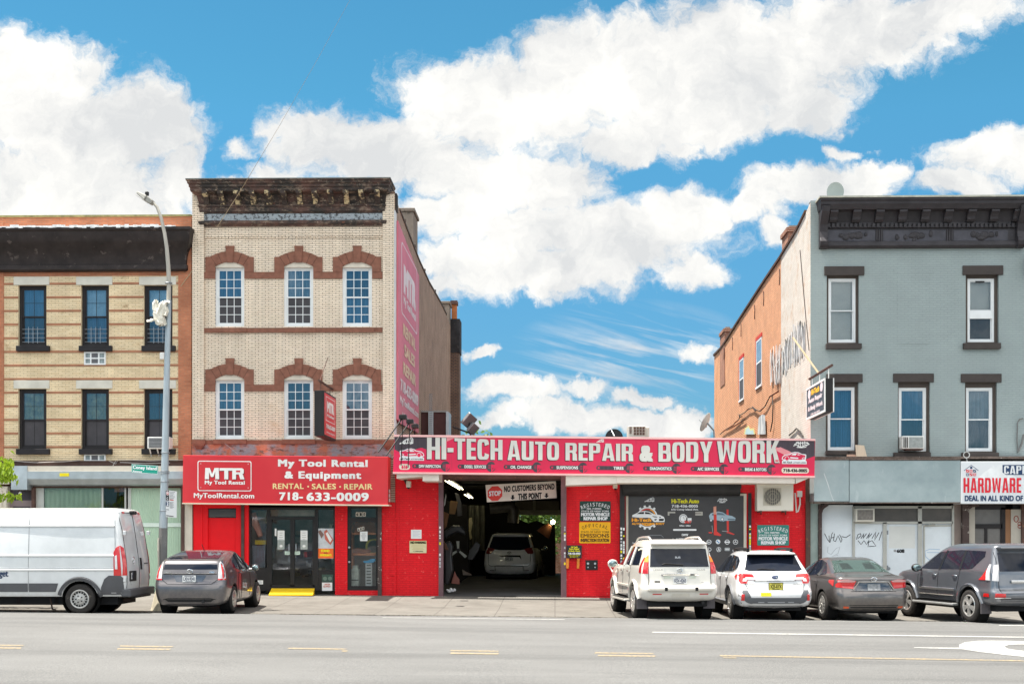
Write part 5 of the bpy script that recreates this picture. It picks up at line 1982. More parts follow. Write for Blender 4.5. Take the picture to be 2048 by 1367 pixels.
 for x, y, r in ((1422, 1039.5, 3.2), (1444.5, 1037.5, 4)):
  A.disc(x, y, r * .8, r, pb2, 3)
  A.disc(x, y, r * .5, r * .65, wh, 4)
 A.poly([(1427, 1013), (1432.5, 1011.5), (1434, 1066), (1428, 1066)], rd, 5)
 A.poly([(1427, 1012.5), (1432.5, 1011.5), (1432.8, 1028), (1427.2, 1028)], M('print_salmon', (.66, .30, .22), .5), 5.5)
 A.poly([(1427, 1064), (1434, 1062), (1443, 1069), (1440, 1071), (1428, 1069)], rd, 5.2)
 A.poly([(1417, 1063), (1424, 1063), (1424, 1066), (1418, 1065.5)], rd, 5.2)
 A.ribbon([(1424, 1050), (1425.5, 1064)], 1.2, M('grey_print', (.28, .29, .30), .7, var=0), 5)
 A.ribbon([(1444, 1061), (1456, 1062)], 1.4, M('grey_print', (.28, .29, .30), .7, var=0), 5)
 # row of car maker emblems
 A.ring(1418, 1083, 4.6, 4.2, .9, wh, 2)
 A.ribbon([(1415.5, 1080), (1416.2, 1086)], 1.1, wh, 2)
 A.ribbon([(1420.5, 1080), (1419.8, 1086)], 1.1, wh, 2)
 A.ribbon([(1416, 1083.4), (1420, 1083.4)], 1.1, wh, 2.2)
 A.disc(1436, 1082.5, 4.6, 4.6, wh, 2)
 A.disc(1436, 1082.5, 3, 3, M('print_blue', (.06, .24, .5), .5), 3, a0=180, a1=270)
 A.disc(1436, 1082.5, 3, 3, M('print_blue', (.06, .24, .5), .5), 3, a0=0, a1=90)
 A.poly([(1436, 1082.5), (1433, 1082.5), (1436, 1079.5)], M('print_blue', (.06, .24, .5), .5), 3.2)
 A.poly([(1436, 1082.5), (1439, 1082.5), (1436, 1085.5)], M('print_blue', (.06, .24, .5), .5), 3.2)
 A.ring(1454.5, 1083, 4.2, 4.4, 1.1, wh, 2)
 A.rect(1449, 1081.8, 1460, 1084.4, wh, 2.5)
 A.ring(1471, 1083, 4.6, 4.6, .9, wh, 2)
 for a in (-90, 30, 150):
  A.poly([(1471 + 4.5 * math.cos(R(a)), 1083 + 4.5 * math.sin(R(a))), (1471 + 1 * math.cos(R(a + 60)), 1083 + 1 * math.sin(R(a + 60))), (1471 + 1 * math.cos(R(a - 60)), 1083 + 1 * math.sin(R(a - 60)))], wh, 2 + (a + 90) / 500)
 A.ring(1418, 1098, 4.4, 3.6, .8, wh, 2)
 A.ribbon([(1417, 1095.5), (1416.5, 1100), (1420.5, 1100)], .9, wh, 2)
 A.ring(1437.5, 1098, 4.3, 4.3, .8, wh, 2)
 A.poly([(1435, 1101), (1437.2, 1094.5), (1437.9, 1094.5), (1440, 1101), (1438.5, 1101), (1437.5, 1097), (1436.5, 1101)], wh, 2)
 A.rrect(1449, 1094, 1460, 1101, 2, M('grey_print', (.28, .29, .30), .7, var=0), 2)
 A.text('MINI', (1450.5, 1095.8, 1099.5, 1458.5), wh, .04, 3)
 A.ring(1470, 1100, 4.4, 3, .9, wh, 2)
 # dark car picture behind the white off-roader
 A.poly([(1264, 1089), (1266, 1084), (1280, 1079), (1288, 1072), (1298, 1069.5), (1322, 1069), (1327, 1073), (1329, 1080), (1329, 1092), (1264, 1092)], M('print_dark_grey', (.06, .06, .065), .4), 1)
 A.ribbon([(1282, 1078.5), (1289, 1072), (1300, 1069.5), (1322, 1069.2), (1327, 1074)], .8, M('grey_print', (.28, .29, .30), .7, var=0), 2)
 A.ribbon([(1264.5, 1084.5), (1270, 1085.5), (1276, 1083)], 1.2, wh, 2)
 # calligraphy at the top corners
 CALL(A, 1289, 994, 1309, 1003, wh, 2)
 CALL(A, 1434.5, 995, 1454.5, 1004.5, wh, 2, 2)
 A.done()
 return g


def CALL(A, x0, y0, x1, y1, mat, lay=2, kind=1):
 """the swash calligraphic marks: linked strokes leaning to the right"""
 if kind == 1:
  strokes = [[(0, .95), (.2, .72), (.5, .9), (.8, .75), (.98, .85)], [(.05, .98), (.35, .5), (.45, .62), (.3, .85)], [(.3, .55), (.62, .18), (.58, .75), (.5, .9)],
       [(.5, .35), (.85, .02), (.95, .25), (.95, .85), (.75, .95)], [(.7, .3), (.74, .9)], [(.84, .25), (.86, .85)], [(.55, .45), (.78, .28)], [(.15, .8), (.4, .95)]]
 else:
  strokes = [[(0, .75), (.18, .55), (.3, .8), (.5, .9), (.7, .7), (1, .45)], [(.15, .25), (.3, .1), (.35, .5), (.28, .75)], [(.42, .05), (.45, .8)], [(.56, .1), (.6, .75)], [(.7, 0), (.72, .65), (.85, .7)],
       [(.05, .5), (.2, .35), (.35, .3), (.6, .25), (.9, .2)], [(.2, .95), (.5, 1), (.8, .9)], [(.8, .35), (.95, .3), (.9, .5)]]
 w = (y1 - y0) * .12
 for i, s in enumerate(strokes):
  pts = []
  for k in range(len(s) - 1):
   for t in (0, .5):
    pts.append((s[k][0] + (s[k + 1][0] - s[k][0]) * t, s[k][1] + (s[k + 1][1] - s[k][1]) * t))
  pts.append(s[-1])
  A.ribbon([(x0 + (x1 - x0) * u, y0 + (y1 - y0) * v) for u, v in pts], w, mat, lay + i * .05)


GARAGE = garage()


def garage_sign():
 ys = YF - 1.25
 s = thing('shop_sign', 'very long crimson garage sign with big pale capitals above a row of dark wrenches', 'sign', F(1210, 948, ys))
 cr, nt, bs = new_mat('crimson_sign_vinyl')
 p = pos_vec(nt)
 bs.inputs['Roughness'].default_value = .4
 c = mix(nt, rng(nt, nz(nt, p, .35, 3, .5, (1, 1, .3)), .35, .65), (.58, .004, .050), (.72, .007, .074))
 c = mix(nt, rng(nt, nz(nt, p, 2.5, 5, .7, (6, 1, .35)), .6, .68, 0, .4), c, (.36, .012, .05))
 c = mix(nt, rng(nt, nz(nt, p, 26, 4, .8), .71, .74, 0, .7), c, (.7, .5, .5))
 nt.links.new(c, bs.inputs['Base Color'])
 dk = M('sign_charcoal', (.066, .050, .062), .45, var=.2, vs=2, streak=(6, 1, .3), wear=(.25, .2, .22), ws=20, wt=.72)
 tl, tr, br, bl = (789, 872.5), (1630.5, 880.5), (1629, 951), (786, 943)
 mb = MB()
 mb.prism([F(*q, ys) for q in (tl, tr, br, bl)], (0, .35, 0))
 mb.build('sign_box', cr, s, bevel=.01)
 pk = M('pink_sign_trim', (.78, .45, .44), .5, var=.06)
 mb = MB()
 mb.prism([F(*q, ys - .03) for q in ((788, 868.5), (1631, 877), (1631, 880.8), (788, 872.7))], (0, .42, 0))
 mb.prism([F(*q, ys - .03) for q in ((785.5, 943), (1630, 951), (1630, 954.4), (785.5, 946.6))], (0, .42, 0))
 mb.build('sign_trim', pk, s)

 def sy(x):
  return (x - 789) / 841 * 8.3
 A = Art(s, lambda x, y, off=0.0: F(x, y + sy(x), ys - off))     # coordinates level with the left end
 A.poly([(789, 872.6), (905, 872.6), (893, 879), (889, 888), (857, 899), (843, 894), (802, 905), (789, 898)], dk, 1)
 A.poly([(893, 872.6), (916, 872.6), (905, 876), (894, 881)], M('pale_pink_flash', (.75, .28, .30), .5), 1.4)
 A.poly([(1507, 872.6), (1629.5, 872.6), (1629.5, 903), (1608, 911), (1588, 899), (1569, 893), (1545, 882)], dk, 1)
 A.poly([(1545, 889), (1561, 886), (1577, 893), (1588, 899), (1600, 906), (1612, 911), (1590, 912)], M('pale_pink_flash', (.75, .28, .30), .5), 1.3)
 big = M('stone_coloured_letters', (.60, .585, .54), .5, var=.05, vs=.7)
 sh = M('letter_shadow', (.045, .012, .022), .6, var=0)

 def word(t, xl, yt, yb, xr, yt2, yb2, sp=1.12, bold=.10, vb=.035):
  d1, d2 = -sy(xl), -sy(xr)
  for dx, dy, mt, ly in ((-1.4, 1.5, sh, 3), (0, 0, big, 5)):
   if t == '&':
    A.text(t, (xl + dx, yt + dy + d1, yb + dy + d1, xr + dx, yt2 + dy + d2, yb2 + dy + d2), mt, bold, ly, sp, vb=vb)
   else:
    A.block(t, (xl + dx, yt + dy + d1, yb + dy + d1, xr + dx, yt2 + dy + d2, yb2 + dy + d2), mt, ly)
  A.flush()
 word('HI', 854, 874, 917.5, 892.5, 874.7, 918, 1.2, .11)
 for dx, dy, mt, ly in ((-1.4, 1.5, sh, 3), (0, 0, big, 5)):
  A.rect(895 + dx, 894 + dy, 907 + dx, 902.5 + dy, mt, ly)
 word('TECH', 909, 875, 918, 1005, 879, 919)
 word('AUTO', 1015, 880, 919.5, 1118, 884, 919.7)
 word('REPAIR', 1131, 885, 920, 1266.5, 887, 921.5)
 word('&', 1279, 890, 922, 1306.5, 890.5, 923, 1, .07)
 word('BODY', 1317, 884.5, 922.5, 1425, 882, 923.5)
 word('WORK', 1434, 881.5, 924, 1559.5, 880, 925)
 A.text('INC.', (1551, 918.5 - sy(1551), 923 - sy(1551), 1558.5), cr, .05, 7)
 # wrenches
 for i, (x, t) in enumerate(((825, 'DMV INSPECTION'), (916, 'DEISEL SERVICES'), (1008, 'OIL CHANGE'), (1100, 'SUSPENSIONS'), (1193, 'TIRES'), (1287, 'DIAGNOSTICS'), (1382, 'A/C SERVICES'), (1477, 'BREAK & ROTORS'))):
  y = 931.5
  ty = y - .6
  A.disc(x + 3.4, ty, 4, 4.2, dk, 2)
  A.poly([(x + 3, ty - 4.2), (x + 58, ty - 3.9), (x + 62, ty - 6), (x + 62, ty + 6), (x + 58, ty + 4.4), (x + 3, ty + 4.2)], dk, 2.1)
  A.disc(x + 4.4, ty, 1.9, 1.9, cr, 2.6)
  hx = x + 66
  A.disc(hx, ty, 9.2, 10.4, dk, 2.2, a0=90, a1=332)
  A.disc(hx, ty + 1.4, 9, 8.6, dk, 2.3, a0=14, a1=82)
  A.rect(hx + .4, ty - 4.6, hx + 12, ty + 2.4, cr, 2.7)
  A.rect(hx + .4, ty - 4.6, hx + 2.2, ty + 11, cr, 2.75)
  for k in range(3):
   A.rect(x + 60.5, ty - 3.4 + 2.8 * k, x + 65, ty - 2.6 + 2.8 * k, cr, 2.6)
  A.flush()
  w = {'TIRES': 20, 'OIL CHANGE': 42}.get(t, 43)
  xa = x + 12 + (22 if t == 'TIRES' else 1)
  A.text(t, (xa, ty - 2.9, ty + 3.2, xa + w), white_vinyl, .035, 4, 1.05)
  A.flush()
 # corner emblems
 def car_logo(x0, y0, flip):
  def q(u, v):
   return (x0 + (50 - u if flip else u), y0 + v)
  white = M('print_white', (.74, .75, .76), .5, var=0)
  A.poly([q(*t) for t in ((1, 3.5), (3, 2.5), (10, 2), (16, -1.2), (24, -2), (30, -.5), (34, 2.5), (44, 4), (49, 8), (50, 13), (46, 15.2), (49.5, 16.5), (49.5, 22.3), (0, 22.3), (.5, 16.5), (2.5, 15), (1, 9))], white, 3)
  A.poly([q(*t) for t in ((2.5, 5), (10, 3.5), (17, .5), (24, -.4), (29, .8), (33, 4), (43, 5.4), (48, 9), (48, 13), (37, 13), (14, 14), (4, 12.5))], cr, 3.5)
  A.poly([q(*t) for t in ((19.5, 1.2), (24, .6), (28, 1.8), (31, 4.5), (22, 5))], white, 4)
  A.poly([q(*t) for t in ((12, 4.3), (18, 2), (18.5, 4.6))], white, 4)
  A.poly([q(*t) for t in ((17, 9.5), (33, 8.5), (33, 10.8), (17, 12))], white, 4)
  A.disc(*q(39.5, 11.5), 4.6, 4.6, white, 4)
  A.disc(*q(39.5, 11.5), 3.7, 3.7, cr, 4.5)
  A.ribbon([q(2, 13), (q(5, 9)), q(9, 10.5), q(8, 13), q(5, 13)], 1.1, white, 4)
  A.text('Hi-Tech', (x0 + 2, y0 + 17.2, y0 + 21, x0 + 21), ink, .03, 5, shear=.35)
  A.text('AUTO BODY & REPAIR', (x0 + 23, y0 + 18.2, y0 + 20.8, x0 + 48), ink, .02, 5, shear=.2)
 car_logo(798.5, 897.5, False)
 A.flush()
 car_logo(1563.5, 897, True)
 A.flush()
 CALL(A, 799, 873.5, 827, 887.5, white_vinyl, 3)
 CALL(A, 1587, 873.5, 1619, 886.5, white_vinyl, 3, 2)
 CALL(A, 1193, 872.6, 1208, 880, white_vinyl, 3)
 A.rrect(798, 927, 820, 938.5, 5.5, M('cream_pill', (.70, .60, .50), .5), 3)
 A.text('616', (803, 929.2, 936.5, 815), cr, .06, 5)
 A.rrect(1563, 926.5, 1618, 938, 5.5, M('cream_pill', (.70, .60, .50), .5), 3)
 A.text('718-436-0005', (1566.5, 929, 935.6, 1614.5), ink, .05, 5)
 A.done()


garage_sign()


def plate_sign(name, label, cat, box, Y, mat, art, th=.02, r=2.0):
 x0, y0, x1, y1 = box
 mb = MB()
 p = []
 for cx, cy, a0 in ((x1 - r, y0 + r, -90), (x1 - r, y1 - r, 0), (x0 + r, y1 - r, 90), (x0 + r, y0 + r, 180)):
  for k in range(4):
   a = R(a0 + k * 30)
   p.append(F(cx + r * math.cos(a), cy + r * math.sin(a), Y - th))
 mb.prism(p, (0, th, 0))
 o = tag(mb.build(name, mat), label, cat)
 A = Art(o, onY(Y - th))
 art(A)
 A.done()
 return o


def arc_text(A, t, cx, cy, r, a0, a1, h, mat, bold=.05, lay=2, w=None):
 n = len(t)
 for i, ch in enumerate(t):
  a = R(a0 + (a1 - a0) * i / (n - 1))
  vs, fs = glyphs(ch)
  if not vs:
   continue
  bx0, bx1 = min(v[0] for v in vs), max(v[0] for v in vs)
  wid = (w or h * .75) * (.35 if ch == 'I' else 1)
  mb, mi = A.mb('lettering', mat)
  for k, d in enumerate((-bold, 0, bold)):
   pts = []
   for x, y in vs:
    u = ((x - bx0) / (bx1 - bx0) - .5 + d * .6) * wid
    v = y / .72 * h
    px = cx + (r + v) * math.sin(a) + u * math.cos(a)
    py = cy - (r + v) * math.cos(a) + u * math.sin(a)
    pts.append(A.P(px, py, lay * A.STEP + k * .0003))
   mb.add(pts, fs, mi)


def garage_things():
 Y = YF
 wh = MATS['print_white']

 def reg(num, x0, y0, x1, y1):
  def f(A):
   w, h = x1 - x0, y1 - y0
   cx = (x0 + x1) / 2
   arc_text(A, 'REGISTERED', cx, y0 + h * 1.75, h * 1.5, -24.5, 24.5, h * .19, wh, .06, 2, w * .066)
   A.text(num, (cx - w * .27, y0 + h * .33, y0 + h * .42, cx + w * .2), wh, .03, 2)
   A.text('STATE OF NEW YORK', (x0 + w * .05, y0 + h * .46, y0 + h * .545, x1 - w * .05), wh, .03, 2)
   A.text('MOTOR VEHICLE', (x0 + w * .04, y0 + h * .575, y0 + h * .75, x1 - w * .04), wh, .07, 2)
   A.text('REPAIR SHOP', (x0 + w * .12, y0 + h * .78, y0 + h * .95, x1 - w * .1), wh, .07, 2)
  return f
 plate_sign('registration_sign', 'dark green registered motor vehicle repair shop sign right above the yellow emissions sign', 'sign', (1159.5, 1001.5, 1221.5, 1041.5), Y, M('very_dark_green', (.020, .050, .042), .45, var=.06), reg('NO. 7129435', 1159.5, 1001.5, 1221.5, 1041.5))
 plate_sign('registration_sign', 'teal green registered motor vehicle repair shop sign under the condenser unit', 'sign', (1514.5, 1049, 1578, 1090), Y, M('teal_green_enamel', (.045, .22, .185), .4, var=.05), reg('NO 7087905', 1514.5, 1049, 1578, 1090))

 def emi(A):
  br = M('dark_brown_print', (.13, .06, .01), .6, var=0)
  fd = M('faded_print', (.50, .30, .04), .6, var=0)
  arc_text(A, 'OFFICIAL', 1190, 1113, 60, -22, 22, 7.0, br, .05, 2, 4.4)
  A.text('7129435', (1181, 1056, 1060, 1199), fd, .03, 2)
  A.text('STATE OF NEW YORK', (1161.5, 1061, 1065, 1219), br, .01, 2)
  A.text('EMISSIONS', (1161, 1066.5, 1074, 1218.5), br, .03, 2)
  A.text('INSPECTION STATION', (1161, 1076, 1083, 1218.5), br, .07, 2)
 plate_sign('emissions_sign', 'yellow orange official emissions inspection station sign on the red pier', 'sign', (1158.5, 1043.5, 1221, 1085.5), Y, M('amber_enamel', (.83, .42, .01), .45, var=.04), emi)

 def nop(A):
  A.rect(819.5, 1081, 852.5, 1087, M('pale_olive', (.55, .5, .22), .6), 1)
  A.text('NO PARKING', (821, 1081.8, 1086.3, 851.5), ink, .07, 2)
  gp = M('ochre_print', (.5, .42, .2), .6, var=0)
  for k, w in enumerate((26, 28, 20, 24)):
   A.rect(836 - w / 2, 1089.5 + 2.5 * k, 836 + w / 2, 1090.3 + 2.5 * k, gp, 1)
  A.text('AT OWNERS EXPENSE', (826, 1100.5, 1102.6, 846), ink, .02, 2)
 plate_sign('no_parking_sign', 'cream no parking sign on the red wall left of the garage door', 'sign', (819, 1080.5, 853, 1105), Y, M('cream_enamel', (.66, .60, .36), .5, var=.04), nop, .02, .6)

 def pap(A):
  for k in range(5):
   A.rect(825.5, 1061.5 + 2.6 * k, 840 - (k % 2) * 3, 1062.2 + 2.6 * k, M('blue_grey_print', (.45, .45, .52), .7, var=0), 1)
 plate_sign('paper_notice', 'white paper notice pasted above the cream no parking sign', 'notice', (822, 1058.5, 843, 1076.5), Y, paper, pap, .006, .3)

 def biz(A):
  A.text('Hi-Tech', (1142, 1091.5, 1094.8, 1155), yellow_vinyl, .04, 2)
  A.text('Auto Repair', (1138, 1095.3, 1099, 1159), yellow_vinyl, .04, 2)
  A.text('& Body Work', (1137, 1099.5, 1103, 1160.5), yellow_vinyl, .04, 2)
  A.text('718-436-0005', (1136, 1104, 1108, 1161), wh, .05, 2)
  A.text('616 Coney Island', (1137.5, 1108.8, 1111, 1159.5), yellow_vinyl, .02, 2)
  A.text('Brooklyn NY', (1140, 1111.6, 1113.8, 1157), yellow_vinyl, .02, 2)
 t = thing('board_sign', 'small black board sign with yellow lettering and two orange legs by the garage door post', 'sign', F(1148, 1136, Y - .1))
 mb = MB()
 mb.fbox(1133.5, 1089.5, 1163.5, 1115.5, Y - .12, Y - .08)
 o = mb.build('board', M('black_board', (.025, .024, .025), .5), t)
 A = Art(o, onY(Y - .12))
 biz(A)
 A.done()
 for x in (1132.5, 1153.5):
  mb = MB()
  mb.prism([F(x + .5, 1115.5, Y - .11), F(x + 6, 1115.5, Y - .11), F(x + 5, 1136, Y - .11), F(x, 1136, Y - .11)], (0, .06, 0))
  mb.build('leg', M('orange_wood', (.62, .20, .03), .6, var=.2), t, bevel=.008)
 t = thing('cover_plate', 'black steel plate with four bolts on the red pier', 'plate', F(1183, 1138, Y))
 mb = MB()
 mb.fbox(1171, 1119, 1195.5, 1139, Y - .02, Y)
 mb.build('plate', black_metal, t)
 mb = MB()
 for x, y, r in ((1176, 1126, .035), (1190, 1126, .035), (1176, 1133.5, .022), (1190, 1133.5, .022)):
  mb.lathe([(r, -.04), (r, -.02)], F(x, y, Y), 'y', 8)
 mb.build('bolt', zinc, t)
 # stop banner just inside the doorway
 yb = Y + .35
 q = [(971, 969), (1111.5, 961.5), (1113.5, 995), (974, 1003.5)]
 mb = MB()
 mb.prism([F(*p, yb) for p in q], (0, .02, 0))
 o = tag(mb.build('stop_banner', M('dirty_cream_banner', (.66, .60, .52), .6, var=.06, wear=(.45, .4, .33), ws=5, wt=.7)), 'tilted cream banner with a red stop octagon hanging in the garage doorway', 'banner')

 def tilt(x, y, off=0.0):
  return F(x, y - (x - 971) * .0545, yb - off)
 A = Art(o, tilt)
 A.poly([(990 + 15.8 * math.cos(R(22.5 + 45 * k)), 987.2 + 15.8 * math.sin(R(22.5 + 45 * k))) for k in range(8)], M('print_red', (.62, .05, .04), .5), 1)
 A.text('STOP', (978, 982, 992, 1002), wh, .05, 2)
 A.text('NO CUSTOMERS BEYOND', (1008, 973.5, 985.5, 1109), ink, .05, 2, 1.1)
 A.text('THIS POINT', (1036, 990, 1002.5, 1083.5), ink, .06, 2, 1.05)
 for x in (1025.5, 1093):
  A.poly([(x - 2.2, 992), (x + 2.2, 992), (x + 2.2, 997), (x + 4.8, 997), (x, 1002), (x - 4.8, 997), (x - 2.2, 997)], ink, 2)
 A.done()
 # condenser on the wall
 c = thing('condenser_unit', 'cream air conditioning condenser with a round fan grille bracketed to the red wall', 'air conditioner', F(1551, 1022, Y - .3))
 cm = M('cream_casing', (.64, .60, .52), .45, var=.04, wear=(.45, .38, .3), ws=6, wt=.7)
 mb = MB()
 mb.fbox(1514, 966.5, 1587, 1021, Y - .55, Y - .12)
 mb.build('casing', cm, c, bevel=.02)
 mb = MB()
 mb.fbox(1527, 975, 1562.5, 1010, Y - .565, Y - .55, 0)
 cc = F(1545, 992.5, Y - .57)
 mb.lathe([(.255, 0), (.255, -.012)], cc, 'y', 28, 1)
 for k in range(9):
  xx = cc.x - .22 + .055 * k
  hh = math.sqrt(max(.001, .25 ** 2 - (xx - cc.x) ** 2))
  mb.box(xx - .005, xx + .005, cc.y - .025, cc.y - .012, cc.z - hh, cc.z + hh, 0)
 for r in (.09, .17, .25):
  for k in range(24):
   a, b = 2 * math.pi * k / 24, 2 * math.pi * (k + 1) / 24
   mb.tube([cc + Vector((r * math.cos(a), -.022, r * math.sin(a))), cc + Vector((r * math.cos(b), -.022, r * math.sin(b)))], .005, 4, 0)
 mb.build('fan_grille', [M('grille_cream', (.46, .42, .34), .5), M('dark_fan', (.10, .095, .085), .6)], c)
 for x in (1522, 1571):
  mb = MB()
  mb.fbox(x - 2, 1021, x + 2, 1023.5, Y - .6, Y)
  mb.tube([F(x, 1023, Y - .5), F(x, 1028, Y - .02)], .02, 5)
  mb.build('bracket', rusty, c)
 mb = MB()
 mb.fbox(1595.5, 981, 1604.5, 993, Y - .12, Y, 0)
 mb.tube([F(1600, 993, Y - .05), F(1600, 1008, Y - .05), F(1596, 1022, Y - .05), F(1593, 1024, Y - .04), F(1592, 1012, Y - .06), F(1590, 985, Y - .08)], .025, 6, 0)
 tag(mb.build('junction_box', white_paint, None, bevel=.01), 'small white box with looping cable right of the condenser unit', 'electrical box')
 for (x, y, lab, nm) in ((815, 966, 'left of the garage door', 'security_camera'), (1229, 968, 'left of the black shutter box', 'security_camera')):
  t = thing(nm, 'cream security camera under the tarpaulin ' + lab, 'camera', F(x, y + 8, Y - .2))
  mb = MB()
  mb.fbox(x - 3, y - 5, x + 6, y + 8, Y - .42, Y - .2)
  mb.build('body', cream_paint, t, bevel=.02)
  mb = MB()
  mb.tube([F(x - 5, y - 12, Y - .02), F(x - 4, y - 6, Y - .2), F(x, y + 2, Y - .3)], .05, 6)
  mb.build('bracket', rusty, t)
  mb = MB()
  mb.ball(F(x + 2, y + 8, Y - .36), .05, .05, .05)
  mb.build('lens', black_metal, t)
 # conduit at the right end
 mb = MB()
 mb.fbox(1612, 955, 1621, 1200, Y - .10, Y + .02)
 tag(mb.build('downpipe', rusty, None), 'dark boxed downpipe where the red garage meets the grey building', 'pipe')
 # fluorescent tubes
 tube = emit('fluorescent_tube', (1.0, .90, .58), 7)
 for (a, ya, b, yb_, lab) in (((888, 957), 41.0, (922.5, 978), 48.4, 'nearer'), ((932, 988), 50.5, (942.5, 995.5), 53.0, 'farther')):
  p, q = F(*a, ya), F(*b, yb_)
  t = thing('strip_light', lab + ' of two lit strip lights along the left of the garage ceiling', 'lamp', p)
  for k in (-1, 1):
   mb = MB()
   mb.tube([p + Vector((.06 * k, 0, 0)), q + Vector((.06 * k, 0, 0))], .009, 6)
   mb.build('tube', tube, t)
  mb = MB()
  mb.tube([p + Vector((0, 0, .09)), q + Vector((0, 0, .09))], .07, 4)
  mb.build('fitting', dark_frame, t)
 # work lamp with its reflector
 yl = 52.0
 t = thing('work_lamp', 'lit work lamp with a dented copper reflector in front of the yard doorway', 'lamp', F(1112, 1070, yl))
 mb = MB()
 c = F(1105.8, 1043, yl)
 mb.ball(c, .085, .085, .085)
 mb.build('bulb', emit('warm_bulb', (1.0, .86, .40), 14), t, smooth=60)
 mb = MB()
 mb.lathe([(.10, 0), (.20, .2), (.30, .5)], (0, 0, 0), 'z', 14, 0, False)
 n = Matrix.Translation(c + Vector((-.12, .1, -.1))) @ Matrix.Rotation(R(215), 4, 'Y')
 mb.xform(n)
 mb.build('reflector', M('copper_reflector', (.42, .17, .10), .35, metal=.5), t, smooth=60)
 # black cover sheet hanging over a rack, jagged top
 yk = 54.5
 top = [(960, 1017), (975, 1014), (1000, 1020), (1013, 1030), (1026, 1046), (1038, 1037), (1056, 1046), (1073, 1040), (1098, 1050), (1110, 1049), (1111.5, 1112), (1111, 1150), (940, 1150), (945, 1060)]
 mb = MB()
 mb.prism([F(x, y, yk) for x, y in top], (0, .12, 0))
 tag(mb.build('cover_sheet', M('black_cover_cloth', (.010, .010, .011), .9, var=.2)), 'black cover sheet with a jagged top hung across the rear of the garage', 'cloth')
 mb = MB()
 sheet_cloth(mb, F(938, 1020, 53).x, F(970, 1020, 53).x, 53, PZ(1100, 53, 950), PZ(1010, 53, 950), .08, 3, 18)
 tag(mb.build('hanging_tarp', M('olive_grey_tarp', (.11, .11, .085), .8, var=.3), recalc=False), 'olive grey tarpaulin hanging behind the salvaged parts', 'cloth')
 mb = MB()
 mb.prism([F(x, y, 52.8) for x, y in ((938, 1036), (943, 1034), (945, 1045), (942, 1062), (944, 1075), (940, 1079), (937, 1060))], (0, .03, 0))
 tag(mb.build('curtain_strip', M('yellowish_strip', (.62, .56, .36), .7, var=.2)), 'torn yellowish strip hanging beside the olive tarpaulin', 'cloth')
 # duct across
 mb = MB()
 ydu = 51
 mb.tube([F(980, 1017, ydu), F(1020, 1012, ydu), F(1028, 1019, ydu), F(1026, 1045, ydu)], [.2, .22, .24, .22], 10)
 tag(mb.build('exhaust_duct', M('dull_tin', (.16, .15, .14), .5, metal=.6, var=.3), None, smooth=60), 'dull tin exhaust duct bending down behind the stop banner', 'duct')
 mb = MB()
 for (a, b, c_, d) in ((1030, 1001, 1118, 1018), ):
  mb.fbox(a, b, c_, d, 56, 56.1, 0)
 mb.fbox(1028, 1019, 1120, 1023, 55.8, 56, 1)
 mb.fbox(1066, 1000, 1071, 1030, 55.7, 55.8, 1)
 mb.fbox(1027, 1023.5, 1120, 1029, 55.6, 55.8, 1)
 tag(mb.build('raised_yard_door', [M('grey_door_panel', (.13, .115, .105), .8, var=.2), M('grey_door_rail', (.22, .21, .18), .6)]), 'grey panelled door raised above the yard doorway at the back of the garage', 'door')
 # salvaged car parts along the left wall
 rnd = random.Random(11)

 def slab(name, label, cat, pts, Yp, th, col, rough=.5, bev=.02, metal=0):
  mb = MB()
  mb.prism([F(x, y, Yp) for x, y in pts], (0, th, 0))
  tag(mb.build(name, M('mat_' + label.replace(' ', '_')[:40], col, rough, metal, var=.2), None, bevel=bev), label, cat)
 slab('cardboard_sheet', 'upright brown cardboard sheet just inside the door at the left', 'cardboard', [(887, 1022), (898, 1027), (893, 1052), (888, 1058)], 41.2, .06, (.16, .075, .035), .8)
 slab('cardboard_sheet', 'leaning tan cardboard sheet high among the salvaged parts', 'cardboard', [(900, 1000), (916, 1003), (910, 1028), (898, 1027)], 43.0, .05, (.20, .12, .06), .8)
 slab('car_door_skin', 'grey car door skin standing behind the tan cardboard', 'car part', [(909, 985), (918, 988), (923, 1005), (924, 1030), (915, 1032), (913, 1000)], 45.0, .1, (.10, .10, .11), .4)
 slab('bumper_cover', 'curved black bumper cover across the pile of parts', 'car part', [(887, 1062), (905, 1050), (922, 1050), (932, 1062), (930, 1070), (915, 1064), (900, 1070), (888, 1080)], 43.5, .3, (.035, .037, .042), .35, .06)
 slab('bumper_cover', 'dark grey bumper cover low in the pile of parts', 'car part', [(888, 1085), (900, 1080), (906, 1092), (903, 1110), (906, 1140), (896, 1170), (889, 1168)], 42.0, .3, (.045, .043, .046), .35, .06)
 slab('fender_panel', 'dull salmon coloured fender panel leaning at the foot of the parts', 'car part', [(909, 1141), (913, 1150), (919, 1158), (919, 1168), (902, 1166)], 42.5, .08, (.36, .14, .11), .55)
 slab('wooden_panel', 'brown panel at the edge of the door among the parts', 'panel', [(887, 1080), (893, 1088), (897, 1100), (889, 1098)], 41.4, .1, (.16, .08, .05), .7)
 slab('car_hood', 'long dark car bonnet leaning left of the minivan', 'car part', [(938, 1100), (952, 1082), (961, 1088), (958, 1100), (945, 1120), (935, 1118)], 46.5, .06, (.022, .022, .024), .3)
 slab('silver_trim_strip', 'bent silver trim strip hanging by the left door post', 'car part', [(889, 998), (892, 985), (892.6, 993), (890.5, 1008), (888, 1012)], 41.5, .04, (.55, .55, .56), .3)
 mb = MB()
 c = F(916.5, 1099.5, 42.6)
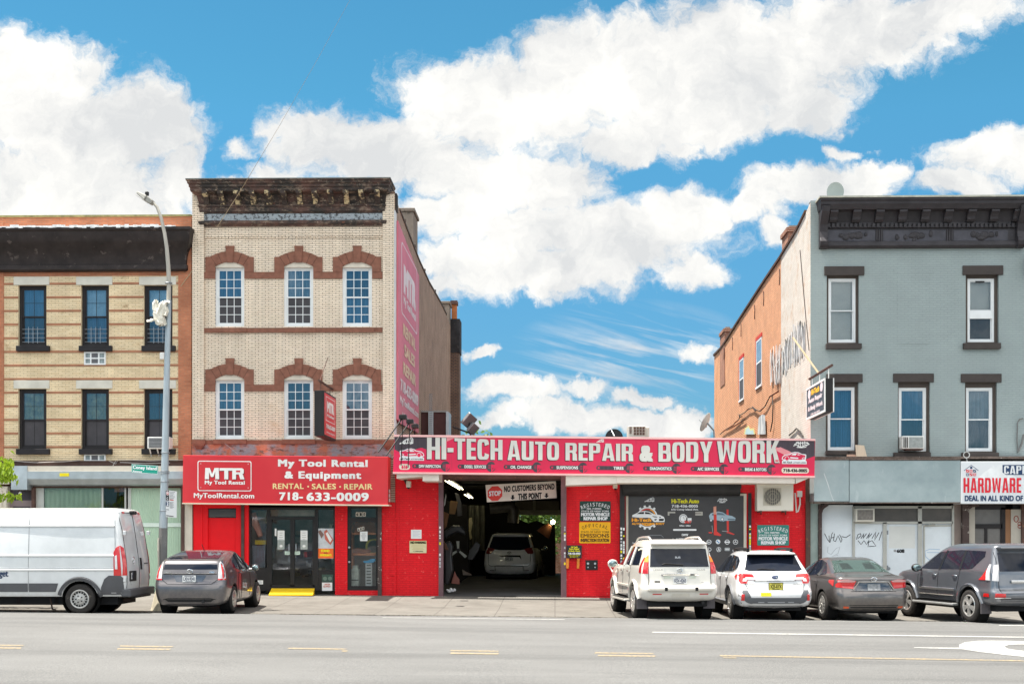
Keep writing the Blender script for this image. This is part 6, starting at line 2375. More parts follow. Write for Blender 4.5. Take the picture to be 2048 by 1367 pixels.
 for a in (92, 212, 318):
  d = Vector((math.cos(R(a)), 0, math.sin(R(a))))
  e = Vector((-d.z, 0, d.x))
  L = .30 if a == 92 else .34
  mb.prism([c + d * .04 - e * .03, c + d * .04 + e * .03, c + d * L + e * .055, c + d * L - e * .045], (0, .02, 0), 0)
 mb.lathe([(.06, -.05), (.06, .04)], c, 'y', 12, 1)
 tag(mb.build('cooling_fan', [M('pale_fan_blade', (.34, .35, .31), .5), black_metal], None), 'three bladed pale cooling fan in front of the salvaged parts', 'fan')
 mb = MB()
 for k in range(5):
  p = F(895 + 3.4 * k, 1179 + (k % 2) * 2.2, 40.6)
  mb.ball(p, .055 + .015 * (k % 2), .05, .03 + .02 * (k % 3))
 tag(mb.build('white_rag', M('white_rag_cloth', (.7, .7, .7), .9)), 'crumpled white rag on the garage floor by the left door post', 'rag')
 mb = MB()
 mb.prism([F(x, y, 47) for x, y in ((924, 1138), (932, 1143), (942, 1147), (943, 1150), (926, 1149))], (0, .2, 0))
 tag(mb.build('pale_scrap_panel', M('pale_scrap', (.36, .30, .27), .7, var=.3)), 'pale scrap panel lying left of the minivan', 'scrap')
 slab('parts_shelf', 'dark crowded shelf of parts along the left wall', 'shelf', [(887, 1000), (935, 1010), (938, 1150), (925, 1160), (887, 1190)], 47.5, .5, (.022, .02, .019), .8)
 # the yard beyond the garage
 # roof things on the garage
 yr = 43.0
 zr = PZ(925, YF, 1000) + .25
 t = thing('floodlight_pair', 'pair of square grey floodlights on a short mast above the crimson sign', 'floodlight', Vector((PX(940, 40.5), 40.5, zr)))
 for (x, y, s, a) in ((938, 841, .21, 35), (946, 857, .16, 35)):
  mb = MB()
  mb.box(-s, s, -.05, .05, -s, s)
  mb.box(-s * .7, s * .7, .05, .12, -s * .7, s * .7)
  mb.xform(Matrix.Translation(F(x, y, 40.5)) @ Matrix.Rotation(R(40), 4, 'Y') @ Matrix.Rotation(R(50), 4, 'Z'))
  mb.build('lamp_head', M('grey_floodlight', (.17, .17, .17), .4, metal=.3), t, bevel=.015)
 mb = MB()
 mb.tube([Vector((PX(941, 40.5), 40.5, zr)), F(941, 862, 40.5), F(938, 841, 40.5)], .03, 6)
 mb.tube([F(941, 862, 40.5), F(946, 857, 40.5)], .025, 6)
 mb.tube([F(941, 866, 40.5), F(905, 853, 40.5)], .025, 6)
 mb.build('mast', black_metal, t)
 t = thing('rooftop_air_conditioner', 'cream air conditioner with dark slats on the garage roof', 'air conditioner', Vector((PX(1277, yr), yr, zr)))
 mb = MB()
 a, b_ = PX(1256, yr), PX(1291, yr)
 mb.box(a, b_, yr, yr + .8, zr, PZ(851, yr, 1277), 0)
 mb.box(b_, PX(1299, yr), yr + .1, yr + .8, zr, PZ(853, yr, 1277), 0)
 mb.build('casing', MATS['cream_casing'], t, bevel=.02)
 mb = MB()
 for i in range(4):
  for j in range(3):
   mb.fbox(1267.5 + 5.8 * i, 853 + 5.8 * j, 1272 + 5.8 * i, 857.6 + 5.8 * j, yr - .015, yr)
 for k in range(6):
  mb.fbox(1259, 853 + 2.4 * k, 1263.5, 854.3 + 2.4 * k, yr - .012, yr)
 mb.build('grille', M('brown_grille', (.12, .07, .05), .7), t)

 def dish(label, c, r, facing, mt, stand):
  t = thing('satellite_dish', label, 'satellite dish', Vector((c.x, c.y, zr)))
  mb = MB()
  prof = [(r * k / 6, .22 * r * (k / 6) ** 2) for k in range(7)]
  mb.lathe(prof, (0, 0, 0), 'z', 24, 0, False)
  mb.lathe([(q, h - .015) for q, h in prof], (0, 0, 0), 'z', 24, 0, False)
  mb.xform(Matrix.Translation(c) @ facing)
  mb.build('reflector', mt, t, smooth=60, recalc=False)
  mb = MB()
  mb.tube([c, c + Vector((.25, .15, -.25)), Vector((c.x + .35, c.y + .2, stand))], .03, 6)
  mb.tube([c, c + facing.to_3x3() @ Vector((-.1, r * .9, r * .1)), c + facing.to_3x3() @ Vector((0, .1, r * .95))], .018, 5)
  mb.build('mount', zinc, t)
 dish('white satellite dish edge-on at the right end of the garage roof', F(1414, 845, 44), .34, Matrix.Rotation(R(-62), 4, 'Y') @ Matrix.Rotation(R(-20), 4, 'X'), M('white_dish', (.7, .7, .68), .4), zr)
 dish('dark satellite dish peeping over the crimson sign left of the rooftop air conditioner', F(1228, 874, 44), .30, Matrix.Rotation(R(105), 4, 'X'), M('dark_dish', (.06, .065, .07), .5), zr)


garage_things()

# ------------------------------------------------------------ grey-green building at the right
def right_building():
 Y = YF
 xL, xE = XR, PX(2052, Y)
 zb = gz(xE, Y) - .3
 zt = PZ(400, Y, 1830)
 b = thing('brick_building', 'grey green painted brick building with a black bracketed cornice and an orange brick side wall', 'building', ((xL + xE) / 2, Y, gz(xL, Y)))
 paint = brick('grey_green_painted_brick', (.308, .358, .354), (.300, .349, .346), (.276, .322, .318), .215, .0685, .008, var=.055, bump=.004, rough=.7, stain=(.33, .37, .35), st=.62, ss=.6)
 holes = [prect(1653.5, 548, 1718, 688, Y), prect(1931.5, 547, 1997.5, 687, Y), prect(1651.5, 763, 1717, 903, Y), prect(1796, 763, 1860, 905, Y), prect(1930, 763, 1994, 905, Y)]
 mb = MB()
 wall_holes(mb, xL, xE, PZ(917, Y, 1830), zt, Y, holes, .25)
 mb.build('wall', paint, b, recalc=False)
 mb = MB()
 mb.fbox(1795, 545, 1858, 688, Y - .006, Y + .01)
 mb.fbox(1788, 538, 1866, 546, Y - .012, Y + .01)
 mb.build('blocked_window', paint, b)
 ltl = M('dark_brown_lintel', (.060, .050, .046), .75, var=.12, wear=(.10, .085, .08), ws=8, wt=.66)
 rev = M('dark_brown_reveal', (.085, .068, .058), .7, var=.15)
 W = [  # lintel, reveal, window, sill, cloth, open, glass
  ((1649, 532, 1729, 550), (1653.5, 548, 1718, 688), (1656.5, 557, 1711, 685), (1653, 686, 1724, 697), (shade_white, shade_white), 0, pane_soft, False),
  ((1926, 530.5, 2007, 549), (1931.5, 547, 1997.5, 687), (1934.5, 557, 1988, 684), (1928, 685, 2002.5, 697), (shade_white, dark_room), .0, pane_soft, False),
  ((1653, 747, 1725.5, 764), (1651.5, 763, 1717, 903), (1655, 774, 1709, 900), (1652, 901, 1718, 909), (blue_cloth, blue_cloth), 0, pane, True),
  ((1787, 746.5, 1868, 763.5), (1796, 763, 1860, 905), (1797, 775, 1852, 902), (1788.5, 904, 1862, 913), (sky_reflect_blue, curtain_dark), 0, pane_strong, True),
  ((1922.5, 747, 2003.5, 764), (1930, 763, 1994, 905), (1931.5, 775, 1984.5, 902), (1924.5, 904, 1998.5, 913), (curtain_grey, curtain_dark), 0, pane, True)]
 for l, r, w, s, cl, op, gm, wv in W:
  mb = MB()
  mb.fbox(*l, Y - .05, Y + .05)
  mb.build('lintel', ltl, b, bevel=.01)
  x0, x1, z0, z1 = prect(*r, Y)
  wx0, wx1, wz0, wz1 = prect(*w, Y + .12)
  yy = Y + .12
  mb = MB()
  mb.box(x0 - .002, wx0, yy - .02, yy + .1, z0, z1)
  mb.box(wx1, x1 + .002, yy - .02, yy + .1, z0, z1)
  mb.box(wx0, wx1, yy - .018, yy + .1, wz1, z1)
  mb.box(wx0, wx1, yy - .018, yy + .1, z0, wz0)
  mb.build('window_surround', rev, b)
  wd = window(b, wx0, wx1, wz0, wz1, yy, .06, white_frame, gm, cl, (1, 1), .5, None, 1.0, .015, op, wv)
  mb = MB()
  mb.fbox(*s, Y - .12, Y + .1)
  mb.build('sill', ltl, wd, bevel=.012)
  if s[0] == 1928:
   mb = MB()
   mb.fbox(1938, 622, 1984.5, 633, yy + .02, yy + .06, 0)
   mb.fbox(1938, 627, 1984, 637, yy - .005, yy + .02, 0)
   mb.fbox(1951, 562, 1969, 565, yy - .004, yy + .01, 1)
   mb.build('raised_sash', [white_frame, dark_frame], wd)
 blk = M('black_cornice_paint', (.040, .036, .040), .5, var=.25, vs=3, wear=(.12, .11, .12), ws=7, wt=.66)
 panel = M('blackened_panel', (.062, .060, .072), .5, var=.25, vs=4)
 mb = MB()
 x0, x1 = PX(1636, Y), PX(2036, Y)
 z = lambda py: PZ(py, Y, 1830)
 cornice(mb, x0 + .12, x1 - .02, Y, [(405, .62), (409, .62), (411, .57), (416, .56), (421, .50), (425, .46), (426, .22), (443, .14), (446, .12), (452, .13), (455, .16), (457, .16), (458, .09), (483, .085), (484.5, .14), (490, .17), (493, .19), (497, .12)], z, .3, la=.27, lb=.3)
 cor = mb.build('cornice', blk, b, smooth=25)
 mb = MB()
 mb.box(x0 - .08, x1 + .3, Y - .66, Y + .4, z(405), z(405) + .05)
 mb.build('cornice_cap', M('pale_cap_stone', (.40, .40, .34), .8, var=.2, vs=5), cor)
 for k in range(9):
  px = 1663 + 45.6 * k
  mb = MB()
  xa, xb = PX(px - 8, Y), PX(px + 8, Y)
  loop = [(xa, Y - .1, z(426))] + [(xa, Y - d, z(q)) for q, d in ((426, .45), (430, .45), (433, .38), (438, .30), (443, .28), (447, .2))] + [(xa, Y - .1, z(447))]
  mb.prism(loop, (xb - xa, 0, 0))
  mb.build('bracket', blk, cor, bevel=.008)
 mb = MB()
 k = 1646
 while k < 2030:
  mb.fbox(k, 446, k + 5.2, 454, Y - .19, Y - .1)
  k += 9
 mb.build('dentil_row', blk, cor)
 mb = MB()
 for a, c in ((1651, 1751), (1766, 1892), (1907, 2016)):
  mb.fbox(a, 459.5, c, 482, Y - .098, Y - .08)
 mb.build('frieze_panel', panel, cor)
 mb = MB()
 for a, c in ((1751, 1766), (1892, 1907)):
  for q in range(3):
   mb.fbox(a + 1.5 + 4.6 * q, 459, a + 4.4 + 4.6 * q, 482, Y - .125, Y - .08)
 rnd = random.Random(4)
 for cx in (1700, 1828, 1962):
  for q in range(15):
   dx = rnd.gauss(0, 17)
   mb.ball(F(cx + dx, 471 + rnd.gauss(0, 2.5), Y - .1), rnd.uniform(.04, .12) * (1.4 - min(1, abs(dx) / 45)), .03, rnd.uniform(.04, .11), 0, 8, 5)
 mb.build('frieze_ornament', blk, cor, smooth=60)
 for xx in (x0 + .13, x1 + .02):
  mb = MB()
  xa, xb = xx - .12, xx + .12
  loop = [(xa, Y - .05, z(420))] + [(xa, Y - d, z(q)) for q, d in ((420, .6), (430, .55), (440, .42), (452, .27), (466, .22), (478, .26), (486, .34), (493, .30), (497, .2))] + [(xa, Y - .05, z(499))]
  mb.prism(loop, (xb - xa, 0, 0))
  mb.build('end_bracket', blk, cor, bevel=.015)
 # side wall
 wht = brick('white_painted_brick', (.64, .605, .55), (.58, .545, .49), (.52, .45, .39), .205, .069, .010, 'y', var=.10, bump=.008, stain=(.50, .36, .26), st=.55, ss=1.9, rough=.8)
 org = brick('orange_side_brick', (.52, .165, .060), (.40, .11, .04), (.64, .42, .27), .205, .069, .017, 'y', var=.14, bump=.008, stain=(.74, .36, .18), st=.6, ss=1.0)
 front = [(1621, 404), (1612, 425), (1594, 462), (1562, 514)]
 P = [S(x, y, XR) for x, y in front]
 ys = P[-1].y
 mb = MB()
 mb.prism([Vector((XR, Y + .001, zb)), Vector((XR, Y + .001, P[0].z))] + P[1:] + [Vector((XR, ys, zb))], (.3, 0, 0))
 mb.build('side_wall', wht, b)
 rear = [(1562, 516), (1530, 563), (1498, 612), (1470, 655), (1452, 684), (1443, 697), (1428.5, 712)]
 Q = [S(x, y, XR + .03) for x, y in rear]
 wins = [((1511.5, 672, 1522.5, 767), False), ((1478, 713, 1486.5, 795), True)]
 ye = Q[-1].y
 mb = MB()
 mb.prism([Vector((XR + .03, ys + .001, zb))] + [Vector((XR + .03, max(p.y, ys + .001), p.z)) for p in Q] + [Vector((XR + .03, ye, zb))], (.3, 0, 0))
 mb.build('rear_side_wall', org, b)
 mb = MB()
 for k in range(len(Q) - 1):
  a, c = Q[k], Q[k + 1]
  mb.prism([a + Vector((-.06, 0, 0)), c + Vector((-.06, 0, 0)), c + Vector((.34, 0, 0)), a + Vector((.34, 0, 0))], (0, 0, .09))
 for k in range(1, len(P) - 1):
  a, c = P[k], P[k + 1]
  mb.prism([a + Vector((-.05, 0, 0)), c + Vector((-.05, 0, 0)), c + Vector((.34, 0, 0)), a + Vector((.34, 0, 0))], (0, 0, .08))
 mb.build('parapet_coping', M('dark_brown_coping', (.075, .042, .03), .8, var=.3), b)
 redf = M('red_window_reveal', (.50, .05, .035), .7, var=.15)
 for (w, far) in wins:
  a, c = S(w[0], w[1], XR).y, S(w[2], w[1], XR).y
  y1, y0 = max(a, c), min(a, c)
  zt_, zb_ = S(w[2], w[1], XR).z, S(w[2], w[3], XR).z
  X = XR + .03
  mb = MB()
  mb.box(X - .03, X + .2, y0 - .06, y1 + .10, zt_, zt_ + .14)
  mb.box(X - .03, X + .2, y1, y1 + .10, zb_ - .1, zt_)
  fr = mb.build('side_window', redf, b)
  mb = MB()
  mb.box(X - .022, X + .02, y0, y0 + .07, zb_, zt_)
  mb.box(X - .022, X + .02, y1 - .07, y1, zb_, zt_)
  mb.box(X - .021, X + .02, y0 + .07, y1 - .07, zt_ - .08, zt_)
  mb.box(X - .021, X + .02, y0 + .07, y1 - .07, (zt_ + zb_) / 2 - .03, (zt_ + zb_) / 2 + .03)
  mb.box(X - .05, X + .02, y0 - .04, y1 + .04, zb_ - .08, zb_)
  mb.build('frame', white_frame, fr)
  mb = MB()
  mb.box(X - .012, X - .004, y0 + .07, y1 - .07, (zt_ + zb_) / 2, zt_ - .08, 0)
  mb.box(X - .012, X - .004, y0 + .07, y1 - .07, zb_, (zt_ + zb_) / 2, 1)
  mb.build('pane', [M('side_window_glass', (.22, .27, .32), .1, var=.3, vs=4), M('side_window_screen', (.075, .065, .065), .5)], fr)
 for (pe, pn, px1, yt) in ((1564, 1576, 1599, 450), (1440, 1449, 1462, 653)):
  ya, yb_ = S(pn, yt, XR).y, S(pe, yt, XR).y
  zt_, xb = PZ(yt, ya, pn), PX(px1, ya)
  mb = MB()
  mb.box(XR + .002, xb, ya, yb_, zt_ - 2.6, zt_ - .22, 0)
  mb.box(XR - .05, xb + .04, ya - .05, yb_ + .05, zt_ - .22, zt_ - .08, 0)
  mb.box(XR + .05, xb - .04, ya + .04, yb_ - .04, zt_ - .08, zt_, 1)
  mb.build('chimney', [brick('old_red_brick', (.36, .15, .09), (.28, .11, .07), (.3, .22, .17), .21, .07, .012, 'y', var=.3), M('grey_mortar_cap', (.25, .22, .19), .9, var=.3)], b)
 mb = MB()
 zr = Q[-1].z - .6
 mb.quad((XR + .3, Y + .1, zt - .3), (xE, Y + .1, zt - .3), (xE, ye, zr), (XR + .3, ye, zr))
 mb.box(XR + .34, xE, ye - .3, ye, zb, zr)
 mb.box(xE - .3, xE, Y + .25, ye, zb, zr)
 mb.box(xL + .002, xE, Y + .02, Y + .3, zt - .02, PZ(402, Y, 1830))
 mb.build('roof', MATS['roofing_felt'], b)
 # star anchors, dead cables, graffiti haze on the side wall
 mb = MB()
 for x, y in ((1527, 598), (1559, 555), (1509, 625), (1482, 660), (1465, 688), (1448, 708)):
  c = S(x, y, XR - .02)
  mb.tube([c + Vector((0, .03, .3)), c + Vector((0, -.03, .05)), c + Vector((0, .03, -.25))], .02, 4)
 mb.build('wall_anchor', rusty, b)
 mb = MB()
 for pts in ([(1440, 868), (1452, 858), (1466, 850), (1470, 845), (1478, 838), (1480, 830), (1490, 824), (1496, 818), (1505, 815), (1512, 822)],
    [(1505, 813), (1512, 819), (1520, 822), (1530, 812), (1540, 792)], [(1544, 790), (1546, 810), (1545, 840), (1541, 862)], [(1540, 792), (1544, 790), (1557, 782)],
    [(1478, 828), (1479, 834), (1484, 832)], [(1578, 870), (1588, 862), (1593, 856), (1600, 862), (1606, 872)], [(1453, 860), (1466, 853), (1490, 838)]):
  mb.tube([S(x, y, XR - .04) for x, y in pts], .022, 5)
 mb.tube([S(x, y, XR - .02) for x, y in ((1600, 500), (1605, 560), (1612, 640), (1618, 700))], .012, 5)
 mb.build('dead_cable', M('dark_cable', (.06, .05, .045), .8), b)
 gm, nt, bs = new_mat('grey_graffiti_paint')
 p = pos_vec(nt)
 bs.inputs['Roughness'].default_value = .6
 c = mix(nt, rng(nt, nz(nt, p, 3, 5, .6, (1, 1, .4)), .42, .58), (.33, .34, .35), (.62, .61, .59))
 nt.links.new(c, bs.inputs['Base Color'])
 A = Art(b, onX(XR, -1))
 A.STEP = .004
 rg = random.Random(6)
 g2 = M('dark_grey_graffiti', (.32, .33, .34), .6, var=.2)
 for (xa, xb, ta, tb, n, lay) in ((1541, 1561, (700, 688), (768, 764), 9, 9), (1564, 1584, (696, 664), (750, 732), 10, 2), (1586, 1611, (652, 645), (728, 716), 11, 2)):
  for rep in range(2):
   pts = []
   for k in range(n):
    t = k / (n - 1)
    top, bot = ta[0] + (ta[1] - ta[0]) * t, tb[0] + (tb[1] - tb[0]) * t
    pts.append((xa + (xb - xa) * t + rg.uniform(-1, 1), (top if k % 2 == rep else bot) + rg.uniform(-8, 8)))
   A.ribbon(pts, 2.2 if rep == 0 else 1.2, gm if rep == 0 else g2, lay + rep * .6)
 wg = M('white_graffiti_line', (.78, .77, .75), .6, var=.05)
 for pts in ([(1541, 770), (1540, 730), (1541, 700), (1547, 692), (1548, 740), (1551, 768)], [(1552, 690), (1553, 740), (1556, 768), (1559, 720), (1560, 688)], [(1546, 740), (1558, 718)],
    [(1564, 752), (1565, 720), (1568, 690), (1572, 740)], [(1574, 742), (1575, 700), (1579, 668)], [(1583, 664), (1583, 700), (1586, 730), (1589, 700), (1590, 648)], [(1594, 642), (1596, 690), (1600, 726)], [(1603, 655), (1606, 700), (1608, 718)]):
  A.ribbon(pts, 1.0, wg, 11 if pts[0][0] < 1560 else 4, 'artwork')
 yg, bg = M('yellow_graffiti', (.62, .58, .25), .6), M('pale_blue_graffiti', (.42, .56, .58), .6)
 A.poly([(1488, 868), (1490, 856), (1497, 850), (1501, 857), (1508, 855), (1510, 868)], yg, 9)
 A.poly([(1490, 868), (1492, 858), (1497, 854), (1501, 861), (1506, 859), (1508, 868)], bg, 10)
 A.poly([(1515, 868), (1517, 835), (1524, 828), (1530, 830), (1531, 868)], gm, 9)
 A.done()
 # ------------------------------------------------ shop level
 fm, nt, bs = new_mat('faded_blank_sign')
 p = pos_vec(nt)
 bs.inputs['Roughness'].default_value = .5
 bs.inputs['Metallic'].default_value = .25
 c = mix(nt, rng(nt, nz(nt, p, 1.1, 5, .6), .35, .65), (.27, .335, .345), (.37, .435, .44))
 c = mix(nt, rng(nt, nz(nt, p, 5, 6, .7, (1, 1, .25)), .60, .68, 0, .6), c, (.46, .51, .51))
 c = mix(nt, rng(nt, nz(nt, p, 9, 6, .75), .66, .7, 0, .7), c, (.22, .26, .26))
 nt.links.new(c, bs.inputs['Base Color'])
 ysn = Y - .75
 s = thing('blank_sign', 'faded blue grey blank sign box left of the hardware sign', 'sign', F(1775, 1003, ysn))
 mb = MB()
 mb.fbox(1628, 919, 1698, 1002, ysn, Y - .01)
 mb.fbox(1699, 920, 1921, 1004.5, ysn + .004, Y - .01)
 mb.build('sign_box', fm, s, bevel=.008)
 mb = MB()
 mb.fbox(1627, 916.5, 1921, 919.4, ysn - .02, Y)
 mb.fbox(1628, 1003.5, 1921, 1006, ysn - .02, ysn + .2)
 mb.build('edge_strip', M('rough_brown_edge', (.12, .09, .075), .8, var=.4, vs=12, wear=(.4, .37, .33), ws=9, wt=.62), s)
 A = Art(s, onY(ysn - .004))
 A.ribbon([(1648, 946), (1655, 965), (1661, 985), (1667, 1001)], 1.6, M('pale_scrape', (.52, .56, .56), .6), 1)
 A.done()
 h = thing('shop_sign', 'white hardware shop sign with red capitals and a little tool house emblem', 'sign', F(1985, 1005, ysn))
 wv = M('white_sign_sheet', (.66, .68, .70), .4, var=.04, vs=1)
 mb = MB()
 mb.fbox(1922, 922, 2130, 1006.5, ysn - .02, Y - .02)
 mb.build('sign_box', wv, h, bevel=.008)
 A = Art(h, onY(ysn - .02))
 nv, rd = M('navy_print', (.022, .050, .12), .5, var=0), M('hardware_red_print', (.64, .022, .04), .5, var=.06)
 A.poly([(1968, 944), (1980, 936), (1986, 931), (1992, 934), (2000, 928), (2004, 926), (2010, 936), (2040, 960), (1990, 975), (1950, 960)], M('pale_sign_wash', (.74, .76, .77), .4), .5)
 A.ribbon([(1928, 940.5), (1942.5, 929.5), (1957, 940.5)], 1.2, nv, 1)
 for i in range(3):
  for j in range(2):
   mt = nv if (i, j) in ((2, 0), (0, 1)) else rd
   x, y = 1932 + 7.1 * i, 938.5 + 7.2 * j
   A.rect(x, y, x + 5.9, y + 5.6, mt, 1)
   A.ribbon([(x + 1, y + 4.6), (x + 4.9, y + 1)], .9, wv, 2)
   if (i + j) % 2:
    A.ribbon([(x + 1, y + 1), (x + 4.9, y + 4.6)], .9, wv, 2.3)
 A.disc(1942.5, 934.6, 2.6, 2.6, nv, 1)
 A.poly([(2005, 929), (2130, 929), (2130, 949), (2012, 949), (2005, 944)], nv, 1)
 A.block('CAPITAL', (2008, 930.8, 947.2, 2082), wv, 3, .09)
 A.block('HARDWARE', (1927, 955, 984.5, 2042.5), rd, 3, .10)
 A.text('DEAL IN ALL KIND OF WATER', (1929.5, 990, 1001.5, 2090), nv, .05, 3, 1.05)
 A.done()
 mb = MB()
 mb.fbox(1628, 912, 2052, 917, Y - .2, Y + .2)
 mb.build('shop_cornice', M('rough_brown_edge', (.12, .09, .075), .8), b)
 pan = M('dirty_white_panel', (.70, .74, .77), .6, var=.08, vs=1.5, wear=(.36, .36, .36), ws=5, wt=.66)
 pan2 = M('dirty_grey_panel', (.66, .70, .73), .6, var=.08, vs=1.5)
 mb = MB()
 mb.fbox(1621, 1006, 1639, 1210, Y - .02, Y + .2)
 mb.build('shop_column', M('pale_teal_column', (.34, .41, .38), .7, var=.12, wear=(.25, .25, .23), ws=5, wt=.64), b)
 mb = MB()
 mb.fbox(1637.5, 1008, 1644, 1210, Y - .14, Y - .02)
 mb.fbox(1925, 1008, 1938.5, 1210, Y - .14, Y + .02)
 mb.tube([F(1929, 1020, Y - .1), F(1944, 1010, Y - .12), F(1958, 1008, Y - .14)], .06, 6)
 mb.tube([F(1640, 1026, Y - .1), F(1645, 1014, Y - .14), F(1655, 1007, Y - .2)], .06, 6)
 mb.build('gate_post', MATS['stickered_post'], b)
 mb = MB()
 mb.fbox(1644, 1009, 1706, 1210, Y + .02, Y + .1)
 mb.fbox(1709, 1045, 1768, 1210, Y + .02, Y + .1)
 pl = mb.build('shop_panel', pan, b)
 al = M('grey_cream_aluminium', (.44, .43, .39), .5, metal=.2, var=.08)
 mb = MB()
 for a, c, y0, y1 in ((1705, 1710, 1012, 1210), (1766, 1773.5, 1044, 1210), (1836, 1844, 1012, 1210), (1904, 1908.5, 1010, 1210), (1709, 1906, 1042, 1046.5), (1709, 1906, 1011, 1016)):
  mb.fbox(a, y0, c, y1, Y - .02, Y + .1)
 fr = mb.build('shop_frame', al, b)
 mb = MB()
 mb.fbox(1750, 1015, 1838, 1043, Y + .04, Y + .06)
 mb.fbox(1842, 1015, 1905, 1043, Y + .04, Y + .06)
 mb.build('transom_pane', M('brown_transom_glass', (.10, .082, .072), .18, var=.25, vs=2), fr)
 mb = MB()
 mb.fbox(1773.5, 1046.5, 1836, 1210, Y + .03, Y + .1)
 d1 = mb.build('steel_door', pan2, b)
 mb = MB()
 for y in (1130, 1060):
  mb.fbox(1774, y, 1776.5, y + 8, Y + .01, Y + .03)
 mb.lathe([(.05, -.03), (.05, 0)], F(1777, 1136, Y + .03), 'y', 10)
 mb.build('door_handle', steel_grey, d1)
 A = Art(d1, onY(Y + .03))
 A.rect(1778, 1051.5, 1830, 1095.5, M('white_door_paper', (.66, .66, .63), .7, var=.04), 1)
 A.text('608', (1793.5, 1097.5, 1104.5, 1809), ink, .06, 2)
 A.disc(1790, 1100.5, 3, 2.6, M('grey_smudge', (.3, .3, .3), .7), 1)
 A.done()
 mb = MB()
 mb.fbox(1844, 1046.5, 1904, 1210, Y + .05, Y + .1)
 d2 = mb.build('steel_door', pan, b)
 mb = MB()
 mb.fbox(1847, 1049, 1902, 1052, Y + .02, Y + .05)
 mb.fbox(1847, 1052, 1850, 1210, Y + .02, Y + .05)
 mb.tube([F(1850, 1050, Y), F(1859, 1049.5, Y - .1), F(1870, 1048, Y)], .02, 5)
 mb.build('door_frame', al, d2)
 A = Art(d2, onY(Y + .05))
 bl = M('pale_blue_spray', (.26, .40, .58), .6, var=.05)
 A.ribbon([(1880, 1098), (1860, 1097), (1850, 1101), (1851, 1112), (1858, 1118), (1872, 1120)], 1.1, bl, 1)
 A.ribbon([(1854, 1104), (1880, 1104)], 1.0, bl, 1)
 A.ribbon([(1866, 1122), (1860, 1130), (1858, 1140)], 1.0, bl, 1)
 A.done()
 A = Art(pl, onY(Y + .02))
 sp = M('black_spray', (.015, .015, .018), .6, var=0)
 for pts in ([(1649, 1066), (1654, 1076), (1659, 1084), (1658, 1070)], [(1660, 1084), (1664, 1066), (1666, 1064)], [(1662, 1075), (1669, 1073)], [(1669, 1066), (1667, 1080), (1671, 1082), (1676, 1070), (1682, 1084), (1684, 1078), (1679, 1068)],
    [(1683, 1072), (1692, 1074), (1701, 1068)], [(1713, 1078), (1716, 1068), (1721, 1066), (1722, 1070), (1716, 1076)], [(1722, 1076), (1728, 1066), (1726, 1076), (1733, 1066)], [(1733, 1076), (1740, 1064), (1736, 1076), (1744, 1066)],
    [(1744, 1076), (1752, 1062), (1749, 1080), (1758, 1064)], [(1758, 1080), (1764, 1062)], [(1716, 1080), (1722, 1088), (1728, 1080), (1733, 1088), (1738, 1079), (1736, 1093)], [(1736, 1084), (1744, 1080), (1752, 1091), (1738, 1092)]):
  q = []
  for k in range(len(pts) - 1):
   for t in (0, .5):
    q.append((pts[k][0] + (pts[k + 1][0] - pts[k][0]) * t, pts[k][1] + (pts[k + 1][1] - pts[k][1]) * t))
  A.ribbon(q + [pts[-1]], 1.3, sp, 1)
 gp = M('pale_grey_spray', (.36, .38, .41), .6, var=0)
 A.ribbon([(1656, 1092), (1655, 1104), (1662, 1108), (1672, 1096), (1680, 1092), (1676, 1106), (1664, 1112), (1676, 1109)], .9, gp, 1)
 A.done()
 ac = thing('window_air_conditioner', 'boxy grey air conditioner in the transom above the scrawled shop panels', 'air conditioner', F(1731, 1043, Y - .1))
 mb = MB()
 mb.fbox(1711, 1016, 1749.5, 1042.5, Y - .28, Y + .04)
 mb.build('casing', MATS['cream_casing'], ac, bevel=.015)
 mb = MB()
 mb.fbox(1715, 1019, 1746, 1039, Y - .29, Y - .28)
 mb.build('rear_grille', M('brown_grey_grille', (.22, .20, .18), .7, var=.25, vs=12), ac)
 mb = MB()
 mb.fbox(1908.5, 1008, 1925, 1210, Y - .0, Y + .1)
 mb.build('brown_panel', M('taupe_panel', (.24, .19, .165), .7, var=.1), b)
 mb = MB()
 mb.fbox(1938.5, 1012, 1950, 1210, Y - .02, Y + .1)
 mb.fbox(2022, 1018, 2044, 1210, Y - .02, Y + .1)
 mb.build('cream_column', M('dirty_cream_column', (.46, .42, .36), .7, var=.1, wear=(.3, .26, .22), ws=6, wt=.66), b)
 mb = MB()
 mb.fbox(2011, 1018, 2022, 1210, Y + .0, Y + .1)
 mb.build('wooden_panel', M('orange_brown_wood', (.24, .12, .06), .6, var=.2, streak=(1, 1, .3)), b)
 mb = MB()
 for a, c, y0, y1 in ((1950, 2005, 1047, 1056), (1970, 1975, 1056, 1210), (2002, 2011, 1014, 1210), (1950, 2011, 1008, 1018)):
  mb.fbox(a, y0, c, y1, Y - .0, Y + .1)
 fr2 = mb.build('hardware_front_frame', dark_frame, b)
 mb = MB()
 mb.fbox(1950, 1018, 2002, 1210, Y + .05, Y + .06)
 mb.build('hardware_pane', M('taupe_window', (.15, .138, .130), .25, var=.15), fr2)
 mb = MB()
 mb.fbox(2044, 1008, 2052, 1210, Y - .1, Y + .1)
 mb.build('edge_post', rusty, b)
 A = Art(b, onY(Y - .02))
 rb = M('rust_red_numerals', (.26, .05, .035), .6)
 A.ring(2032.3, 1037, 4.3, 6, 1.8, rb, 1)
 A.ring(2039, 1046.5, 3.2, 3.4, 1.6, rb, 1.2)
 A.ring(2039.5, 1052, 3.6, 3.4, 1.6, rb, 1.4)
 A.done()
 mb = MB()
 mb.box(xL + .3, xE - .3, Y + .6, Y + .7, zb, PZ(917, Y, 1830))
 mb.build('shop_back', dark_room, b)
 return b


right_building()


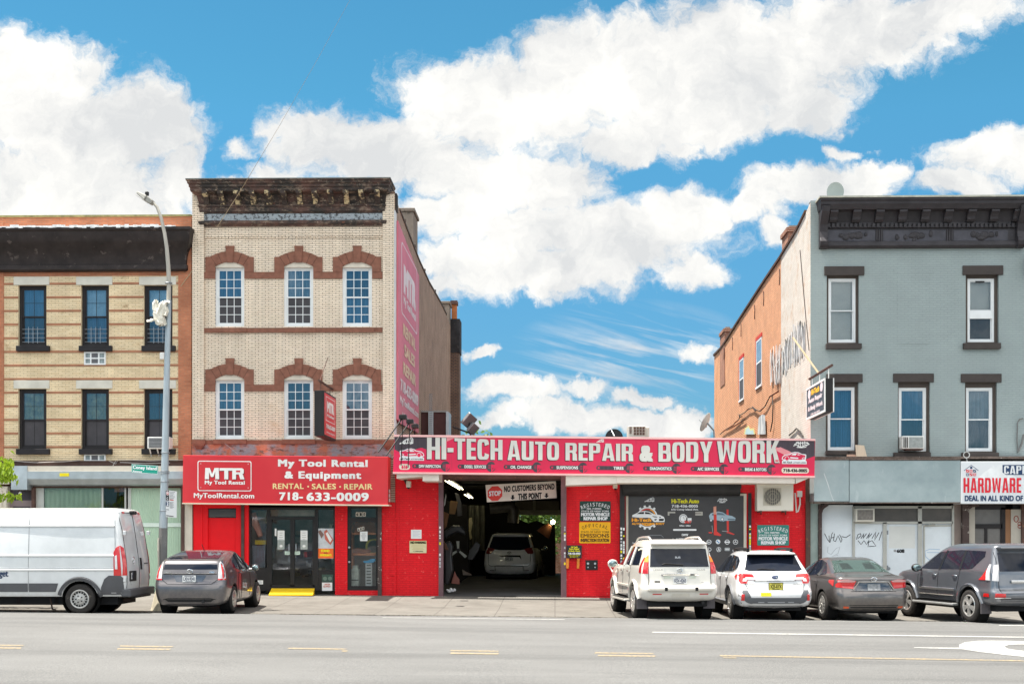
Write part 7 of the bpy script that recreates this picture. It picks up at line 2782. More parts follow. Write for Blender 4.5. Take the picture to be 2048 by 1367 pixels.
def right_things():
 Y = YF
 ac = thing('window_air_conditioner', 'white window air conditioner in the middle lower window of the grey green building', 'air conditioner', F(1826, 899, Y - .2))
 mb = MB()
 mb.fbox(1805, 871, 1848, 896.5, Y - .34, Y + .14)
 mb.build('casing', white_paint, ac, bevel=.015)
 mb = MB()
 mb.fbox(1818.5, 873.5, 1846, 894.5, Y - .352, Y - .34, 0)
 for k in range(3):
  mb.fbox(1807 + 3.4 * k, 873.5, 1809.2 + 3.4 * k, 894.5, Y - .35, Y - .34, 1)
 mb.build('rear_grille', [M('pale_grey_fins', (.30, .32, .31), .6, var=.15, vs=14), M('dark_slot', (.08, .075, .07), .7)], ac)
 mb = MB()
 mb.fbox(1812, 896.5, 1846, 899.5, Y - .3, Y)
 mb.build('support_board', rusty, ac)
 for (q, lab, col) in (([(1711, 889), (1728.5, 890), (1734.5, 915.5), (1713, 915.5)], 'pale plywood offcut leaning below the blue curtained window', (.58, .48, .37)),
        ([(1694, 903), (1713, 901.5), (1713, 915.8), (1693, 916)], 'pinkish plywood offcut lying left of the taller pale offcut', (.50, .33, .25))):
  mb = MB()
  mb.prism([F(x, y, Y - .18 if col[0] > .55 else Y - .12) for x, y in q], (0, .03, 0))
  tag(mb.build('plywood_board', M('plywood_' + lab[:4], col, .75, var=.1, streak=(6, 1, .5))), lab, 'board')
 mb = MB()
 c = F(1933, 909, Y - .2)
 for k in range(16):
  a, d = 2 * math.pi * k / 16, 2 * math.pi * (k + 1) / 16
  mb.tube([c + Vector((.09 * math.cos(a), 0, .09 * math.sin(a))), c + Vector((.09 * math.cos(d), 0, .09 * math.sin(d)))], .014, 5)
 mb.tube([c + Vector((0, 0, -.09)), c + Vector((.02, 0, -.2))], .012, 5)
 tag(mb.build('cable_loop', M('pale_loop_cable', (.5, .5, .48), .6)), 'small loop of pale cable above the left end of the hardware sign', 'cable')
 mb = MB()
 mb.tube([F(2036, 905, Y - .04), F(2034, 880, Y - .06), F(2035, 845, Y - .06), F(2039, 838, Y - .06), F(2046, 836, Y - .04)], .02, 6)
 mb.tube([F(2037, 902, Y - .05), F(2044, 885, Y - .1), F(2047, 868, Y - .1)], .03, 6)
 tag(mb.build('conduit', M('grey_conduit', (.16, .16, .155), .6)), 'grey conduit hooping up the wall at the right edge of the grey green building', 'conduit')
 # dish on the roof
 c = F(1670, 384, Y + .25)
 t = thing('satellite_dish', 'large grey satellite dish standing on the cornice of the grey green building', 'satellite dish', F(1670, 396, Y + .3))
 r = .26
 mb = MB()
 prof = [(r * k / 6, .2 * r * (k / 6) ** 2) for k in range(7)]
 mb.lathe(prof, (0, 0, 0), 'z', 24, 0, False)
 mb.lathe([(q, h - .014) for q, h in prof], (0, 0, 0), 'z', 24, 0, False)
 mb.xform(Matrix.Translation(c) @ Matrix.Rotation(R(102), 4, 'X') @ Matrix.Scale(1.12, 4, (0, 1, 0)))
 mb.build('reflector', M('grey_dish', (.33, .38, .38), .45, var=.06), t, smooth=60, recalc=False)
 mb = MB()
 mb.tube([c + Vector((0, .05, -.05)), c + Vector((0, .2, -.3)), F(1670, 398, Y + .45)], .025, 6)
 mb.build('mount', steel_grey, t)
 # hanging sign
 yo = 39.2 / 1.0716
 yi = 39.25
 xs = PX(1649, yo)
 w = .27
 h = thing('hanging_sign', 'white framed charcoal sign hanging from a bar on the grey green building', 'sign', (xs + w / 2, (yo + yi) / 2, PZ(823, yo, 1649)))
 zt, zb = PZ(755.5, yo, 1649), PZ(823, yo, 1649)
 mb = MB()
 mb.box(xs + .03, xs + w - .03, yo + .01, yi, zb + .01, zt - .01)
 mb.build('sign_case', black_metal, h)
 fr = .06
 mb = MB()
 for xa, xb in ((xs, xs + .03), (xs + w - .03, xs + w)):
  mb.box(xa, xb, yo, yo + fr, zb, zt)
  mb.box(xa, xb, yi - fr, yi, zb, zt)
  mb.box(xa, xb, yo + fr, yi - fr, zt - fr, zt)
  mb.box(xa, xb, yo + fr, yi - fr, zb, zb + fr)
 mb.build('sign_frame', white_paint, h)
 mb = MB()
 mb.box(xs + .012, xs + .03, yo + fr, yi - fr, zb + fr, zt - fr)
 f = mb.build('sign_face', M('charcoal_sign_face', (.07, .07, .08), .4, var=.05), h)
 A = Art(h, lambda u, z, off=0.0: Vector((xs + .012 - off, yi - u, z)))
 L, H = yi - yo, zt - zb
 og, pw = M('print_amber', (.85, .50, .04), .5, var=0), M('print_pale_pink', (.66, .58, .60), .5, var=0)
 A.text('Hi-Tech', (L * .28, zb + H * .88, zb + H * .70, L * .72), og, .08, 2)
 A.disc(L * .17, zb + H * .77, .2, .14, pw, 2)
 A.disc(L * .83, zb + H * .80, .2, .14, pw, 2)
 A.text('Auto Repair', (L * .12, zb + H * .63, zb + H * .44, L * .88), pw, .08, 2)
 A.text('& Body Work', (L * .10, zb + H * .38, zb + H * .20, L * .9), pw, .08, 2)
 A.text('718-436-0005', (L * .25, zb + H * .14, zb + H * .08, L * .75), pw, .05, 2)
 A.done()
 mb = MB()
 zr = zt + .26
 mb.tube([(xs + w / 2, yo - .35, zr + .05), (xs + w / 2, YF + .02, zr + .05)], .04, 6, 0)
 for yy in (yo + .1, (yo + yi) / 2, yi - .25):
  mb.tube([(xs + w / 2, yy, zt), (xs + w / 2, yy, zr + .05)], .015, 5, 1)
 mb.tube([(xs + w / 2, yi - 1.2, zr + .05), (xs + w / 2 - .5, YF + .01, zr + 1.3)], .03, 5, 2)
 mb.build('hanger', [rusty, white_paint, M('tan_strut', (.36, .28, .18), .7)], h)


right_things()


def neighbour(x0, x1, h, label, mt, wm):
 """plain terrace beyond the edge of the frame"""
 Y = YF
 zb = gz(x0, Y) - .3
 b = thing('brick_building', label, 'building', ((x0 + x1) / 2, Y, gz((x0 + x1) / 2, Y)))
 n = max(2, int((x1 - x0) / 2.2))
 holes = []
 for r in (4.4, 7.6):
  for i in range(n):
   c = x0 + (x1 - x0) * (i + .5) / n
   holes.append((c - .45, c + .45, r, r + 1.85))
 mb = MB()
 wall_holes(mb, x0, x1, 3.6, h, Y, holes, .25)
 mb.build('wall', mt, b, recalc=False)
 mb = MB()
 mb.box(x0, x1, Y + .3, Y + 14, zb, h - .3)
 mb.build('rear_block', mt, b)
 for q in holes:
  window(b, q[0], q[1], q[2], q[3], Y + .1, .07, wm, pane, curtain_dark, (2, 1), .5)
 mb = MB()
 cornice(mb, x0, x1, Y, [(0, .5), (8, .48), (20, .3), (40, .15), (44, .05)], lambda q: h + .05 - q * .015, la=0, lb=0)
 mb.build('cornice', MATS['black_cornice_paint'], b)
 mb = MB()
 mb.box(x0, x1, Y - .3, Y + .2, 2.7, 3.6)
 mb.box(x0, x1, Y + .02, Y + .3, zb, 2.7, 1)
 mb.build('shop_front', [steel_grey, M('roller_shutter', (.3, .31, .31), .6, var=.1)], b)


neighbour(PX(-22, YF) - 7.5, PX(-22, YF) - .02, 9.6, 'red brick terrace beyond the tan brick building', MATS['red_brick'], dark_frame)
neighbour(PX(2052, YF) + .02, PX(2052, YF) + 7.5, 10.4, 'red brick terrace beyond the grey green building', MATS['red_brick'], white_frame)

# ------------------------------------------------------------ lamp post, signs on it, bag
def lamp_post():
 Yp = 33.3
 base = F(324, 1200, Yp)
 zb = gz(base.x, Yp)
 p = thing('street_lamp', 'tall galvanised street lamp with a curved arm in front of the tan brick building', 'street lamp', (base.x, Yp, zb))
 path = [(324, None), (325, 1120), (328, 1000), (330.5, 900), (333, 780), (335.5, 680), (337.3, 600)]
 pts = [Vector((base.x, Yp, zb))] + [F(x, y, Yp) for x, y in path[1:]]
 mb = MB()
 n = len(pts)
 mb.tube(pts, [.115, .112, .10, .09, .08, .072, .066], 14)
 mb.build('pole', M('galvanised_pole', (.36, .41, .44), .5, metal=.35, var=.12, vs=3, streak=(3, 3, .4)), p, smooth=50)
 mb = MB()
 mb.tube([pts[0] + (pts[1] - pts[0]) * t for t in (.5, 1.0)] + [F(326.5, 1055, Yp)], [.119, .116, .110], 14)
 mb.build('dirty_sleeve', M('stickered_grey_sleeve', (.19, .185, .18), .8, var=.2, wear=(.36, .35, .33), ws=7, wt=.62), p, smooth=50)
 mb = MB()
 mb.lathe([(.30, 0), (.28, .06), (.16, .55), (.125, .62)], pts[0], 'z', 8)
 mb.build('base_cover', M('cream_base_cover', (.50, .45, .34), .7, var=.15), p)
 arm = [(337.3, 600), (338, 566), (336.5, 530), (333.5, 495), (329, 465), (322.5, 436), (314, 414), (304, 403)]
 mb = MB()
 mb.tube([F(x, y, Yp) for x, y in arm], [.058, .056, .054, .05, .046, .042, .038, .036], 12)
 mb.build('arm', M('weathered_arm', (.40, .37, .32), .6, metal=.2, var=.1), p, smooth=50)
 mb = MB()
 a, c = F(305.5, 406, Yp), F(276, 386, Yp)
 d = (c - a).normalized()
 u = Vector((0, 1, 0))
 v = d.cross(u).normalized()
 L = (c - a).length
 for (t0, t1, w0, w1, h0, h1) in ((0, .38, .11, .13, .06, .07), (.38, 1.0, .17, .11, .07, .035)):
  A, B = a + d * L * t0, a + d * L * t1
  q = [A - u * w0 - v * h0, A + u * w0 - v * h0, A + u * w0 + v * h0, A - u * w0 + v * h0, B - u * w1 - v * h1, B + u * w1 - v * h1, B + u * w1 + v * h1, B - u * w1 + v * h1]
  mb.add(q, [[0, 1, 2, 3], [7, 6, 5, 4], [0, 4, 5, 1], [1, 5, 6, 2], [2, 6, 7, 3], [3, 7, 4, 0]])
 h = mb.build('lamp_head', M('grey_luminaire', (.33, .32, .29), .5, var=.08), p, bevel=.02)
 mb = MB()
 dn = Vector((0, 0, -1))
 A = a + d * L * .68
 mb.add([A + d * s * .17 + u * t * .11 + v * (.075 if v.z < 0 else -.075) for s, t in ((-1, -1), (1, -1), (1, 1), (-1, 1))], [[0, 1, 2, 3]])
 mb.build('lens', M('amber_lens', (.42, .36, .24), .3), h)
 mb = MB()
 cc = a + d * L * .55 - v * (.11 if v.z < 0 else -.11)
 mb.lathe([(.05, -.04), (.055, .04), (.03, .06)], cc, 'z', 10)
 mb.build('photocell', black_metal, h)
 mb = MB()
 for y in (1021, 963, 946, 942, 905):
  mb.lathe([(.112, -.012), (.118, 0), (.112, .012)], F(331 - (y - 900) * .025, y, Yp), 'z', 14)
 mb.lathe([(.085, -.02), (.10, 0), (.085, .02)], F(337.4, 566, Yp), 'z', 12)
 mb.build('band_clamp', steel_grey, p)
 mb = MB()
 mb.tube([F(318, 1150, Yp - .1), F(317, 1075, Yp - .1), F(316, 1100, Yp - .14), F(318, 1135, Yp - .13)], .02, 5)
 mb.build('cable_guard', M('cream_conduit', (.55, .50, .42), .7), p)
 # street name sign
 g = MB()
 q = [F(263, 927, Yp - .12), F(316, 930.5, Yp - .12), F(316, 948, Yp - .12), F(263, 944.5, Yp - .12)]
 g.prism(q, (0, .015, 0))
 o = tag(g.build('street_name_sign', M('street_sign_green', (.015, .27, .20), .4, var=.03)), 'green street name sign fixed to the lamp post', 'street sign')

 def P(x, y, off=0.0):
  return F(x, y + (x - 263) * .066, Yp - .12 - off)
 A = Art(o, P)
 wh = MATS['print_white'] if 'print_white' in MATS else M('print_white', (.74, .75, .76), .5, var=0)
 for (x0, y0, x1, y1) in ((263.6, 927.5, 315.6, 928.2), (263.6, 943.4, 315.6, 944.1), (263.6, 928.2, 264.2, 943.4), (315, 928.2, 315.6, 943.4)):
  A.rect(x0, y0, x1, y1, wh, 1)
 A.text('Coney Island', (265.5, 929.5, 938.6, 313.5), wh, .04, 2, 1.05)
 A.text('Avenue', (265.5, 939.2, 943, 284), wh, .04, 2, 1.05)
 A.done()
 # parking rules sign, seen past the post
 mb = MB()
 mb.prism([F(331.5, 979, Yp - .08), F(353.5, 982, Yp + .03), F(353, 1034.5, Yp + .03), F(331.5, 1033, Yp - .08)], (0, .012, 0))
 o = tag(mb.build('parking_sign', M('white_sign_enamel', (.70, .70, .69), .45, var=.04)), 'narrow white parking regulation sign on the right of the lamp post', 'street sign')

 def P2(x, y, off=0.0):
  return F(x, y + (x - 331.5) * .12, Yp - .085 + (x - 331.5) * .005 - off)
 A = Art(o, P2)
 rd = M('print_red', (.62, .05, .04), .5, var=.05)
 A.rect(331.8, 979.6, 338, 999.5, M('print_black', (.02, .018, .02), .5, var=0), 1)
 A.disc(335, 985.2, 3, 4.4, rd, 2)
 A.text('P', (333.7, 982.5, 988, 336.2), wh, .06, 3)
 A.ring(335, 985.2, 2.6, 4, .7, wh, 3.5)
 A.ring(335.4, 995.5, 1.5, 2.4, 1.0, wh, 2, 60, 270)
 A.rect(331.8, 1001.5, 338, 1011, M('navy_print', (.022, .050, .12), .5, var=0), 1)
 A.text('2', (333.2, 1002.6, 1010, 337), wh, .07, 3)
 for k in range(6):
  A.rect(339.5, 981 + 3 * k, 350 - (k % 3) * 2, 982 + 3 * k, M('grey_print', (.28, .29, .30), .7, var=0), 1)
  A.rect(339.5, 1002 + 2.2 * k, 348 - (k % 2) * 3, 1002.9 + 2.2 * k, M('grey_print', (.28, .29, .30), .7, var=0), 1)
 A.rect(339.5, 997, 347.5, 998.4, rd, 1)
 A.rect(332, 1017, 338, 1018.4, M('grey_print', (.28, .29, .30), .7, var=0), 1)
 A.rect(332.5, 1029.3, 347, 1030.6, M('print_black', (.02, .018, .02), .5, var=0), 1)
 A.done()
 # torn plastic bag
 rnd = random.Random(21)
 mb = MB()

 def crumple(spine, ws, n=9):
  rings = []
  for (x, y), w in zip(spine, ws):
   row = []
   for k in range(n):
    a = 2 * math.pi * k / n
    row.append(F(x + (w + rnd.uniform(-2.6, 2.6)) * math.cos(a), y + rnd.uniform(-2.6, 2.6), Yp - .12 + .12 * math.sin(a) + rnd.uniform(-.05, .05)))
   rings.append(row)
  vs = [v for r in rings for v in r]
  fs = [[i * n + j, i * n + (j + 1) % n, (i + 1) * n + (j + 1) % n, (i + 1) * n + j] for i in range(len(rings) - 1) for j in range(n)]
  mb.add(vs, fs)
 crumple([(337, 604), (331, 602), (326, 608), (322, 616), (318, 626), (319, 637), (322, 647), (321, 651)], [3, 6, 8, 10, 12, 12, 10, 6], 12)
 crumple([(312, 600), (311, 608), (313, 618), (318, 628)], [4, 6, 6, 5], 10)
 crumple([(295, 641), (301, 642), (307, 639), (313, 641), (320, 644)], [1.5, 4, 6, 7, 6], 10)
 crumple([(331, 612), (333, 622), (330, 632)], [4, 5, 3], 8)
 bag = tag(mb.build('plastic_bag', M('torn_cream_plastic', (.68, .64, .55), .6, var=.15, vs=9), None, recalc=True), 'torn cream plastic bag snagged half way up the lamp post', 'bag')


lamp_post()

# overhead wires
mb = MB()
mb.tube([F(435, 453, YF - .1), F(482, 380, YF - .75), F(560, 250, 34), F(640, 110, 29), (F(700, 0, 26)), F(760, -120, 23)], [.010, .007, .004, .003, .0025, .002], 5)
tag(mb.build('overhead_wire', M('tan_wire', (.42, .32, .20), .6)), 'thin tan overhead wire rising from the foot of the peeling cornice into the sky', 'wire')
mb = MB()
mb.tube([F(384, 542, YF - .1), F(372, 558, YF - .05), F(362, 572, YF - .04)], .012, 5)
tag(mb.build('wall_wire', M('tan_wire', (.42, .32, .20), .6)), 'short tan wire between the tan brick and cream brick buildings', 'wire')
mb = MB()
mb.tube([F(440, 879, YF - .06), F(458, 893, YF - .12), F(476, 908, YF - .3)], .010, 5)
tag(mb.build('sign_wire', M('pale_cable', (.32, .30, .29), .7)), 'thin pale wire from the window sill down to the red tool shop sign', 'wire')


# ------------------------------------------------------------ trees
def leaf_mat(name, c1, c2):
 m, nt, b = new_mat(name)
 b.inputs['Roughness'].default_value = .55
 oi = nz(nt, pos_vec(nt), 2.5, 4, .6)
 nt.links.new(mix(nt, rng(nt, oi, .35, .65), c1, c2), b.inputs['Base Color'])
 b.inputs['Transmission Weight'].default_value = 0
 b.inputs['Subsurface Weight'].default_value = 0
 out = nt.nodes['Material Output']
 tl = nt.nodes.new('ShaderNodeBsdfTranslucent')
 tl.inputs[0].default_value = tuple(min(1, x * 1.6) for x in c2) + (1,)
 ms = nt.nodes.new('ShaderNodeMixShader')
 ms.inputs[0].default_value = .4
 nt.links.new(b.outputs[0], ms.inputs[1])
 nt.links.new(tl.outputs[0], ms.inputs[2])
 nt.links.new(ms.outputs[0], out.inputs[0])
 return m


def tree(label, x, y, zg, h, cr, ch, n, leaf, lm, seed, group=None, trunk=.1):
 rnd = random.Random(seed)
 t = thing('leafy_tree', label, 'tree', (x, y, zg), group)
 mb = MB()
 top = zg + h - ch * .5
 pts = [Vector((x, y, zg - .1)), Vector((x + rnd.uniform(-.1, .1), y, zg + h * .3)), Vector((x + rnd.uniform(-.2, .2), y, top)), Vector((x, y, zg + h - .3))]
 mb.tube(pts, [trunk, trunk * .8, trunk * .5, .02], 8)
 ends = []
 for k in range(16):
  a = rnd.uniform(0, 6.283)
  rr = cr * rnd.uniform(.35, .95)
  s = pts[1].lerp(pts[3], rnd.uniform(.15, .8))
  e = Vector((x + rr * math.cos(a), y + rr * math.sin(a), zg + h - ch + ch * rnd.uniform(.15, .95)))
  mb.tube([s, s.lerp(e, .5) + Vector((0, 0, .1)), e], [trunk * .35, trunk * .22, .008], 5)
  ends.append(e)
  ends.append(s.lerp(e, .6))
 mb.build('trunk', M('tree_bark', (.10, .075, .055), .9, var=.3, vs=8), t, smooth=60)
 mb = MB()
 for k in range(n):
  c = rnd.choice(ends) + Vector((rnd.gauss(0, cr * .17), rnd.gauss(0, cr * .17), rnd.gauss(0, ch * .11)))
  d = Vector((rnd.gauss(0, 1), rnd.gauss(0, 1), rnd.gauss(-.3, .6))).normalized()
  s = d.cross(Vector((rnd.gauss(0, 1), rnd.gauss(0, 1), rnd.gauss(0, 1)))).normalized()
  L = leaf * rnd.uniform(.7, 1.3)
  mb.add([c, c + d * L * .5 + s * L * .28, c + d * L, c + d * L * .5 - s * L * .28], [[0, 1, 2, 3]])
 mb.build('crown', lm, t, recalc=False)
 return t


green = leaf_mat('street_tree_leaf', (.11, .20, .012), (.26, .36, .02))
dgreen = leaf_mat('yard_tree_leaf', (.05, .11, .02), (.12, .20, .04))


def street_tree():
 Yt = 33.6
 xt = PX(-75, Yt)
 zg = gz(xt, Yt)
 rnd = random.Random(9)
 t = thing('leafy_tree', 'young street tree at the left edge with drooping bright green leaves', 'tree', (xt, Yt, zg))
 mb = MB()
 tr = [Vector((xt, Yt, zg - .1)), F(-72, 1040, Yt), F(-66, 960, Yt), F(-60, 880, Yt), F(-58, 820, Yt)]
 mb.tube(tr, [.07, .06, .05, .03, .012], 8)
 br = [((-66, 970), (-30, 945), (4, 925), (18, 918)), ((-66, 965), (-30, 950), (2, 940), (20, 936)), ((-68, 990), (-35, 975), (0, 955), (22, 950)), ((-70, 1015), (-35, 1000), (5, 992), (30, 988)),
    ((-62, 900), (-90, 870), (-120, 860)), ((-64, 940), (-100, 920), (-130, 915)), ((-60, 880), (-40, 850), (-20, 850)), ((-68, 1000), (-100, 985), (-130, 990)), ((-60, 880), (-70, 840), (-75, 810))]
 spots = []
 for b in br:
  q = [F(x, y, Yt + rnd.uniform(-.25, .25)) for x, y in b]
  mb.tube(q, [.025, .018, .012, .006][:len(q)], 5)
  for i in range(len(q) - 1):
   for k in range(6):
    spots.append(q[i].lerp(q[i + 1], k / 6))
  spots += [q[-1]] * 3
 mb.build('trunk', M('tree_bark', (.10, .075, .055), .9, var=.3, vs=8), t, smooth=60)
 mb = MB()
 for c0 in spots:
  for k in range(5):
   c = c0 + Vector((rnd.gauss(0, .07), rnd.gauss(0, .12), rnd.gauss(0, .06)))
   d = Vector((rnd.gauss(0, .5), rnd.gauss(0, .5), -1 + rnd.gauss(0, .35))).normalized()
   s = d.cross(Vector((rnd.gauss(0, 1), 1, rnd.gauss(0, .4)))).normalized()
   L = rnd.uniform(.12, .22)
   m_ = c + d * L * .5 + Vector((0, -.02, .02))
   mb.add([c, m_ + s * L * .23, c + d * L, m_ - s * L * .23], [[0, 1, 2], [0, 2, 3]])
 mb.build('crown', green, t, recalc=False)


street_tree()
zy = -.2
for i, (px, y, h, cr, lab) in enumerate(((956, 66, 7.15, 1.0, 'tall green tree behind the garage whose top peeps above the crimson sign'),
           (1050, 64, 5.2, 2.2, 'green tree in the yard seen left in the rear doorway of the garage'),
           (1085, 66, 5.6, 2.4, 'green tree in the yard seen right in the rear doorway of the garage'))):
 tree(lab, PX(px, y), y, zy, h, cr, h * .75, 2200, .28, dgreen, 30 + i)
mb = MB()
mb.box(PX(1108, 68), PX(1140, 68), 68, 69, -.8, 4.2)
o = tag(mb.build('yard_wall', brick('yard_brick', (.42, .16, .10), (.35, .13, .08), (.5, .42, .35), .21, .07, .012, 'x')), 'orange brick wall in the yard seen through the rear doorway of the garage', 'wall')

# ------------------------------------------------------------ vehicles (built nose towards +y, tail bumper at y = 0)
def paint(name, col, metal=0.0, rough=.32, dirt=.0):
 m, nt, b = new_mat(name)
 b.inputs['Metallic'].default_value = metal
 b.inputs['Roughness'].default_value = rough
 b.inputs['Coat Weight'].default_value = 1.0
 b.inputs['Coat Roughness'].default_value = .04
 p = pos_vec(nt, True)
 f = nz(nt, p, 2.5, 5, .6)
 c = mix(nt, rng(nt, f, .35, .65), tuple(x * .94 for x in col), tuple(min(1, x * 1.05) for x in col))
 sep = nt.nodes.new('ShaderNodeSeparateXYZ')
 nt.links.new(p, sep.inputs[0])
 low = rng(nt, sep.outputs[2], .75, .25, 0, .35)
 g = nt.nodes.new('ShaderNodeMath')
 g.operation = 'MULTIPLY'
 nt.links.new(low, g.inputs[0])
 nt.links.new(rng(nt, nz(nt, p, 7, 5, .7), .35, .65), g.inputs[1])
 c = mix(nt, g.outputs[0], c, (.33, .29, .24))
 nt.links.new(c, b.inputs['Base Color'])
 return m


car_glass = M('dark_car_glass', (.010, .013, .022), .04, var=0)
car_glass.node_tree.nodes['Principled BSDF'].inputs['Specular IOR Level'].default_value = .22
green_glass = M('green_car_glass', (.040, .065, .058), .04, var=0, coat=1)
tyre_m = M('tyre_rubber', (.030, .027, .025), .85, var=.2, vs=9, wear=(.10, .085, .07), ws=6, wt=.62, obj=True)
well_m = M('wheel_well', (.006, .006, .006), .95, var=0)
trim_m = M('grey_plastic_trim', (.055, .055, .058), .6, var=.1, obj=True)
dark_trim = M('black_plastic_trim', (.016, .016, .017), .5, var=.1, obj=True)
chrome = M('chrome', (.72, .73, .74), .12, metal=1.0, var=0)
silver_rim = M('silver_rim', (.50, .49, .47), .3, metal=.8, var=.08, obj=True)
steel_wheel = M('steel_wheel', (.46, .45, .43), .45, metal=.4, var=.1, obj=True)
red_lens = M('red_lens', (.55, .012, .012), .12, var=.1, coat=1, obj=True)
clear_lens = M('clear_lens', (.62, .60, .60), .12, var=.1, coat=1, obj=True)
pink_lens = M('pinkish_lens', (.55, .30, .29), .12, var=.1, coat=1, obj=True)
amber_lens = M('amber_lens_car', (.80, .25, .015), .15, var=0, coat=1)
plate_w = M('plate_white', (.66, .67, .66), .45, var=.03, obj=True)
plate_y = M('plate_yellow', (.62, .55, .10), .45, var=.03, obj=True)
plate_ink = M('plate_ink', (.02, .025, .07), .5, var=0)
seam_m = M('panel_gap', (.012, .012, .013), .8, var=0)


def contour(z, yr, yf, wr, wm, wf, bow=.08, c=.16, cf=.3):
 """one level of a car body seen from above, half of it mirrored"""
 half = []
 xr = wr - c
 for i in range(6):
  x = xr * i / 5
  half.append((x, yr + bow * (x / wr) ** 2))
 yb = yr + bow * (xr / wr) ** 2
 for i in range(1, 5):
  a = R(90 * i / 5)
  half.append((xr + c * math.sin(a), yb + c * (1 - math.cos(a)) * 1.15))
 y0 = yb + c * 1.15
 y1 = yf - cf
 for i in range(12):
  t = i / 11
  w = (1 - t) ** 2 * wr + 2 * t * (1 - t) * (2 * wm - .5 * wr - .5 * wf) + t * t * wf
  half.append((w, y0 + (y1 - y0) * t))
 for i in range(1, 5):
  a = R(90 * i / 5)
  half.append((wf - min(cf, wf * .8) * (1 - math.cos(a)), y1 + cf * math.sin(a)))
 xf = wf - min(cf, wf * .8)
 for i in range(1, 6):
  half.append((xf * (1 - i / 5), yf + .04 * (i / 5)))
 return [Vector((x, y, z)) for x, y in half] + [Vector((-x, y, z)) for x, y in half[-2:0:-1]]


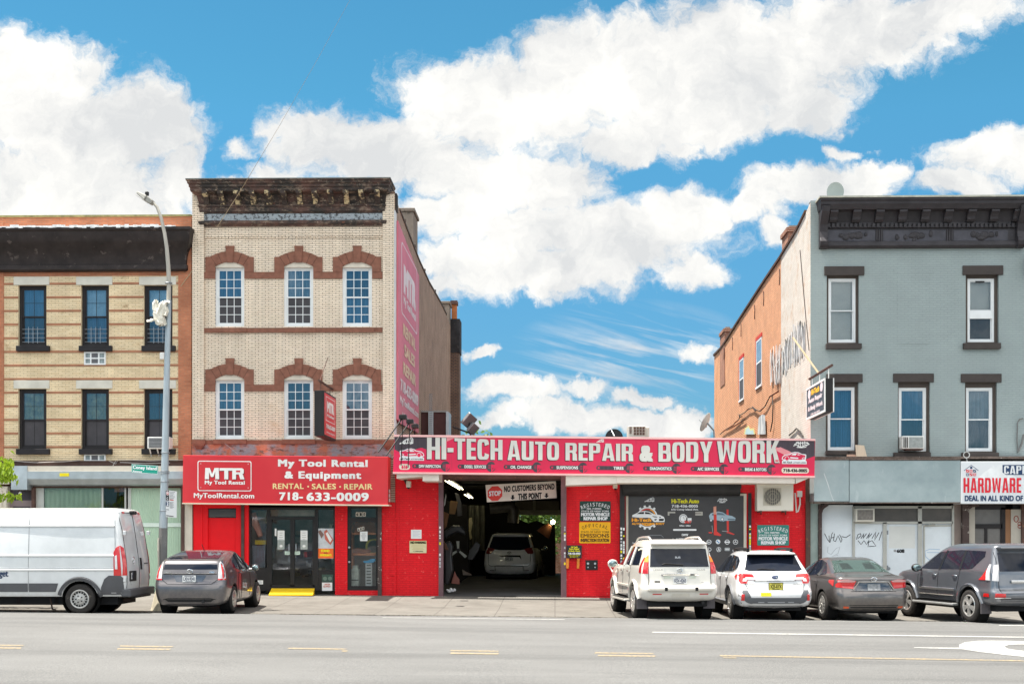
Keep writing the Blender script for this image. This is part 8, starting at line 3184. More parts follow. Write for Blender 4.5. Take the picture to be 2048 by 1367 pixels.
class Car:
 def __init__(s, name, label, cat, loc, yaw, slices, pm, group='vehicles parked along the pavement', name_z=0, pitch=0.0):
  s.root = thing(name, label, cat, loc, group, yaw, True)
  s.root.rotation_euler = (pitch, 0, yaw)
  s.root.scale = (1.025,) * 3
  s.sl, s.pm = slices, pm

 def body(s, wheels, arch=.06, sub=1):
  mb = MB()
  rings = [contour(*a) for a in s.sl]
  n = len(rings[0])
  for r in rings:
   mb.v += r
  for i in range(len(rings) - 1):
   for j in range(n):
    mb.f.append([i * n + j, i * n + (j + 1) % n, (i + 1) * n + (j + 1) % n, (i + 1) * n + j])
    mb.m.append(0)
  k = (len(rings) - 1) * n
  # caps as strips so that they subdivide well
  for base, flip in ((0, True), (k, False)):
   h = n // 2
   for j in range(h):
    q = [base + j, base + j + 1, base + (n - j - 1) % n, base + (n - j) % n]
    q = [x for i, x in enumerate(q) if x not in q[:i]]
    if len(q) > 2:
     mb.f.append(q[::-1] if flip else q)
     mb.m.append(0)
  o = mb.build('body', s.pm, s.root)
  sm = o.modifiers.new('sub', 'SUBSURF')
  sm.levels = sub
  sm.render_levels = sub
  cut = []
  for (y, r, w, zc) in wheels:
   for sg in (-1, 1):
    c = MB()
    c.lathe([(r + arch, 0), (r + arch, .5)], (0, 0, 0), 'x', 28)
    c.xform(Matrix.Translation((sg * (w - .30) if sg > 0 else -(w - .30) - .5, y, zc)))
    co = c.build('cut', seam_m, s.root)
    cut.append(co)
    b = o.modifiers.new('b', 'BOOLEAN')
    b.object = co
    b.operation = 'DIFFERENCE'
    b.solver = 'EXACT'
  bpy.context.view_layer.update()
  me = bpy.data.meshes.new_from_object(o.evaluated_get(bpy.context.evaluated_depsgraph_get()))
  o.modifiers.clear()
  o.data = me
  me.materials.clear()
  me.materials.append(s.pm)
  me.polygons.foreach_set('material_index', [0] * len(me.polygons))
  for p in me.polygons:
   p.use_smooth = True
  me.set_sharp_from_angle(angle=R(38))
  for c in cut:
   bpy.data.objects.remove(c)
  s.bo = o
  s.bvh = BVHTree.FromPolygons([v.co.copy() for v in me.vertices], [list(p.vertices) for p in me.polygons])
  for (y, r, w, zc) in wheels:
   for sg in (-1, 1):
    m = MB()
    m.lathe([(r + arch - .006, w - .035), (r + arch - .006, w - .29), (.05, w - .29)], (0, 0, 0), 'x', 28, 0, False)
    m.xform(Matrix.Translation((0, y, zc)) @ Matrix.Scale(sg, 4, (1, 0, 0)))
    m.build('wheel_well', well_m, s.root, recalc=False)
  return o

 def cast(s, a, b, side):
  if side in 'LR':
   sg = -1 if side == 'L' else 1
   o, d = Vector((sg * 3, a, b)), Vector((-sg, 0, 0))
  elif side == 'rear':
   o, d = Vector((a, -3, b)), Vector((0, 1, 0))
  elif side == 'front':
   o, d = Vector((a, 12, b)), Vector((0, -1, 0))
  else:
   o, d = Vector((a, b, 5)), Vector((0, 0, -1))
  h = s.bvh.ray_cast(o, d)
  return h[0], d, o

 def panel(s, name, mat, pts, side, off=.005, parent=None, cell=.11, mb=None, mi=0):
  """a piece that lies on the body: its outline is laid on from one side"""
  if side == 'LR':
   s.panel(name, mat, pts, 'R', off, parent, cell)
   return s.panel(name, mat, pts, 'L', off, parent, cell)
  bm = bmesh.new()
  q = []
  for i, p in enumerate(pts):
   nx = pts[(i + 1) % len(pts)]
   L = math.hypot(nx[0] - p[0], nx[1] - p[1])
   k = max(1, int(L / cell))
   q += [(p[0] + (nx[0] - p[0]) * t / k, p[1] + (nx[1] - p[1]) * t / k) for t in range(k)]
  vs = [bm.verts.new((a, b, 0)) for a, b in q]
  bm.faces.new(vs)
  bmesh.ops.triangulate(bm, faces=bm.faces[:])
  for _ in range(3):
   es = [e for e in bm.edges if e.calc_length() > cell * 1.4]
   if not es:
    break
   bmesh.ops.subdivide_edges(bm, edges=es, cuts=1)
   bmesh.ops.triangulate(bm, faces=bm.faces[:])
  miss, last = [], None
  dd = None
  for v in bm.verts:
   h, d, o = s.cast(v.co.x, v.co.y, side)
   dd = d
   if h is None:
    miss.append((v, o))
   else:
    v.co = h - d * off
    last = h
  ax = {'L': 0, 'R': 0, 'rear': 1, 'front': 1}.get(side, 2)
  for v, o in miss:
   p = o.copy()
   if last:
    best = min((w for w in bm.verts if w not in [x[0] for x in miss]), key=lambda w: sum((w.co[i] - o[i]) ** 2 for i in range(3) if i != ax), default=None)
    p[ax] = best.co[ax] if best else last[ax]
   v.co = p
  be = [e for e in bm.edges if e.is_boundary]
  r = bmesh.ops.extrude_edge_only(bm, edges=be)
  for g in r['geom']:
   if isinstance(g, bmesh.types.BMVert):
    g.co += dd * (off + .012)
  bmesh.ops.recalc_face_normals(bm, faces=bm.faces)
  me = bpy.data.meshes.new(name)
  bm.to_mesh(me)
  bm.free()
  me.materials.append(mat)
  for p in me.polygons:
   p.use_smooth = True
  me.set_sharp_from_angle(angle=R(40))
  o = bpy.data.objects.new(name, me)
  COL.objects.link(o)
  o.parent = parent or s.root
  ROOT[o.name] = Vector((0, 0, 0))
  return o

 def line(s, name, mat, pts, side, w=.012, off=.003, parent=None):
  mb = MB()
  q = []
  for i in range(len(pts) - 1):
   L = math.hypot(pts[i + 1][0] - pts[i][0], pts[i + 1][1] - pts[i][1])
   k = max(1, int(L / .12))
   q += [(pts[i][0] + (pts[i + 1][0] - pts[i][0]) * t / k, pts[i][1] + (pts[i + 1][1] - pts[i][1]) * t / k) for t in range(k)]
  q.append(pts[-1])
  P = []
  for a, b in q:
   h, d, o = s.cast(a, b, side)
   if h:
    P.append(h - d * off)
  if len(P) > 1:
   mb.tube(P, w / 2, 4)
   mb.build(name, mat, parent or s.bo)

 def wheel(s, x, y, r, w, style, zc=None, rimm=None):
  zc = zc or r
  sg = 1 if x > 0 else -1
  T = Matrix.Translation((x, y, zc)) @ Matrix.Scale(sg, 4, (1, 0, 0))
  m = MB()
  rr = r * (.64 if style != 'steel' else .60)
  m.lathe([(rr, -w), (r * .93, -w), (r * .99, -w * .9), (r, -w * .75), (r, -w * .25), (r * .985, -w * .1), (r * .93, 0), (r * .80, .012), (rr + .012, 0.004), (rr, -.03), (rr, -w)], (0, 0, 0), 'x', 36, 0, False)
  m.xform(T)
  t = m.build('wheel', tyre_m, s.root, smooth=40)
  m = MB()
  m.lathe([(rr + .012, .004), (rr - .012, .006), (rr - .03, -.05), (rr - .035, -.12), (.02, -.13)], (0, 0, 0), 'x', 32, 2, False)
  m.lathe([(rr + .012, .003), (rr - .002, .012), (rr - .022, .004), (rr - .03, -.02)], (0, 0, 0), 'x', 32, 0, False)
  if style == 'steel':
   m.lathe([(rr - .03, -.02), (rr * .8, -.005), (rr * .62, -.004), (rr * .55, .02), (rr * .3, .03), (.03, .035)], (0, 0, 0), 'x', 32, 0, False)
   for k in range(16):
    a = 2 * math.pi * k / 16
    c = Vector((.0, math.cos(a) * rr * .76, math.sin(a) * rr * .76))
    m.lathe([(.001, .004), (.026, .002)], c, 'x', 8, 1, False)
   for k in range(5):
    a = 2 * math.pi * k / 5
    m.lathe([(.016, .02), (.016, .05)], (0, math.cos(a) * rr * .36, math.sin(a) * rr * .36), 'x', 6, 1)
   m.lathe([(rr * .2, .03), (rr * .19, .05), (.01, .055)], (0, 0, 0), 'x', 14, 0, False)
  else:
   ns = {'five': 5, 'six': 6, 'ten': 10, 'split': 10}[style]
   for k in range(ns):
    a = 2 * math.pi * k / ns + (.0 if style != 'split' else (.16 if k % 2 else -.16))
    wd = {'five': .075, 'six': .06, 'ten': .032, 'split': .03}[style]
    wi = wd * (.75 if style != 'split' else .9)
    cr, sr = math.cos(a), math.sin(a)
    q = []
    for rad, hw, xo in ((rr * .12, wi, .02), (rr - .015, wd, .004)):
     for e in (-1, 1):
      q.append(Vector((xo, cr * rad - sr * hw * e, sr * rad + cr * hw * e)))
    a_, b_, d_, c_ = q[0], q[1], q[3], q[2]
    m.prism([a_, b_, d_, c_], (-.035, 0, 0), 0)
   m.lathe([(rr * .2, -.02), (rr * .2, .022), (rr * .1, .03), (.005, .03)], (0, 0, 0), 'x', 14, 0, False)
  m.xform(T)
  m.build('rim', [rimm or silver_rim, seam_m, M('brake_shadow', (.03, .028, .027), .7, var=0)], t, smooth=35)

 def plate(s, x, z, txt, mat=plate_w, w=.31, h=.155, frame=None, inkm=plate_ink):
  hit, d, o = s.cast(x, z, 'rear')
  h2, _, _ = s.cast(x, z + h / 2, 'rear')
  h3, _, _ = s.cast(x, z - h / 2, 'rear')
  y = min(p.y for p in (hit, h2, h3) if p) - .012
  m = MB()
  m.box(x - w / 2, x + w / 2, y, y + .02, z - h / 2, z + h / 2, 0)
  mats = [mat]
  if frame:
   m.box(x - w / 2 - .015, x + w / 2 + .015, y + .003, y + .02, z - h / 2 - .015, z + h / 2 + .015, 1)
   mats.append(frame)
  p = m.build('number_plate', mats, s.root)
  A = Art(p, lambda a, b, off=0.0: Vector((a, y - off, b)))
  A.STEP = .0015
  A.text(txt, (x - w * .43, z + h * .27, z - h * .27, x + w * .43), inkm, .03, 1)
  A.rect(x - w * .35, z + h * .45, x + w * .35, z + h * .36, inkm, 1)
  A.rect(x - w * .28, z - h * .36, x + w * .28, z - h * .44, inkm, 1)
  A.done()

 def badge(s, x, z, rx, rz, kind='oval'):
  hit, d, o = s.cast(x, z, 'rear')
  if not hit:
   return
  m = MB()
  y = hit.y - .012

  def ring(cx, cz, ax, az, r=.006):
   p = [Vector((cx + ax * math.cos(2 * math.pi * k / 20), y, cz + az * math.sin(2 * math.pi * k / 20))) for k in range(21)]
   m.tube(p, r, 5)
  ring(x, z, rx, rz, .009)
  if kind == 'three':
   ring(x, z + rz * .25, rx * .38, rz * .7)
   ring(x, z + rz * .5, rx * .8, rz * .42)
  elif kind == 'L':
   m.tube([Vector((x - rx * .1, y, z + rz * .7)), Vector((x - rx * .35, y, z - rz * .4)), Vector((x + rx * .7, y, z - rz * .4))], .007, 5)
  elif kind == 'stars':
   m.ball((x, y, z), rx * .9, .008, rz * .85, 1)
   for k in range(6):
    m.ball((x + rx * (-.5 + .2 * k), y - .008, z + rz * (.2 - .3 * (k % 2))), .008, .006, .008)
  elif kind == 'ram':
   m.ball((x, y, z + rz * .2), rx * .3, .01, rz * .5)
  m.build('badge', [chrome, M('badge_blue', (.03, .06, .2), .3, var=0)], s.root, smooth=50)

 def letters(s, txt, x0, x1, zt, zb, mat=None, bold=.03, side='rear'):
  mat = mat or chrome
  k = -1 if side == 'L' else 1
  hits = [s.cast(k * (x0 + x1) / 2, zt, side)[0], s.cast(k * x0, zb, side)[0], s.cast(k * x1, zb, side)[0]]
  hits = [h for h in hits if h]
  if not hits:
   return
  if side == 'rear':
   y = min(h.y for h in hits) - .006
   A = Art(s.bo, lambda a, b, off=0.0: Vector((a, y - off, b)))
  else:
   sg = -1 if side == 'L' else 1
   x = max(abs(h.x) for h in hits) + .004
   A = Art(s.bo, lambda a, b, off=0.0: Vector((sg * (x + off), -a if side == 'L' else a, b)))
  A.STEP = .0012
  A.text(txt, (x0, zt, zb, x1), mat, bold, 1)
  A.done()

 def mirror(s, y, z, w, mat, back=None, size=(.10, .07, .085), sides=(-1, 1)):
  for sg in sides:
   m = MB()
   m.ball((sg * (w + .13), y, z), *size)
   m.tube([(sg * (w - .03), y + .02, z - .05), (sg * (w + .1), y, z - .04)], .03, 6)
   o = m.build('door_mirror', mat, s.root, smooth=60)
   m = MB()
   m.ball((sg * (w + .13), y - size[1] * .62, z), size[0] * .82, size[1] * .42, size[2] * .8)
   m.build('mirror_glass', M('mirror_glass', (.25, .33, .34), .05, metal=.8, var=0), o, smooth=60)

 def handles(s, ys, z, mat, sides='LR'):
  for sd in sides:
   for y in ys:
    h, d, o = s.cast(y, z, sd)
    if h:
     m = MB()
     m.tube([h - d * .01 + Vector((0, -.09, 0)), h - d * .035 + Vector((0, -.05, .01)), h - d * .035 + Vector((0, .05, .01)), h - d * .01 + Vector((0, .09, 0))], .014, 6)
     m.build('door_handle', mat, s.root, smooth=60)

 def rails(s, y0, y1, x, z, mat, rise=.06, r=.018, flat=False):
  for sg in (-1, 1):
   m = MB()
   P = []
   for k in range(9):
    y = y0 + (y1 - y0) * k / 8
    h, _, _ = s.cast(sg * x, y, 'top')
    zz = (h.z if h else z) + (rise if 0 < k < 8 else -.01)
    P.append(Vector((sg * x, y, zz)))
   m.tube(P, r, 6)
   if flat:
    for k in (1, 7):
     m.box(sg * x - .03, sg * x + .03, P[k].y - .22, P[k].y + .22, P[k].z - rise, P[k].z + .01)
   m.build('roof_rail', mat, s.root, smooth=50)

 def box(s, name, mat, x0, x1, y0, y1, z0, z1, bevel=.015, parent=None):
  m = MB()
  m.box(x0, x1, y0, y1, z0, z1)
  return m.build(name, mat, parent or s.root, bevel=bevel)

 def under(s, w, y0, y1, z0, z1):
  s.box('underbody', seam_m, -w, w, y0, y1, z0, z1, .02)


def place(px, y, dz=0.0):
 x = PX(px, y)
 return Vector((x, y, gz(x, y) + dz))


def hatchback():
 pm = paint('graphite_car_paint', (.105, .098, .105), .65, .34)
 sl = [(.17, .16, 4.36, .72, .78, .7, .05, .12, .35), (.24, .06, 4.42, .78, .84, .74, .07, .16, .4), (.40, .01, 4.46, .84, .868, .78, .09, .2, .5), (.58, .0, 4.46, .86, .872, .78, .10, .2, .5), (.70, .02, 4.44, .862, .872, .78, .10, .18, .5),
    (.74, .07, 4.42, .86, .872, .78, .10, .16, .5), (.88, .09, 4.22, .845, .868, .78, .08, .14, .5), (.98, .11, 3.75, .82, .855, .75, .08, .14, .4), (1.08, .14, 3.42, .79, .82, .71, .08, .14, .3), (1.18, .18, 3.16, .745, .775, .66, .08, .14, .25),
    (1.25, .24, 3.00, .71, .745, .63, .07, .14, .25), (1.275, .36, 2.94, .70, .735, .62, .06, .14, .25), (1.33, .66, 2.80, .68, .71, .60, .04, .14, .22), (1.40, 1.08, 2.58, .65, .675, .58, .03, .14, .2), (1.455, 1.45, 2.36, .60, .63, .54, .02, .14, .2), (1.485, 1.72, 2.12, .46, .48, .42, 0, .1, .1)]
 c = Car('parked_car', 'dark grey hybrid hatchback parked nose-in in front of the red door', 'car', place(377, 31.2), R(.8), sl, pm)
 wh = [(.92, .315, .87, .315), (3.62, .315, .85, .315)]
 c.body(wh)
 for y in (.92, 3.62):
  for sg in (-1, 1):
   c.wheel(sg * .865, y, .315, .2, 'ten')
 c.panel('rear_window', car_glass, [(-.615, 1.245), (.615, 1.245), (.64, 1.04), (-.64, 1.04)], 'rear')
 c.panel('rear_window', car_glass, [(-.60, .42), (.60, .42), (.53, 1.34), (-.53, 1.34)], 'top', .005)
 c.panel('tailgate_trim', M('dark_blue_trim', (.040, .050, .070), .2, var=0, coat=1), [(-.40, .90), (.40, .90), (.30, .745), (-.30, .745)], 'rear', .004)
 c.line('panel_gap', seam_m, [(-.655, 1.24), (-.66, .80), (-.52, .70), (.52, .70), (.66, .80), (.655, 1.24)], 'rear')
 c.line('crease', dark_trim, [(-.63, .935), (.63, .935)], 'rear', .03)
 for sg in (-1, 1):
  q = [(sg * .665, 1.235), (sg * .735, 1.17), (sg * .80, 1.0), (sg * .835, .80), (sg * .665, .785)]
  t = c.panel('tail_light', clear_lens, q, 'rear', .008, None, .06)
  c.panel('red_strip', red_lens, [(sg * .70, 1.16), (sg * .73, 1.14), (sg * .785, .98), (sg * .80, .83), (sg * .765, .83), (sg * .75, .97)], 'rear', .014, t, .06)
  c.panel('red_strip', red_lens, [(sg * .665, .825), (sg * .83, .825), (sg * .832, .79), (sg * .665, .79)], 'rear', .013, t, .06)
 c.panel('side_window', car_glass, [(.95, 1.06), (1.55, 1.01), (2.95, .985), (3.05, 1.0), (2.62, 1.23), (2.3, 1.36), (1.85, 1.405), (1.45, 1.36), (1.12, 1.22)], 'LR')
 for y in ([(1.62, 1.0), (1.66, 1.40)], [(2.55, .98), (2.50, 1.26)]):
  c.line('window_pillar', dark_trim, y, 'R', .05, .01)
 for y in ([(1.35, .95), (1.30, .55), (1.55, .3)], [(1.62, 1.0), (1.70, .3)], [(2.7, .98), (2.72, .32)]):
  c.line('panel_gap', seam_m, y, 'R')
 c.handles((1.55, 2.45), .93, pm)
 c.mirror(2.85, 1.02, .83, pm)
 c.plate(0, .82, 'LXH-9341')
 c.badge(0, .995, .07, .048, 'three')
 c.letters('PRIUS', -.60, -.44, .985, .955)
 c.letters('HYBRID', .46, .58, .995, .955, M('badge_letters_blue', (.4, .55, .7), .3, var=0))
 c.line('bumper_crease', dark_trim, [(-.62, .33), (-.5, .36), (.5, .36), (.62, .33)], 'rear', .02, .0)
 c.panel('bumper_lower', dark_trim, [(-.60, .34), (.60, .34), (.50, .27), (-.50, .27)], 'rear', .004)
 m = MB()
 m.tube([(.33, .02, .285), (.33, .25, .29)], .04, 10)
 m.build('exhaust', dark_trim, c.root, smooth=50)
 m = MB()
 m.tube([(-.02, 1.55, 1.46), (-.05, 1.42, 1.62)], .008, 5)
 m.build('aerial', dark_trim, c.root)
 c.under(.6, .3, 4.1, .15, .3)


def offroader(kind):
 white = kind == 'white'
 if white:
  pm = paint('pearl_white_car_paint', (.66, .63, .57), .0, .3)
 else:
  pm = paint('slate_grey_car_paint', (.15, .16, .18), .6, .3)
 H = 1.0 if white else .985
 sl = [(.40, .20, 4.60, .80, .86, .8, .04, .15, .35), (.47, .04, 4.7, .88, .92, .86, .07, .16, .4), (.62, .0, 4.76, .92, .94, .88, .08, .16, .45), (.74, .0, 4.78, .925, .942, .88, .08, .15, .45), (.77, .06, 4.78, .915, .94, .88, .06, .12, .45),
    (.82, .10, 4.77, .90, .935, .87, .04, .10, .45), (1.00, .11, 4.72, .895, .93, .86, .04, .10, .45), (1.13, .12, 4.55, .89, .92, .85, .04, .10, .42), (1.19, .13, 3.95, .885, .915, .83, .04, .10, .38), (1.25, .14, 3.55, .87, .90, .80, .04, .11, .3),
    (1.45, .21, 3.20, .80, .84, .74, .04, .12, .26), (1.64, .28, 2.86, .745, .775, .68, .04, .12, .24), (1.74, .33, 2.62, .715, .735, .65, .03, .12, .22), (1.80, .30, 2.40, .69, .71, .62, .03, .14, .2), (1.845, .40, 2.15, .62, .63, .56, .02, .14, .2), (1.865, .7, 1.8, .45, .46, .4, 0, .1, .1)]
 sl = [(z * H,) + tuple(r) for z, *r in sl]
 if white:
  c = Car('parked_car', 'pearl white boxy off-road car parked nose-in at the window board', 'car', place(1362, 31.0), R(7.5), sl, pm)
 else:
  c = Car('parked_car', 'slate grey off-road car with black tipped spokes parked askew at the right edge', 'car', place(2062, 30.5), R(15), sl, pm)
 wb, r, ov = 2.79, .385, 1.02
 c.body([(ov, r, .94, r), (ov + wb, r, .93, r)], .07)
 for y in (ov, ov + wb):
  for sg in (-1, 1):
   c.wheel(sg * .935, y, r, .25, 'six' if white else 'split', None, M('bright_rim', (.62, .60, .57), .25, metal=.7, var=.1))
 c.panel('rear_window', car_glass, [(-.66, 1.64 * H), (.66, 1.64 * H), (.70, 1.22 * H), (-.70, 1.22 * H)], 'rear', .008)
 sw = [(.55, 1.255 * H), (2.75, 1.215 * H), (3.3, 1.22 * H), (2.95, 1.45 * H), (2.62, 1.64 * H), (1.6, 1.69 * H), (.72, 1.67 * H), (.62, 1.5 * H)]
 if not white:
  sw = [(.95, 1.27 * H), (1.1, 1.25 * H), (2.75, 1.215 * H), (3.3, 1.22 * H), (2.95, 1.45 * H), (2.62, 1.64 * H), (1.6, 1.70 * H), (.62, 1.68 * H), (.60, 1.55 * H)]
 c.panel('side_window', car_glass, sw, 'LR', .006)
 for y in ([(1.42, 1.24 * H), (1.38, 1.68 * H)], [(2.32, 1.22 * H), (2.25, 1.68 * H)]):
  c.line('window_pillar', pm if white else dark_trim, y, 'L', .06, .008)
 for y in ([(1.42, 1.24 * H), (1.48, .95), (1.62, .52)], [(2.35, 1.22 * H), (2.38, .55)], [(3.32, 1.22 * H), (3.28, .62)]):
  c.line('panel_gap', seam_m, y, 'L')
 c.line('side_moulding', pm, [(1.6, .74), (3.2, .74)], 'L', .07, .004)
 c.line('panel_gap', seam_m, [(-.72, 1.66 * H), (-.735, 1.2 * H), (-.74, .80), (-.70, .70), (.70, .70), (.74, .80), (.735, 1.2 * H), (.72, 1.66 * H)], 'rear', .014)
 for sg in (-1, 1):
  if white:
   q = [(sg * .715, 1.50), (sg * .80, 1.42), (sg * .855, 1.20), (sg * .875, 1.06), (sg * .745, 1.06), (sg * .74, 1.22)]
   t = c.panel('tail_light', red_lens, q, 'rear', .012, None, .07)
   c.panel('tail_light', red_lens, [(.25, 1.08), (.46, 1.08), (.40, 1.30), (.32, 1.44), (.29, 1.44)], 'R' if sg > 0 else 'L', .01, None, .07)
   c.panel('amber_lens', amber_lens, [(sg * .715, 1.50), (sg * .80, 1.42), (sg * .822, 1.33), (sg * .73, 1.33)], 'rear', .018, t, .06)
  else:
   q = [(sg * .705, 1.36), (sg * .79, 1.34), (sg * .86, 1.14), (sg * .875, .99), (sg * .74, .98), (sg * .735, 1.2)]
   t = c.panel('tail_light', clear_lens, q, 'rear', .012, None, .07)
   c.panel('tail_light', red_lens, [(.30, 1.0), (.66, 1.0), (.54, 1.08), (.42, 1.20), (.36, 1.30), (.32, 1.34)], 'R' if sg > 0 else 'L', .012, None, .06)
   c.panel('tail_light', clear_lens, [(.24, 1.0), (.38, 1.0), (.38, 1.2), (.34, 1.36), (.30, 1.36)], 'R' if sg > 0 else 'L', .018, None, .06)
   c.panel('reflector', red_lens, [(sg * .62, .70), (sg * .85, .71), (sg * .86, .62), (sg * .62, .62)], 'rear', .01, None, .06)
   c.panel('reflector', red_lens, [(.24, .70), (.42, .70), (.46, .62), (.24, .62)], 'L' if sg < 0 else 'R', .01, None, .06)
 # flared arches and running boards
 for y in (ov, ov + wb):
  for sg in (-1, 1):
   m = MB()
   P = []
   for k in range(13):
    a = R(-8 + 196 * k / 12)
    yy, zz = y + (r + .10) * math.cos(a), r + (r + .10) * math.sin(a)
    h, d, o = c.cast(yy, max(.5, zz), 'L' if sg < 0 else 'R')
    if h and zz > .45:
     P.append(Vector((h.x + sg * .004, yy, zz)))
   if len(P) > 2:
    m.tube(P, .045, 6)
    m.build('wheel_arch', pm, c.root, smooth=60)
 for sg in (-1, 1):
  m = MB()
  m.box(sg * .97 - .09, sg * .97 + .09, ov + .5, ov + wb - .48, .36, .42)
  m.build('running_board', pm if white else M('grey_step', (.34, .34, .33), .5, metal=.4), c.root, bevel=.02)
  m = MB()
  m.box(sg * .97 - .075, sg * .97 + .075, ov + .55, ov + wb - .55, .42, .428)
  m.build('step_tread', dark_trim, c.root)
  m = MB()
  m.box(sg * .80 - .14, sg * .80 + .14, ov - .50, ov - .47, .22, .50)
  m.build('mud_flap', M('grey_mud_flap', (.10, .09, .095), .7), c.root, bevel=.01)
 c.handles((1.62, 2.52), 1.08 * H, chrome)
 c.mirror(3.15, 1.24 * H, .92, pm if white else dark_trim, None, (.13, .08, .10))
 c.box('spoiler', pm, -.66, .66, .16, .55, 1.735 * H, 1.785 * H, .025)
 if white:
  c.rails(.5, 2.3, .60, 1.8, pm, .06, .025)
  c.panel('roof_panel', dark_trim, [(-.40, .62), (.40, .62), (.40, 1.7), (-.40, 1.7)], 'top', .004)
  c.line('wiper', dark_trim, [(-.42, 1.27), (-.35, 1.29), (.08, 1.265)], 'rear', .03, .02)
  c.line('chrome_bar', chrome, [(-.44, 1.035), (-.3, 1.05), (.3, 1.05), (.44, 1.03)], 'rear', .05, .02)
  c.plate(0, .90, 'KSV-4265', plate_w, .32, .16)
  for sg in (-1, 1):
   c.panel('plate_lamp', M('pale_plate_lamp', (.50, .52, .44), .2, var=.1), [(sg * .22, 1.01), (sg * .38, 1.01), (sg * .38, .95), (sg * .22, .95)], 'rear', .008, None, .06)
  c.badge(0, 1.14, .06, .045, 'L')
  c.letters('LEXUS', -.62, -.40, 1.17, 1.135)
  c.letters('GX470', .40, .60, 1.17, 1.135)
  c.letters('V8', .50, .56, .87, .835)
  c.panel('dark_badge', seam_m, [(-.60, .89), (-.47, .89), (-.47, .86), (-.60, .86)], 'rear', .006)
  c.letters('SUS', -.10, .03, 1.46, 1.415, M('sticker_white', (.6, .62, .65), .5, var=0))
  c.box('bumper_step', M('cream_bumper_trim', (.58, .54, .47), .4), -.78, .78, -.07, .10, .66, .74, .025)
  for x in (-.36, .36):
   c.box('bumper_bolt', dark_trim, x - .035, x + .035, -.08, .0, .665, .75, .008)
  for sg in (-1, 1):
   c.panel('reflector', red_lens, [(sg * .45, .60), (sg * .66, .60), (sg * .66, .575), (sg * .45, .575)], 'rear', .006, None, .06)
  c.panel('tow_cover', M('cream_bumper_trim', (.58, .54, .47), .4), [(-.2, .60), (.2, .60), (.22, .52), (-.22, .52)], 'rear', .006)
  m = MB()
  m.tube([(.55, .1, .38), (.55, .5, .40)], .035, 8)
  m.build('exhaust', dark_trim, c.root)
  m = MB()                                      # small round mirror on the front wing
  m.ball((-.98, 3.95, 1.2), .06, .04, .085)
  m.tube([(-.98, 3.95, 1.12), (-.92, 3.9, 1.0)], .02, 5)
  m.build('wing_mirror', pm, c.root, smooth=60)
 else:
  c.box('plate_garnish', chrome, -.45, .45, .07, .12, .93, 1.0, .015)
  c.panel('bumper_lower', trim_m, [(-.75, .60), (.75, .60), (.72, .52), (-.72, .52)], 'rear', .004)
  c.panel('tailgate_lower', M('dark_slate_band', (.05, .052, .058), .3, var=0, coat=1), [(-.72, .80), (.72, .80), (.72, .70), (-.72, .70)], 'rear', .004)
  c.line('chrome_bar', chrome, [(-.86, .60), (-.5, .60)], 'rear', .02, .01)
  c.line('chrome_bar', chrome, [(1.65, .60), (3.2, .60)], 'L', .03, .01)
 c.under(.7, .3, 4.4, .28, .45)


